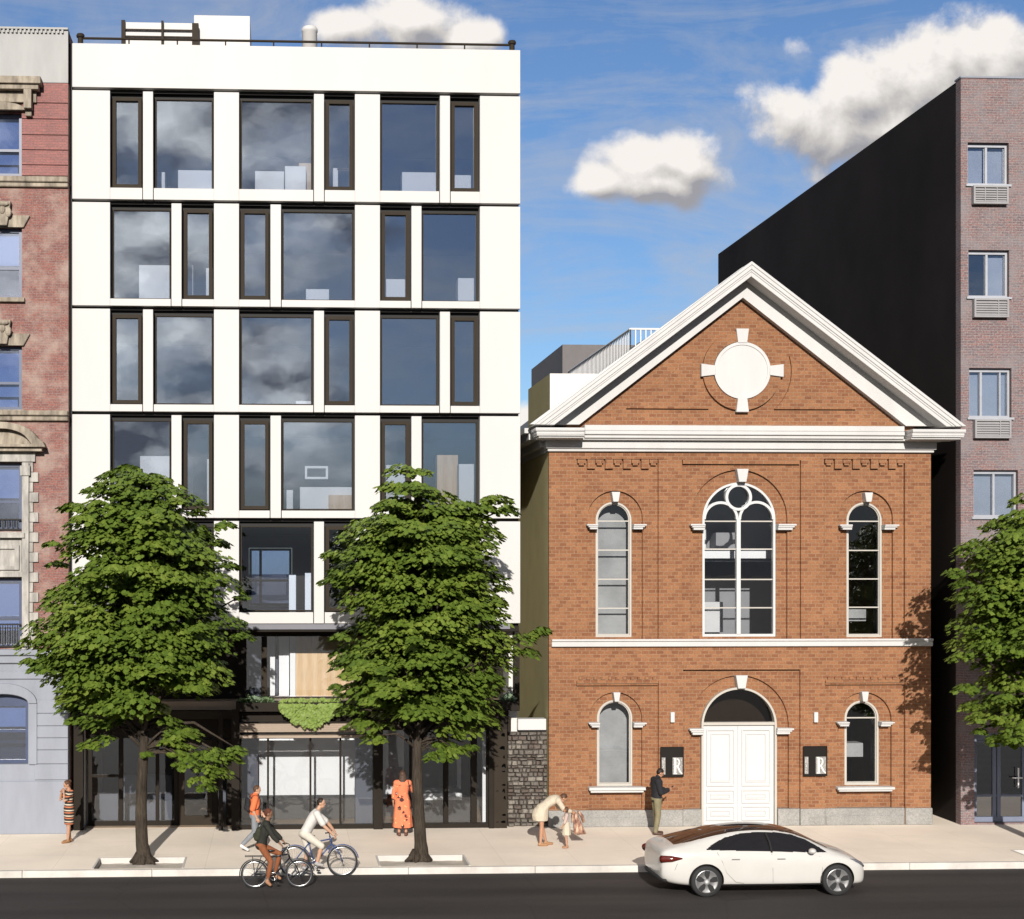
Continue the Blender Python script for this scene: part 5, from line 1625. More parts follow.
tree('leafy maple tree cut off by the right edge before the dark brick block', (PX(1058, YT), YT, -.09), [(z + .09, a, b2) for z, a, b2 in r3], [(a, b2, z + .09, s) for a, b2, z, s in ex3], .18, 2.9, 14)

# ---------------------------------------------------------------- plants in the planter ledge
def vine():
    rng = random.Random(21)
    yl = yl0 - .03
    x0, x1 = PX(280, yl), PX(340, yl)
    ztop = PZ(300, 703, yl)
    t = empty('hanging_vine', ((x0 + x1) / 2, yl0 + .28, zl1 - .06), 'bright green vine spilling over the bronze planter ledge', 'vine')
    lv = []
    B = Vector(t.location)
    for k in range(1500):
        f = rng.random(); x = x0 + (x1 - x0) * f
        u = (x - x0) / (x1 - x0)
        px_ = 281 + 56 * u
        bot = 709 + 12 * math.exp(-((px_ - 308) / 23) ** 6) + 7 * math.exp(-((px_ - 309) / 9.0) ** 4) + 5 * mnoise.noise(Vector((px_ * .35, 3.3, 0))) - rng.random() * 3
        z = ztop - rng.random() * (ztop - PZ(300, bot, yl))
        y = yl0 - rng.uniform(.02, .16)
        if rng.random() < .22: y = yl0 + rng.uniform(0, .45); z = zl1 + rng.uniform(-.02, .10)
        p = Vector((x, y, z)) - B
        ax = Vector((rng.uniform(-.6, .6), rng.uniform(-.7, -.1), -rng.uniform(.4, 1))); nm = Vector((rng.uniform(-.5, .5), -1, rng.uniform(.1, .8)))
        lv.append((p, ax, nm, rng.uniform(.07, .12), rng.uniform(.6, 1)))
    leaf_mesh('foliage', lv, M_VINE, t)
    s = MB()
    for k in range(14):
        x = x0 + (x1 - x0) * (k + .5) / 14
        s.tube([Vector((x, yl0 + .28, zl1 - .05)) - B, Vector((x + .03, yl0 + .05, zl1 + .04)) - B, Vector((x - .02, yl0 - .05, zl1 - .1)) - B, Vector((x, yl0 - .06, ztop - .45)) - B], [.012, .01, .008, .004], 5)
    s.build('stem', M_BARK, t)
m = M_LEAF.copy(); m.name = 'vine_leaf'
for n_ in m.node_tree.nodes:
    if n_.type == 'VALTORGB':
        for el, c_ in zip(n_.color_ramp.elements, ((.10, .16, .03), (.15, .22, .045), (.20, .27, .06))): el.color = (*c_, 1)
M_VINE = m
vine()
m = M_LEAF.copy(); m.name = 'succulent_leaf'
for n_ in m.node_tree.nodes:
    if n_.type == 'VALTORGB':
        for el, c_ in zip(n_.color_ramp.elements, ((.07, .12, .04), (.13, .19, .09), (.22, .29, .20))): el.color = (*c_, 1)
M_SUCC = m
def succulent(px, label, w, h, ti, seed):
    rng = random.Random(seed)
    x = PX(px, yl0 + .2); z = zl1 - .06
    t = empty('planter_plant', (x, yl0 + .25, z), label, 'plant', 'small plants in the planter ledge')
    lv = []
    for k in range(130):
        a = rng.uniform(0, 2 * pi); r = sqrt(rng.random())
        p = Vector((cos(a) * r * w, sin(a) * r * .17, .04 + h * (1 - r * .6) * rng.random()))
        d = Vector((cos(a) * r, sin(a) * r, rng.uniform(.2, .9)))
        lv.append((p, d, Vector((rng.uniform(-.3, .3), -.6, 1)), rng.uniform(.07, .12), min(1, max(0, ti + rng.uniform(-.2, .2)))))
    leaf_mesh('foliage', lv, M_SUCC, t)
    s = MB(); s.lathe([(w * .5, -.02), (w * .45, .05), (.01, .06)], n=10); s.build('root_ball', M_BARK, t)
succulent(247, 'small dark green planter plant beside the bronze post at the left end of the ledge', .16, .16, .2, 1)
succulent(256, 'pale grey green planter plant left of the hanging vine', .17, .17, .85, 2)
succulent(266, 'mid green planter plant next to the hanging vine', .16, .14, .5, 3)
succulent(508, 'lone pale succulent at the right end of the planter ledge', .17, .2, .9, 4)
# ---------------------------------------------------------------- people
def skin_mat(name, c):
    m, N, L, b = _nt(name)
    n = noise(N, L, pos(N), 25, 3)
    L.new(ramp(N, L, n, [(.3, [x * .92 for x in c]), (.7, [min(1, x * 1.06) for x in c])]), b.inputs['Base Color'])
    b.inputs['Roughness'].default_value = .55; b.inputs['Subsurface Weight'].default_value = .08
    b.inputs['Subsurface Radius'].default_value = (.01, .004, .002)
    return m
def cloth(name, c, var=.16, rough=.85):
    m, N, L, b = _nt(name)
    n = noise(N, L, vscale(N, L, pos(N), (1, 1, .45)), 14, 4, .6)
    L.new(ramp(N, L, n, [(.3, [x * (1 - var) for x in c]), (.7, [min(1, x * (1 + var)) for x in c])]), b.inputs['Base Color'])
    b.inputs['Roughness'].default_value = rough; b.inputs['Specular IOR Level'].default_value = .2
    bump(N, L, n, .5, .015, b)
    return m
S_LIGHT = skin_mat('fair_skin', (.42, .24, .155)); S_TAN = skin_mat('tan_skin', (.36, .19, .115)); S_BROWN = skin_mat('brown_skin', (.19, .095, .055))
H_DARK = cloth('dark_hair', (.018, .012, .009), .3, .5); H_BROWN = cloth('brown_hair', (.075, .038, .022), .3, .5)
M_EYE = plain('eye', (.03, .02, .015), .2)

def fr(heading):
    return Vector((cos(heading), sin(heading), 0)), Vector((sin(heading), -cos(heading), 0))

def chain(mb, pts, rad, n=12):
    """tapered limb with rounded joints"""
    mb.tube(pts, rad, n)
    for p, r in zip(pts, rad): mb.ellipsoid(p, r, r, r, n, 8)

def remesh(mb, name, mat, parent, vox, smooth=3):
    me = bpy.data.meshes.new(name); me.from_pydata(mb.v, [], mb.f); me.update()
    bm = bmesh.new(); bm.from_mesh(me)
    bmesh.ops.recalc_face_normals(bm, faces=bm.faces[:]); bm.to_mesh(me); bm.free()
    o = bpy.data.objects.new(name, me); COL.objects.link(o)
    md = o.modifiers.new('r', 'REMESH'); md.mode = 'VOXEL'; md.voxel_size = vox; md.use_smooth_shade = True
    if smooth:
        s = o.modifiers.new('s', 'SMOOTH'); s.factor = .5; s.iterations = smooth
    bake(o)
    o.data.materials.clear(); o.data.materials.append(mat) if not isinstance(mat, (list, tuple)) else [o.data.materials.append(x) for x in mat]
    o.data.polygons.foreach_set('use_smooth', [True] * len(o.data.polygons))
    o.parent = parent
    return o

def hand(mb, w, d, n, curl=.5, s=1.0, side=1):
    """palm, four unequal bent fingers and a thumb; d = pointing direction, n = palm normal"""
    d = d.normalized(); n = (n - d * n.dot(d)).normalized(); a = d.cross(n) * side
    rot = Matrix((a, n, d)).transposed()
    mb.ellipsoid(w + d * .045 * s, .040 * s, .016 * s, .056 * s, 12, 8, rot)
    for k, (o, l) in enumerate(((-.029, .066), (-.010, .076), (.010, .072), (.028, .056))):
        p0 = w + d * .075 * s + a * o * s
        d1 = (d * cos(curl * .6) + n * sin(curl * .6) + a * o * 2.5).normalized(); d2 = (d * cos(curl * 1.5) + n * sin(curl * 1.5) + a * o).normalized()
        p1 = p0 + d1 * l * .5 * s; p2 = p1 + d2 * l * .5 * s
        chain(mb, [p0, p1, p2], [.0095 * s, .0085 * s, .0072 * s], 8)
    t0 = w + d * .025 * s - a * .03 * s
    t1 = t0 + (d * .6 - a * .75 + n * .25).normalized() * .035 * s; t2 = t1 + (d * .85 - a * .2 + n * .45).normalized() * .032 * s
    chain(mb, [t0, t1, t2], [.013 * s, .0105 * s, .009 * s], 8)

def person(label, base, heading, J, skin, clothes, hair, s=1.0, fem=False, hairm=H_DARK, shoes=None, group=None, hands=(.5, .5), vox=.0075, cat='person', bare=True):
    """J: joints as (forward, right, up) in metres for a 1.72 m figure; limbs are [left, right]"""
    t = empty('person', base, label, cat, group)
    fw, rt = fr(heading); up = Vector((0, 0, 1))
    W = lambda p: (fw * p[0] + rt * p[1] + up * p[2]) * s
    Jw = {k: ([W(q) for q in v] if isinstance(v, list) else W(v)) for k, v in J.items() if k not in ('look', 'palm')}
    look = fw * J['look'][0] + rt * J['look'][1] + up * J['look'][2]; look.normalize()
    body = MB()
    pel, ch, nk, hd = Jw['pelvis'], Jw['chest'], Jw['neck'], Jw['head']
    sho, elb, wri, hip, kne, ank = (Jw[k] for k in ('sho', 'elb', 'wri', 'hip', 'kne', 'ank'))
    gs = (sho[1] - sho[0]).normalized(); gh = (hip[1] - hip[0]).normalized()
    ws = ([.155, .125, .15, .155, .085] if fem else [.155, .145, .165, .18, .09])
    ds = ([.115, .092, .105, .10, .06] if fem else [.11, .105, .115, .11, .065])
    waist = pel.lerp(ch, .45)
    bulge = (ch - pel).normalized()
    sp = [pel, waist, ch, ch.lerp(nk, .55), nk]
    def torso(mb, grow, k0=0.0, k1=4.0):
        n = 18
        for i in range(n + 1):
            q = k0 + (k1 - k0) * i / n; j = min(3, int(q)); f = q - j
            c = sp[j].lerp(sp[j + 1], f); wd = ws[j] + (ws[j + 1] - ws[j]) * f; dp = ds[j] + (ds[j + 1] - ds[j]) * f
            ax = (sp[j + 1] - sp[j]).normalized(); g = gh.lerp(gs, min(1, q / 3)); g = (g - ax * g.dot(ax)).normalized(); fd = ax.cross(g)
            mb.ellipsoid(c, (wd + grow) * s, (dp + grow) * s, .055 * s + grow, 16, 8, Matrix((g, fd, ax)).transposed())
        if fem and k0 < 2 < k1 and bulge.z > .85:
            ax = (nk - ch).normalized(); fd = gs.cross(ax)
            if fd.dot(fw) < 0: fd = -fd
            for g in (-1, 1): mb.ellipsoid(ch + gs * g * .075 * s + fd * .085 * s, (.065 + grow) * s, (.06 + grow) * s, (.065 + grow) * s, 12, 8)
        if k0 < 3.2 < k1:
            for k in range(2): chain(mb, [ch.lerp(nk, .75), sho[k]], [(.075 + grow) * s, (.062 + grow) * s])
    def arm(mb, k, grow, end=2.0):
        r0, r1, r2 = ((.047, .036, .024) if fem else (.056, .043, .029))
        pts, rr = [sho[k]], [(r0 + grow) * s]
        if end >= 1: pts.append(elb[k]); rr.append((r1 + grow) * s)
        else: pts.append(sho[k].lerp(elb[k], end)); rr.append((r0 + (r1 - r0) * end + grow * 1.2) * s)
        if end > 1:
            mid = elb[k].lerp(wri[k], .3 * min(1, end - 1)); 
            pts.append(elb[k].lerp(wri[k], (end - 1) * .3)); rr.append((r1 * 1.03 + grow) * s)
            pts.append(elb[k].lerp(wri[k], end - 1)); rr.append((r1 + (r2 - r1) * (end - 1) + grow) * s)
        chain(mb, pts, rr)
    def leg(mb, k, grow, end=2.0):
        r0, r1, rc, r2 = ((.082, .052, .052, .034) if fem else (.086, .057, .056, .039))
        pts, rr = [hip[k]], [(r0 + grow) * s]
        if end >= 1:
            pts.append(hip[k].lerp(kne[k], .5)); rr.append((r0 * .86 + grow) * s)
            pts.append(kne[k]); rr.append((r1 + grow) * s)
        else: pts.append(hip[k].lerp(kne[k], end)); rr.append((r0 + (r1 - r0) * end + grow * 1.1) * s)
        if end > 1:
            back = (kne[k] - hip[k]).cross(gh).normalized() * .012
            e = end - 1
            pts.append(kne[k].lerp(ank[k], .3 * e)); rr.append((rc + grow) * s)
            pts.append(kne[k].lerp(ank[k], e)); rr.append((rc + (r2 - rc) * e + grow) * s)
        chain(mb, pts, rr)
    torso(body, 0)
    for k in range(2): arm(body, k, 0); leg(body, k, 0)
    chain(body, [nk, nk.lerp(hd, .6)], [.055 * s, .05 * s])
    # head
    side = look.cross(up).normalized(); hup = side.cross(look).normalized()
    R3 = Matrix((side, look, hup)).transposed()
    body.ellipsoid(hd + hup * .02 * s, .073 * s, .092 * s, .098 * s, 18, 12, R3)
    body.ellipsoid(hd + look * .028 * s - hup * .055 * s, .052 * s, .058 * s, .06 * s, 14, 9, R3)
    body.ellipsoid(hd + look * .092 * s - hup * .012 * s, .011 * s, .018 * s, .024 * s, 8, 6, R3)
    body.ellipsoid(hd + look * .080 * s - hup * .062 * s, .022 * s, .012 * s, .009 * s, 8, 6, R3)
    body.ellipsoid(hd + look * .078 * s + hup * .028 * s, .045 * s, .016 * s, .010 * s, 8, 6, R3)
    for g in (-1, 1): body.ellipsoid(hd + side * g * .074 * s - look * .005 * s - hup * .008 * s, .011 * s, .022 * s, .032 * s, 8, 6, R3)
    # feet
    feet = []
    toe = Jw.get('toe')
    for k in range(2):
        h_ = toe[k] - ank[k]; h_ = Vector((h_.x, h_.y, h_.z))
        f = h_.normalized()
        chain(body, [ank[k], ank[k] + f * .03 * s - up * .03 * s * (1 if abs(f.z) < .6 else .2), toe[k]], [.038 * s, .038 * s, .027 * s], 10)
        heel = ank[k] - Vector((f.x, f.y, 0)) * .03 * s - up * .035 * s
        chain(body, [ank[k], heel], [.036 * s, .032 * s], 10)
        feet.append((ank[k], f, toe[k], heel))
    for k in range(2):
        d = (wri[k] - elb[k]).normalized()
        pn_ = J.get('palm', [(0, 1, 0), (0, -1, 0)])[k]; pn_ = fw * pn_[0] + rt * pn_[1] + up * pn_[2]
        hd_ = J.get('hdir', [None, None])[k] if 'hdir' in J else None
        if hd_ is not None: d = (fw * hd_[0] + rt * hd_[1] + up * hd_[2]).normalized()
        hand(body, wri[k], d, pn_, hands[k], s * (.92 if fem else 1.0), 1 if k else -1)
    remesh(body, 'body', skin, t, vox, 2)
    ey = MB()
    for g in (-1, 1): ey.ellipsoid(hd + side * g * .030 * s + look * .083 * s + hup * .008 * s, .012 * s, .009 * s, .007 * s, 8, 6, R3)
    ey.build('eyes', M_EYE, t)
    # hair
    h = MB()
    if hair == 'short':
        h.ellipsoid(hd + hup * .034 * s - look * .014 * s, .079 * s, .094 * s, .094 * s, 16, 10, R3)
        h.ellipsoid(hd + hup * .015 * s - look * .045 * s, .076 * s, .064 * s, .085 * s, 16, 10, R3)
    elif hair == 'long':
        h.ellipsoid(hd + hup * .036 * s - look * .016 * s, .084 * s, .096 * s, .096 * s, 16, 10, R3)
        for k in range(6):
            f = k / 5
            h.ellipsoid(hd - look * (.05 + .03 * f) * s + Vector((0, 0, -.30 * f)) * s, (.088 + .03 * sin(f * 2.6)) * s, .06 * s, .07 * s, 14, 8, R3)
    elif hair == 'bob':
        h.ellipsoid(hd + hup * .036 * s - look * .016 * s, .086 * s, .098 * s, .096 * s, 16, 10, R3)
        for g in (-1, 1): h.ellipsoid(hd + side * g * .06 * s - look * .03 * s - hup * .05 * s, .035 * s, .06 * s, .085 * s, 12, 8, R3)
        h.ellipsoid(hd - look * .055 * s - hup * .045 * s, .07 * s, .05 * s, .085 * s, 12, 8, R3)
    elif hair == 'bun':
        h.ellipsoid(hd + hup * .034 * s - look * .014 * s, .081 * s, .096 * s, .094 * s, 16, 10, R3)
        h.ellipsoid(hd + hup * .015 * s - look * .045 * s, .078 * s, .066 * s, .085 * s, 16, 10, R3)
        h.ellipsoid(hd + hup * .06 * s - look * .11 * s, .045 * s, .045 * s, .045 * s, 12, 8)
    remesh(h, 'hair', hairm, t, .011, 1)
    for c in clothes:
        g = c.get('grow', .014); mb = MB()
        if 'torso' in c: torso(mb, g, *c['torso'])
        for k in range(2):
            if c.get('arms'): arm(mb, k, g + .004, c['arms'])
            if c.get('legs'): leg(mb, k, g, c['legs'])
        if c.get('hips'):
            mb.ellipsoid(pel, (.165 + g) * s, (.125 + g) * s, .11 * s, 16, 10, Matrix((gh, up.cross(gh), up)).transposed())
        if 'skirt' in c:
            # rings: (centre as forward,right,up ; half width ; half depth)
            rings = c['skirt']; n = 28; vs, fs = [], []
            for i, (cc, rw, rd) in enumerate(rings):
                cw = W(cc)
                for k in range(n):
                    a = 2 * pi * k / n; fl = 1 + c.get('flute', .05) * (i / (len(rings) - 1)) * sin(a * 7 + i * .3)
                    vs.append(cw + rt * cos(a) * rw * s * fl + fw * sin(a) * rd * s * fl)
            for i in range(len(rings) - 1):
                for k in range(n): fs.append((i * n + k, i * n + (k + 1) % n, (i + 1) * n + (k + 1) % n, (i + 1) * n + k))
            fs.append(tuple(range(n))); fs.append(tuple(range((len(rings) - 1) * n, len(rings) * n)))
            mb.add(vs, fs)
        if c.get('collar'): chain(mb, [nk, nk.lerp(hd, .28)], [.07 * s, .066 * s])
        remesh(mb, c['name'], c['mat'], t, c.get('vox', .011), c.get('smooth', 3))
    if shoes:
        for k, (a, f, to, he) in enumerate(feet):
            mb = MB(); chain(mb, [he, a + f * .03 * s - up * .035 * s, to], [.042 * s, .046 * s, .036 * s], 10); chain(mb, [a - up * .01 * s, he], [.047 * s, .044 * s], 10)
            remesh(mb, 'shoe', shoes, t, .009, 2)
    return t, W, Jw

def stand(w=.17, h=.095):
    return dict(pelvis=(0, 0, .93), chest=(.01, 0, 1.24), neck=(-.01, 0, 1.46), head=(.03, 0, 1.60), look=(1, 0, -.05),
                sho=[(-.01, -w, 1.40), (-.01, w, 1.40)], elb=[(-.03, -w - .06, 1.12), (-.03, w + .06, 1.12)], wri=[(.04, -w - .07, .88), (.04, w + .07, .88)],
                hip=[(0, -h, .90), (0, h, .90)], kne=[(.02, -h, .50), (.02, h, .50)], ank=[(-.02, -h, .085), (-.02, h, .085)], toe=[(.15, -h - .03, .03), (.15, h + .03, .03)])

# striped / printed dress fabrics
def striped():
    m, N, L, b = _nt('striped_dress_fabric')
    s = N.new('ShaderNodeSeparateXYZ'); L.new(pos(N), s.inputs[0])
    a = math_(N, L, 'FRACT', math_(N, L, 'MULTIPLY', s.outputs['Z'], 7.0))
    c = ramp(N, L, a, [(.0, (.02, .015, .012)), (.38, (.02, .015, .012)), (.40, (.40, .12, .05)), (.58, (.40, .12, .05)), (.60, (.02, .015, .012)), (.80, (.02, .015, .012)), (.82, (.50, .42, .32))])
    c_ = N.new('ShaderNodeMix')
    L.new(c, b.inputs['Base Color']); b.inputs['Roughness'].default_value = .85
    bump(N, L, noise(N, L, pos(N), 12, 3), .5, .015, b)
    return m
def floral():
    m, N, L, b = _nt('orange_floral_fabric')
    v = pos(N)
    vo = N.new('ShaderNodeTexVoronoi'); vo.inputs['Scale'].default_value = 5.5; vo.inputs['Randomness'].default_value = .9
    L.new(v, vo.inputs['Vector'])
    vd = math_(N, L, 'ADD', vo.outputs['Distance'], math_(N, L, 'MULTIPLY', math_(N, L, 'SUBTRACT', noise(N, L, v, 30, 2), .5), .4))
    c = mix(N, L, ramp(N, L, vd, [(.28, 1), (.33, 0)]), (.62, .165, .075), (.045, .012, .012))
    v2 = N.new('ShaderNodeTexVoronoi'); v2.inputs['Scale'].default_value = 11; L.new(off_(N, L, v, (3.1, 1.7, .4)), v2.inputs['Vector'])
    c = mix(N, L, ramp(N, L, v2.outputs['Distance'], [(.14, 1), (.20, 0)]), c, (.66, .42, .16))
    L.new(c, b.inputs['Base Color']); b.inputs['Roughness'].default_value = .85
    bump(N, L, noise(N, L, vscale(N, L, v, (1, 1, .25)), 14, 3), .6, .02, b)
    return m
def off_(N, L, v, d):
    a = N.new('ShaderNodeVectorMath'); a.operation = 'ADD'; L.new(v, a.inputs[0]); a.inputs[1].default_value = d
    return a.outputs[0]

RIGHT, AWAY, LEFT = 0.0, pi / 2, pi
# woman in the striped dress, hands raised to her face
J = stand(.155, .085)
J.update(head=(.055, 0, 1.585), look=(1, .1, -.35), neck=(.0, 0, 1.44), elb=[(.20, -.17, 1.17), (.17, .20, 1.16)], wri=[(.17, -.05, 1.40), (.19, .07, 1.38)],
         palm=[(0, 1, 0), (0, -1, 0)], hip=[(0, -.08, .90), (0, .08, .90)], kne=[(.03, -.06, .50), (.0, .07, .5)], ank=[(.05, -.05, .085), (-.06, .06, .085)], toe=[(.21, -.06, .03), (.10, .09, .03)])
X_, Y_ = G(69, 842.5)
person('woman in a black, orange and cream striped dress by the grey tenement wall', (X_, Y_, 0), radians(-150), J, S_TAN,
       [dict(name='dress', mat=striped(), torso=(0, 3.2), arms=.75, skirt=[((0, 0, 1.08), .14, .11), ((0, 0, .92), .185, .14), ((.0, 0, .70), .17, .13), ((0, 0, .50), .155, .12)], flute=.02)],
       'bun', .94, True, H_BROWN, plain('tan_sandal', (.22, .11, .05)))

# orange top pedestrian with a backpack, walking right behind the cyclists
J = stand(.175, .09)
J.update(head=(.07, 0, 1.60), look=(1, .25, -.1), neck=(.01, 0, 1.45), chest=(.02, 0, 1.23),
         elb=[(.10, -.22, 1.15), (-.10, .23, 1.13)], wri=[(.24, -.20, .96), (.02, .24, .90)],
         kne=[(.22, -.09, .53), (-.02, .09, .50)], ank=[(.22, -.09, .10), (-.34, .09, .20)], toe=[(.38, -.10, .04), (-.20, .10, .06)])
X_, Y_ = G(254.5, 851)
M_ORANGE = cloth('orange_cotton', (.60, .145, .055)); M_JEAN = cloth('grey_blue_denim', (.17, .18, .195))
tP, WP, JP = person('person in an orange top walking behind the two cyclists', (X_, Y_, 0), radians(12), J, S_LIGHT,
       [dict(name='orange_top', mat=M_ORANGE, torso=(-.1, 3.5), arms=.95, grow=.024, collar=True), dict(name='jeans', mat=M_JEAN, hips=True, legs=1.95, grow=.016)],
       'short', .95, False, H_BROWN, plain('white_trainer', (.6, .6, .58), .6))
def backpack(label, tP, W, c, ax, size, mat, strap_from, strap_to):
    """c: local centre (f, r, u) on the wearer's back; ax tilts with the spine"""
    B = Vector(tP.location)
    t = empty('backpack', B + W(c), label, 'backpack')
    fw = (W((1, 0, 0)) - W((0, 0, 0))).normalized(); rt = (W((0, 1, 0)) - W((0, 0, 0))).normalized()
    upv = (fw * ax[0] + Vector((0, 0, ax[1]))).normalized(); bk = upv.cross(rt).normalized()
    Rm = Matrix((rt, bk, upv)).transposed()
    w_, d_, h_ = size
    mb = MB()
    for k in (-1, 0, 1):
        for j in (-1, 0, 1): mb.ellipsoid(rt * j * w_ * .45 + upv * k * h_ * .5, w_ * .6, d_ * (.95 if k < 1 else .8), h_ * .55, 14, 9, Rm)
    remesh(mb, 'bag', mat, t, .013, 3)
    s_ = -1 if (bk.dot(fw) > 0) else 1
    pk = MB()
    for j in (-.3, .3): pk.ellipsoid(bk * s_ * d_ * .85 + rt * j * w_ - upv * h_ * .3, w_ * .42, d_ * .4, h_ * .35, 12, 8, Rm)
    remesh(pk, 'front_pocket', mat, t, .012, 2)
    for g in (-1, 1):
        st_ = MB(); pts = []
        for (f, r, u) in strap_from: pts.append(W((f, r * g, u)) - W(c))
        st_.tube(pts, [.016] * len(pts), 6); st_.build('strap', mat, t)
    return t
M_PACK = cloth('black_nylon', (.02, .02, .022))
backpack('black backpack worn by the walker in the orange top', tP, WP, (-.18, 0, 1.22), (0, 1), (.13, .075, .17), M_PACK,
         [(-.12, .10, 1.40), (-.03, .12, 1.475), (.10, .12, 1.42), (.145, .12, 1.28), (.06, .17, 1.12), (-.12, .12, 1.06)], None)

# woman in the orange floral dress, seen from behind
J = stand(.165, .09)
J.update(look=(1, 0, -.1), elb=[(.02, -.23, 1.13), (.16, .25, 1.17)], wri=[(.06, -.24, .88), (.24, .15, 1.34)], palm=[(0, 1, 0), (-1, 0, 0)])
X_, Y_ = G(402.5, 836)
tW, WW, JW = person('woman in a long orange floral dress facing the shop window', (X_, Y_, 0), radians(88), J, S_TAN,
       [dict(name='dress', mat=floral(), torso=(0, 3.4), arms=1.55, grow=.018, flute=.06,
             skirt=[((0, 0, 1.10), .15, .115), ((0, 0, .95), .20, .155), ((0, 0, .6), .235, .20), ((0, 0, .24), .26, .235)])],
       'long', 1.0, True, cloth('dark_brown_hair', (.06, .034, .022), .3, .5), plain('brown_sandal', (.10, .04, .025)))
hb = empty('shoulder_bag', Vector(tW.location) + WW((-.02, .28, .88)), 'black shoulder bag hanging on the woman in the orange dress', 'bag')
mb = MB(); mb.ellipsoid((0, 0, 0), .05, .12, .12, 14, 9); mb.ellipsoid((0, 0, -.05), .06, .14, .10, 14, 9); remesh(mb, 'bag', M_PACK, hb, .012, 2)
mb = MB(); o_ = WW((-.02, .28, .88)); mb.tube([Vector(q) for q in (WW((-.05, .26, .95)) - o_, WW((-.13, .21, 1.18)) - o_, WW((-.09, .14, 1.46)) - o_, WW((.05, .15, 1.46)) - o_, WW((.12, .22, 1.2)) - o_, WW((.04, .27, .96)) - o_)], .014, 6); mb.build('strap', M_PACK, hb)
phn = empty('mobile_phone', Vector(tW.location) + WW((.30, .12, 1.46)), 'small phone held up by the woman in the orange dress', 'phone')
mb = MB(); mb.box(-.036, .036, -.005, .005, -.075, .075); mb.build('case', M_PACK, phn, bevel=.004)

# man in the black jacket reading his phone
J = stand(.185, .09)
J.update(head=(.10, 0, 1.595), look=(1, 0, -.55), neck=(.02, 0, 1.46), elb=[(.02, -.23, 1.13), (.04, .235, 1.12)], wri=[(.26, -.14, 1.15), (.27, .12, 1.17)], palm=[(0, .3, 1), (0, -.3, 1)],
         kne=[(.03, -.09, .5), (.01, .09, .5)], ank=[(.02, -.10, .085), (-.06, .09, .085)], toe=[(.19, -.12, .03), (.11, .12, .03)])
X_, Y_ = G(656.5, 834.5)
tM, WM, JM = person('man in a black jacket and khaki trousers reading his phone by the church', (X_, Y_, 0), radians(5), J, S_TAN,
       [dict(name='jacket', mat=cloth('black_jacket', (.017, .017, .02)), torso=(-.2, 3.6), arms=1.92, grow=.028, collar=True),
        dict(name='trousers', mat=cloth('khaki_cotton', (.17, .15, .09)), hips=True, legs=1.97, grow=.02)],
       'short', 1.02, False, H_DARK, plain('brown_shoe', (.06, .03, .02), .5), hands=(.9, .9))
phn = empty('mobile_phone', Vector(tM.location) + WM((.385, .02, 1.215)), 'dark phone in the hands of the man in the black jacket', 'phone')
mb = MB(); mb.obox((0, 0, 0), (.06, 0, .045), (0, .037, 0), (-.003, 0, .004)); mb.build('case', M_PACK, phn, bevel=.003)

# woman bending down to a small child
J = dict(pelvis=(-.10, 0, .93), chest=(.17, 0, 1.13), neck=(.37, 0, 1.20), head=(.50, 0, 1.19), look=(.75, .1, -.75),
         sho=[(.31, -.155, 1.17), (.31, .155, 1.15)], elb=[(.44, -.20, .93), (.45, .20, .93)], wri=[(.66, -.14, .84), (.68, .16, .86)],
         hip=[(-.10, -.08, .89), (-.10, .08, .89)], kne=[(-.05, -.07, .49), (-.10, .08, .49)], ank=[(.06, -.07, .085), (-.13, .08, .085)], toe=[(.22, -.07, .03), (.04, .08, .03)], palm=[(0, 1, -.2), (0, -1, -.2)])
X_, Y_ = G(544.5, 845.5)
M_CREAM = cloth('cream_dress_fabric', (.46, .40, .31), .1)
tB, WB, JB = person('woman in a short cream dress bending down to the small child', (X_, Y_, 0), radians(8), J, S_TAN,
       [dict(name='dress', mat=M_CREAM, torso=(0, 3.4), arms=1.75, grow=.024, flute=.03,
             skirt=[((.02, 0, 1.04), .16, .16), ((-.09, 0, .93), .19, .19), ((-.12, 0, .78), .20, .21), ((-.11, 0, .64), .19, .19)])],
       'short', 1.0, True, H_BROWN, plain('tan_flat_shoe', (.30, .16, .08)))
# child standing in front of her
sc = .60
J = stand(.165, .085)
J.update(head=(.02, 0, 1.60), look=(-1, .2, .15), elb=[(.05, -.22, 1.14), (-.03, .22, 1.14)], wri=[(.16, -.22, .95), (.06, .25, .92)])
X_, Y_ = G(566.5, 848)
person('small child in a pale top and cream skirt in front of the bending woman', (X_, Y_, 0), radians(168), J | dict(look=(1, -.1, .15)), S_TAN,
       [dict(name='top', mat=cloth('pale_pink_cotton', (.40, .31, .27), .1), torso=(.2, 3.5), arms=1.3, grow=.025),
        dict(name='skirt', mat=M_CREAM, skirt=[((0, 0, 1.10), .15, .12), ((0, 0, .9), .19, .16), ((0, 0, .55), .21, .18)], flute=.06)],
       'bob', sc, True, H_BROWN, plain('tan_child_shoe', (.25, .13, .07)))
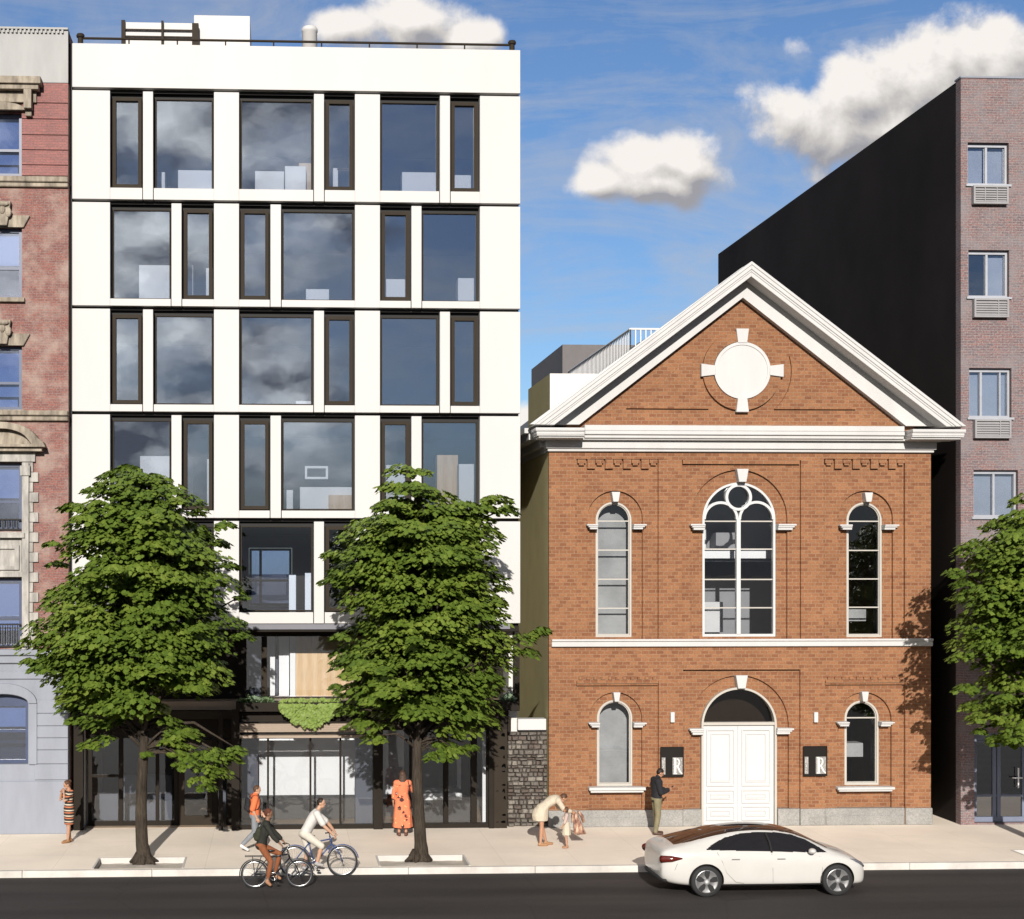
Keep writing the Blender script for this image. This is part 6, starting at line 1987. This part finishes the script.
# small coat the woman holds out for the child
ct = empty('coat', Vector(tB.location) + WB((.86, .12, .44)), 'small pink and brown coat held out beside the child', 'coat')
mb = MB(); n = 20; vs = []; fs = []
prof = [(.40, .03, .025), (.34, .065, .04), (.24, .08, .05), (.10, .11, .06), (-.06, .14, .075), (-.14, .155, .08)]
for i, (z, rx, ry) in enumerate(prof):
    for k in range(n):
        a = 2 * pi * k / n; q = 1 + .12 * sin(5 * a + i * .4) * (i / 5)
        vs.append((rx * cos(a) * q - .10 + (z * -.22 + .1), ry * sin(a) * q, z + .02 * sin(3 * a) * (i == 5)))
for i in range(len(prof) - 1):
    for k in range(n): fs.append((i * n + k, i * n + (k + 1) % n, (i + 1) * n + (k + 1) % n, (i + 1) * n + k))
fs.append(tuple(range(n))); fs.append(tuple(range(5 * n, 6 * n)))
mb.sm = True; mb.add(vs, fs); 
m, N, L, b = _nt('pink_coat_fabric')
n1 = noise(N, L, vscale(N, L, pos(N), (1, 1, .3)), 16, 4)
L.new(ramp(N, L, n1, [(.38, (.10, .045, .03)), (.5, (.30, .16, .11)), (.64, (.48, .36, .25))]), b.inputs['Base Color']); b.inputs['Roughness'].default_value = .85
mb.build('skirted_body', m, ct)
mb = MB(); mb.sm = True
for g in (-1, 1): mb.tube([(-.05 + g * .05, 0, .42), (-.03 + g * .12, 0, .30), (0 + g * .14, 0, .14)], [.04, .045, .04], 10); 
mb.build('sleeves', m, ct)

# ---------------------------------------------------------------- bicycles
M_TYRE = plain('tyre_rubber', (.015, .015, .015), .8); M_CHROME = plain('bright_steel', (.6, .6, .6), .25, .05, 5, 1.0)
M_BLKP = plain('black_bike_paint', (.012, .012, .013), .3, spec=.5); M_BLUEP = plain('blue_bike_paint', (.035, .06, .16), .3, spec=.5)
def bicycle(label, base, heading, wb, rr_, paint, rack, rimmat):
    t = empty('bicycle', base, label, 'bicycle', 'bicycles ridden along the kerb')
    t.rotation_euler.z = heading
    xr, xf = -wb / 2, wb / 2
    bb = (xr + wb * .42, 0, rr_ * .86); st = (xr + wb * .27, 0, rr_ * 2.45); hd = (xf - wb * .26, 0, rr_ * 2.62); hl = (xf - wb * .215, 0, rr_ * 2.15)
    f = MB(); f.sm = True
    V = Vector
    sa = V(bb).lerp(V(st), .82)
    f.tube([hl, V(bb)], .019); f.tube([V(hl).lerp(V(hd), .6), sa], .017); f.tube([bb, st], .016); f.tube([hl, hd], .02)
    for g in (-1, 1):
        f.tube([V(bb) + V((0, g * .03, 0)), (xr, g * .055, rr_)], .010); f.tube([sa + V((0, g * .015, 0)), (xr, g * .055, rr_)], .009)
        f.tube([V(hl) + V((0, g * .03, -.02)), (xf - .06, g * .05, rr_ * 1.5), (xf, g * .05, rr_)], [.013, .012, .010])
    f.tube([V(hl) + V((0, -.03, -.02)), V(hl) + V((0, .03, -.02))], .014)
    f.build('frame', paint, t)
    for x in (xr, xf):
        w_ = MB(); w_.sm = True; w_.torus((0, 0, 0), rr_ - .018, .018, 'y', 48, 10)
        wo_ = w_.build('wheel', M_TYRE, t, loc=(x, 0, rr_))
        q = MB(); q.sm = True; q.torus((0, 0, 0), rr_ - .043, .013, 'y', 48, 8, 1.0); q.build('rim', rimmat, wo_)
        q = MB(); q.sm = True; q.lathe([(.012, -.05), (.025, -.045), (.025, -.03), (.014, -.028), (.014, .028), (.025, .03), (.025, .045), (.012, .05)], axis='y', n=12); q.build('hub', M_CHROME, wo_)
        q = MB()
        for k in range(28):
            a = 2 * pi * k / 28; g = 1 if k % 2 else -1; a2 = a + (.5 if k % 4 < 2 else -.5)
            q.tube([(.022 * cos(a2), g * .035, .022 * sin(a2)), ((rr_ - .045) * cos(a), 0, (rr_ - .045) * sin(a))], .0016, 4, False)
        q.build('spokes', M_CHROME, wo_)
        fd = MB(); fd.sm = True
        a0, a1 = (20, 190) if x == xr else (10, 150)
        fd.tube([(x + (rr_ + .022) * cos(radians(a)), 0, rr_ + (rr_ + .022) * sin(radians(a))) for a in range(a0, a1 + 1, 10)], .014, 6); fd.build('mudguard', paint, t)
    s_ = MB(); s_.sm = True; s_.tube([V(st) - V((0, 0, .08)), V(st) + V((0, 0, .05))], .013); s_.build('seat_post', M_CHROME, t)
    s_ = MB(); sx, sz = st[0], st[2] + .07
    s_.ellipsoid((sx - .05, 0, sz), .11, .085, .032); s_.ellipsoid((sx + .07, 0, sz), .12, .035, .026); remesh(s_, 'saddle', M_BLKP, t, .009, 2)
    h = MB(); h.sm = True
    hz = hd[2] + .10; hx = hd[0] - .02
    h.tube([hd, (hx, 0, hz)], .013); h.tube([(hx, 0, hz), (hx + .06, 0, hz + .01)], .013)
    for g in (-1, 1): h.tube([(hx + .06, 0, hz + .01), (hx + .06, g * .12, hz + .03), (hx + .02, g * .25, hz + .03), (hx - .09, g * .29, hz + .02)], .011)
    hb_ = h.build('handlebar', M_CHROME, t)
    for g in (-1, 1):
        q = MB(); q.sm = True; q.tube([(hx + .0, g * .262, hz + .029), (hx - .10, g * .293, hz + .02)], .017); q.build('grip', M_BLKP, hb_)
    c_ = MB(); c_.sm = True; c_.torus((bb[0], -.045, bb[2]), .085, .006, 'y', 32, 6); c_.lathe([(.02, -.07), (.02, .07)], (bb[0], 0, bb[2]), 'y', 12)
    for g, a in ((-1, -60), (1, 120)):
        e = V((bb[0] + .165 * cos(radians(a)), g * .07, bb[2] + .165 * sin(radians(a))))
        c_.tube([(bb[0], g * .07, bb[2]), e], .009)
    co_ = c_.build('crankset', M_CHROME, t)
    for g, a in ((-1, -60), (1, 120)):
        e = V((bb[0] + .165 * cos(radians(a)), g * .12, bb[2] + .165 * sin(radians(a))))
        q = MB(); q.box(e.x - .045, e.x + .045, e.y - .04, e.y + .04, e.z - .011, e.z + .011); q.build('pedal', M_BLKP, co_)
    q = MB(); q.tube([(bb[0], -.045, bb[2] + .085), (xr, -.045, rr_ + .035)], .004, 5); q.tube([(bb[0], -.045, bb[2] - .085), (xr, -.045, rr_ - .035)], .004, 5); q.build('chain', M_BLKP, t)
    if rack:
        q = MB(); z = rr_ * 2 + .09
        for g in (-1, 1): q.tube([(xr - .22, g * .06, z), (xr + .22, g * .06, z)], .008, 6); q.tube([(xr - .05, g * .06, z), (xr, g * .06, rr_)], .007, 6); q.tube([(xr + .15, g * .06, z), (xr + .01, g * .06, rr_)], .007, 6)
        for k in range(5): q.tube([(xr - .2 + k * .1, -.06, z), (xr - .2 + k * .1, .06, z)], .006, 5)
        q.build('rack', paint, t)
    return t, dict(saddle=(sx - .04, 0, sz + .03), grip=(hx - .05, .285, hz + .025), crank=bb)
def bike_at(xl, xr_, yg, label, paint, rack, rim, heading=0.0):
    X0, Y0 = G(xl, yg, RZ); X1, _ = G(xr_, yg, RZ)
    return ((X0 + X1) / 2, Y0, RZ), X1 - X0
b1, wb1 = bike_at(254.7, 299.4, 888.2, '', None, 0, 0)
bicycle('black city bicycle with a rear rack ridden by the dark shirted cyclist', b1, 0.0, wb1, .315, M_BLKP, True, M_CHROME)
b2, wb2 = bike_at(294.3, 342.3, 876.8, '', None, 0, 0)
_, A2 = bicycle('blue bicycle ridden by the cyclist in the white shirt', b2, radians(1), wb2, .36, M_BLUEP, False, M_CHROME)

def loc1(px, py, Y, base, r=0.0):
    """joint of a rider from its image pixel: forward, right, up from the bicycle's base"""
    x, z = P(px, py, Y); return (x - base[0], r, z - base[2])
def rider(label, base, pts, skin, clothes, hair, hairm, shoes, s=1.0, fem=False, hands=(1.3, 1.3), look=(1, 0, -.15)):
    Y = base[1]
    q = lambda k, r: loc1(*pts[k], Y - r, base, r)
    J = dict(pelvis=q('pelvis', 0), chest=q('chest', 0), neck=q('neck', 0), head=q('head', 0), look=look,
             sho=[q('sho', -.17), q('sho', .17)], elb=[q('elbf', -.23), q('elbn', .24)], wri=[q('wrif', -.25), q('wrin', .25)],
             hip=[q('pelvis', -.09), q('pelvis', .09)], kne=[q('knef', -.11), q('knen', .11)], ank=[q('ankf', -.11), q('ankn', .11)], toe=[q('toef', -.11), q('toen', .11)],
             palm=[(0, 0, -1), (0, 0, -1)], hdir=[(1, -.1, -.15), (1, .1, -.15)])
    hdv = J.pop('hdir')
    return person(label, base, 0.0, J, skin, clothes, hair, s, fem, hairm, shoes, 'cyclists riding along the kerb', hands)
t1, W1, J1 = rider('cyclist in a dark long sleeved top and rust brown trousers riding the black bicycle', b1,
      dict(pelvis=(260.5, 844.5), chest=(264, 829), neck=(267, 819.5), head=(268.2, 811.5), sho=(266, 822.5), elbn=(273, 835), elbf=(277, 833), wrin=(281, 843.2), wrif=(283.5, 839.5),
           knen=(270.8, 861), knef=(279.5, 852.5), ankn=(267.2, 880), ankf=(275, 873), toen=(270, 884.6), toef=(280, 878)),
      S_BROWN, [dict(name='long_sleeved_top', mat=cloth('dark_olive_knit', (.022, .022, .018)), torso=(-.1, 3.6), arms=1.55, grow=.02), dict(name='trousers', mat=cloth('rust_brown_cotton', (.20, .07, .03)), hips=True, legs=1.8, grow=.012)],
      'short', cloth('auburn_hair', (.09, .03, .018), .3), plain('tan_low_shoe', (.3, .15, .08)), .97, True)
backpack('dark olive backpack worn by the cyclist on the black bicycle', t1, W1, tuple(a / .97 for a in (loc1(258.0, 834, b1[1], b1)[0], 0, loc1(258, 834, b1[1], b1)[2])), (.25, 1), (.12, .085, .15), cloth('dark_olive_canvas', (.03, .032, .02)),
         [tuple(v / .97 for v in loc1(px, py, b1[1], b1, .12)) for px, py in ((260, 828), (264.5, 820.2), (269, 824.5), (268, 833), (261, 839))], None)
rider('cyclist in a white shirt and cream shorts riding the blue bicycle', b2,
      dict(pelvis=(304.5, 834), chest=(312, 820.5), neck=(318, 810.5), head=(321.2, 803.2), sho=(317, 814), elbn=(324.5, 826.5), elbf=(328, 823), wrin=(333.0, 834.5), wrif=(334.8, 832),
           knen=(321.5, 846), knef=(308, 850), ankn=(317.3, 862.3), ankf=(304, 866), toen=(322.5, 865.2), toef=(309.5, 869.5)),
      S_LIGHT, [dict(name='white_shirt', mat=cloth('white_linen', (.50, .48, .45), .08), torso=(-.1, 3.6), arms=.75, grow=.024), dict(name='shorts', mat=cloth('cream_cotton', (.50, .46, .39), .08), hips=True, legs=1.02, grow=.022)],
      'short', H_DARK, plain('grey_trainer', (.3, .28, .27), .6), 1.0, False, look=(1, .35, -.1))
# ---------------------------------------------------------------- white saloon car
m, N, L, b = _nt('pearl_white_car_paint')
b.inputs['Base Color'].default_value = (.47, .455, .425, 1); b.inputs['Roughness'].default_value = .28; b.inputs['Coat Weight'].default_value = .7; b.inputs['Coat Roughness'].default_value = .04
n1 = noise(N, L, pos(N), 2.2, 3); L.new(ramp(N, L, n1, [(.3, (.46, .445, .415)), (.7, (.49, .475, .445))]), b.inputs['Base Color'])
M_PAINT = m
m, N, L, b = _nt('tinted_car_glass'); b.inputs['Base Color'].default_value = (.012, .011, .011, 1); b.inputs['Roughness'].default_value = .03; b.inputs['Specular IOR Level'].default_value = .6
M_CARGL = m
m, N, L, b = _nt('roof_glass_brick_reflection'); b.inputs['Base Color'].default_value = (.016, .008, .006, 1); b.inputs['Roughness'].default_value = .03; b.inputs['Specular IOR Level'].default_value = .6  # black glass; brown reflection of the brick front is put into its colour
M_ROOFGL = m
M_LINER = plain('wheel_arch_liner', (.01, .01, .01), .8)
M_ALLOY = plain('silver_alloy', (.36, .355, .35), .35, .06, 6, .85)
M_RED = plain('red_tail_lens', (.085, .010, .006), .15, .2, 30, spec=.6)
M_CLEAR = plain('clear_headlamp_lens', (.10, .10, .11), .08, .2, 20, spec=.8)

car = empty('parked_car', (0, 0, 0), 'white four door saloon car with a dark glass roof at the kerb', 'car')
# station: x, z_bottom, half width at sill, z widest, half width widest, z belt, half width belt, z roof edge, half width roof edge, z crown
ST_ = [
 (0.02, .40, .56, .60, .68, .78, .64, .84, .56, .86),
 (0.06, .30, .66, .62, .77, .86, .73, .95, .66, .985),
 (0.22, .24, .74, .64, .85, .92, .82, 1.03, .72, 1.06),
 (0.50, .20, .80, .66, .90, .95, .87, 1.09, .69, 1.125),
 (0.85, .19, .84, .66, .92, .965, .89, 1.185, .645, 1.225),
 (1.25, .19, .86, .66, .925, .965, .885, 1.28, .60, 1.33),
 (1.70, .19, .87, .66, .925, .95, .88, 1.355, .575, 1.405),
 (2.15, .19, .87, .66, .925, .935, .88, 1.385, .57, 1.44),
 (2.60, .19, .87, .66, .925, .92, .88, 1.37, .57, 1.425),
 (3.00, .19, .87, .65, .925, .905, .88, 1.295, .59, 1.35),
 (3.35, .19, .87, .65, .925, .89, .88, 1.165, .64, 1.21),
 (3.68, .19, .87, .65, .925, .875, .875, 1.00, .71, 1.04),
 (3.90, .19, .86, .64, .92, .845, .865, .92, .73, .955),
 (4.17, .19, .84, .62, .91, .79, .84, .845, .70, .885),
 (4.37, .19, .80, .57, .87, .71, .80, .755, .66, .80),
 (4.49, .20, .72, .50, .79, .61, .73, .655, .60, .69),
 (4.55, .24, .60, .42, .66, .50, .60, .54, .48, .57),
]
bm = bmesh.new()
rows = []
for (x, zb, wb_, zm, wm, zl_, wl, zr_, wr, zc_) in ST_:
    half = [(wb_ * .55, zb), (wb_, zb + .02), (wm * .985, zb + .13), (wm, zm), (wm * .985, (zm + zl_) / 2 + .02), (wl, zl_), (wr + (wl - wr) * .45, zl_ + (zr_ - zl_) * .56), (wr, zr_), (wr * .55, zr_ + (zc_ - zr_) * .75)]
    ring = [bm.verts.new((x, -y, z)) for y, z in half] + [bm.verts.new((x, 0, zc_))] + [bm.verts.new((x, y, z)) for y, z in half[::-1]] + [bm.verts.new((x, 0, zb))]
    rows.append(ring)
nr = len(rows[0])
for i in range(len(rows) - 1):
    x0 = ST_[i][0]
    for k in range(nr):
        f = bm.faces.new((rows[i][k], rows[i][(k + 1) % nr], rows[i + 1][(k + 1) % nr], rows[i + 1][k]))
        kk = k if k < 9 else 17 - k           # mirror index of the strip
        mi = 0
        if 5 <= i <= 9 and kk in (5, 6): mi = 1                       # side windows
        if i in (4, 10) and kk == 5: mi = 1
        if 2 <= i <= 9 and kk in (7, 8): mi = 2                         # glass roof and rear screen
        if 9 <= i <= 11 and kk in (7, 8): mi = 3                       # windscreen
        f.material_index = mi; f.smooth = True
bm.faces.new(rows[0][::-1]).smooth = True; bm.faces.new(rows[-1]).smooth = True
bmesh.ops.recalc_face_normals(bm, faces=bm.faces[:])
me = bpy.data.meshes.new('car_shell'); bm.to_mesh(me); bm.free()
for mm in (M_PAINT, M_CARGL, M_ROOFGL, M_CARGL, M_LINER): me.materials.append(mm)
shell = bpy.data.objects.new('car_shell', me); COL.objects.link(shell)
md = shell.modifiers.new('s', 'SUBSURF'); md.levels = md.render_levels = 4
bake(shell)
# glazing is marked out on the fine shell
DLO = [(.98, 1.005), (1.6, .985), (2.6, .955), (3.30, .93), (3.66, .925), (3.50, 1.03), (3.25, 1.17), (2.95, 1.275), (2.6, 1.325), (2.2, 1.34), (1.8, 1.31), (1.45, 1.235), (1.15, 1.11)]
def inside(x, z, poly):
    r = False
    for (x0, z0), (x1, z1) in zip(poly, poly[1:] + poly[:1]):
        if (z0 > z) != (z1 > z) and x < (x1 - x0) * (z - z0) / (z1 - z0) + x0: r = not r
    return r
WL = [(.36, .54), (.7, .60), (1.2, .575), (1.7, .53), (2.6, .52), (3.0, .535), (3.35, .59), (3.72, .67)]
for f in shell.data.polygons:
    c, n = f.center, f.normal
    mi = 0
    if abs(n.y) > .3 and inside(c.x, c.z, DLO): mi = 1
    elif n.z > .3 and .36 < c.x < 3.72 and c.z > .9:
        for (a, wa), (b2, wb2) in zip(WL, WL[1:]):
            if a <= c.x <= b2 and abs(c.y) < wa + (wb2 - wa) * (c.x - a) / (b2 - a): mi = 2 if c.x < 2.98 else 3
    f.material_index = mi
WR = .335; XRW, XFW = .985, 3.86
for x in (XRW, XFW):
    for g in (-1, 1):
        c_ = MB(); c_.mat(4); c_.lathe([(WR + .045, -.16), (WR + .045, .16)], (x, g * .93, WR), 'y', 48)
        co = c_.build('arch_cutter', [M_PAINT, M_CARGL, M_ROOFGL, M_CARGL, M_LINER])
        md = shell.modifiers.new('b', 'BOOLEAN'); md.operation = 'DIFFERENCE'; md.object = co; md.solver = 'EXACT'
        bake(shell)
        bpy.data.objects.remove(co)
def split(name, idxs, mats, parent, cond=None):
    src = shell.data; b2 = bmesh.new(); b2.from_mesh(src)
    dele = [f for f in b2.faces if f.material_index not in idxs or (cond and not cond(f.calc_center_median()))]
    bmesh.ops.delete(b2, geom=dele, context='FACES')
    me = bpy.data.meshes.new(name); b2.to_mesh(me); b2.free()
    for k in range(5): me.materials.append(mats.get(k, M_PAINT))
    o = bpy.data.objects.new(name, me); COL.objects.link(o); o.parent = parent
    return o
mt = {0: M_PAINT, 1: M_CARGL, 2: M_ROOFGL, 3: M_CARGL, 4: M_LINER}
split('body', {0, 4}, mt, car)
split('side_window', {1}, mt, car, lambda c: c.y < 0); split('side_window', {1}, mt, car, lambda c: c.y > 0)
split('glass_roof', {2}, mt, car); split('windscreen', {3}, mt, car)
bpy.data.objects.remove(shell)
def sw(x, z):
    """half width of the body side at x, z (interpolated between stations)"""
    for a, b2 in zip(ST_, ST_[1:]):
        if a[0] <= x <= b2[0]:
            f = (x - a[0]) / (b2[0] - a[0]); q = [u + (v - u) * f for u, v in zip(a, b2)]
            ks = [(q[1], q[2]), (q[1] + .13, q[4] * .985), (q[3], q[4]), ((q[3] + q[5]) / 2 + .02, q[4] * .985), (q[5], q[6]), (q[7], q[8])]
            for (z0, w0), (z1, w1) in zip(ks, ks[1:]):
                if z0 <= z <= z1: return w0 + (w1 - w0) * (z - z0) / (z1 - z0 + 1e-9)
            return ks[-1][1]
    return .8
M_GAP = plain('panel_gap', (.10, .095, .09), .7)
def line(pts, name, r=.004, mat=M_GAP):
    for g in (-1, 1):
        c_ = MB(); c_.tube([(x, g * (sw(x, z) - .002), z) for x, z in pts], r, 5); c_.build(name, mat, car)
line([(2.44, .30), (2.43, .6), (2.42, .92)], 'door_gap'); line([(3.50, .32), (3.52, .6), (3.47, .86)], 'door_gap')
line([(1.22, .96), (1.33, .75), (1.42, .52), (1.62, .32), (1.8, .29)], 'door_gap')
line([(1.25, .265), (2.4, .262), (3.52, .268)], 'sill_trim', .012, M_LINER)
for x in (1.62, 2.62):
    for g in (-1, 1):
        c_ = MB(); y = sw(x, .80); c_.box(x - .09, x + .09, g * (y + .004) - .004, g * (y + .004) + .004, .795, .818); c_.build('door_handle', M_ALLOY, car, bevel=.003)
c_ = MB(); c_.sm = True; c_.tube([(.16, -.74, .335), (.05, -.58, .36), (.012, -.3, .37), (.012, .3, .37), (.05, .58, .36), (.16, .74, .335)], .045, 8); c_.build('rear_diffuser', M_LINER, car)
line([(.30, .58), (.36, .72)], 'bumper_gap')
# window pillars and mirror
for g in (-1, 1):
    c_ = MB(); y0, y1 = sw(2.36, .93), sw(2.36, 1.33)
    c_.tube([(2.42, g * (.882), .945), (2.40, g * .775, 1.16), (2.36, g * .635, 1.325)], .022, 6); c_.build('door_pillar', M_LINER, car)
    c_ = MB(); c_.ellipsoid((3.27, g * .99, .985), .085, .10, .062); mo = remesh(c_, 'door_mirror', M_PAINT, car, .012, 2)
    c_ = MB(); c_.tube([(3.29, g * .86, .94), (3.28, g * .95, .965)], .022, 8); c_.build('mirror_stalk', M_LINER, mo)
    c_ = MB()
    pts = [(1.30, .985), (1.6, 1.0)]
    # lamps
    tl_ = MB(); ks = [(.05, .79, .76), (.10, .80, .835), (.25, .815, .875), (.47, .83, .905)]
    tl_.sm = True; tl_.tube([(x, g * (sw(x, z) - .022), z) for x, z, _ in ks], [.085, .08, .07, .022], 10); tl_.build('tail_lamp', M_RED, car)
    hl_ = MB(); hl_.sm = True; hl_.tube([(x, g * (sw(x, z) - .03), z) for x, z in ((4.49, .60), (4.41, .66), (4.29, .725), (4.15, .775))], [.035, .05, .045, .012], 10); hl_.build('headlight', M_CLEAR, car)
    fl_ = MB(); fl_.tube([(4.51, g * .62, .33), (4.46, g * .72, .34)], .022, 6); fl_.build('fog_lamp', M_LINER, car)
# wheels
M_SLOT = plain('wheel_slot', (.012, .012, .012), .7)
for x in (XRW, XFW):
    for g in (-1, 1):
        w_ = MB(); w_.sm = True
        w_.lathe([(WR - .085, -.095), (WR - .02, -.10), (WR, -.075), (WR, .075), (WR - .02, .10), (WR - .085, .095), (WR - .085, -.095)], axis='y', n=48, caps=False)
        wo_ = w_.build('wheel', M_TYRE, car, loc=(x, g * .825, WR))
        q = MB(); q.sm = True; q.lathe([(WR - .082, g * .05), (WR - .082, g * .097), (WR - .105, g * .100), (WR - .13, g * .088), (.09, g * .098), (.05, g * .100), (.0, g * .100)], axis='y', n=48); q.sm = False; q.mat(1)
        for k in range(5):
            a = 2 * pi * k / 5 + .3; c, s = cos(a), sin(a)
            pl_ = [(.062, -.030), (.14, -.056), (.232, -.066), (.243, .040), (.15, .056), (.07, .020)]
            q.plate([(u * c - v * s, u * s + v * c) for u, v in pl_], [], min(g * .085, g * .102), max(g * .085, g * .102))
        q.build('rim', [M_ALLOY, M_SLOT], wo_)
# stand it on the road beside the kerb, nose to the right
_, Yc_ = G(770, 897, RZ)
xrw, xfw = G(706.3, 897.3, RZ)[0], G(837, 895.5, RZ)[0]
sc_ = (xfw - xrw) / (XFW - XRW)
car.scale = (sc_, sc_, sc_)
car.location = (xrw - XRW * sc_, Yc_ + .93 * sc_, RZ)
car.rotation_euler.z = radians(.6)
bpy.context.view_layer.update()
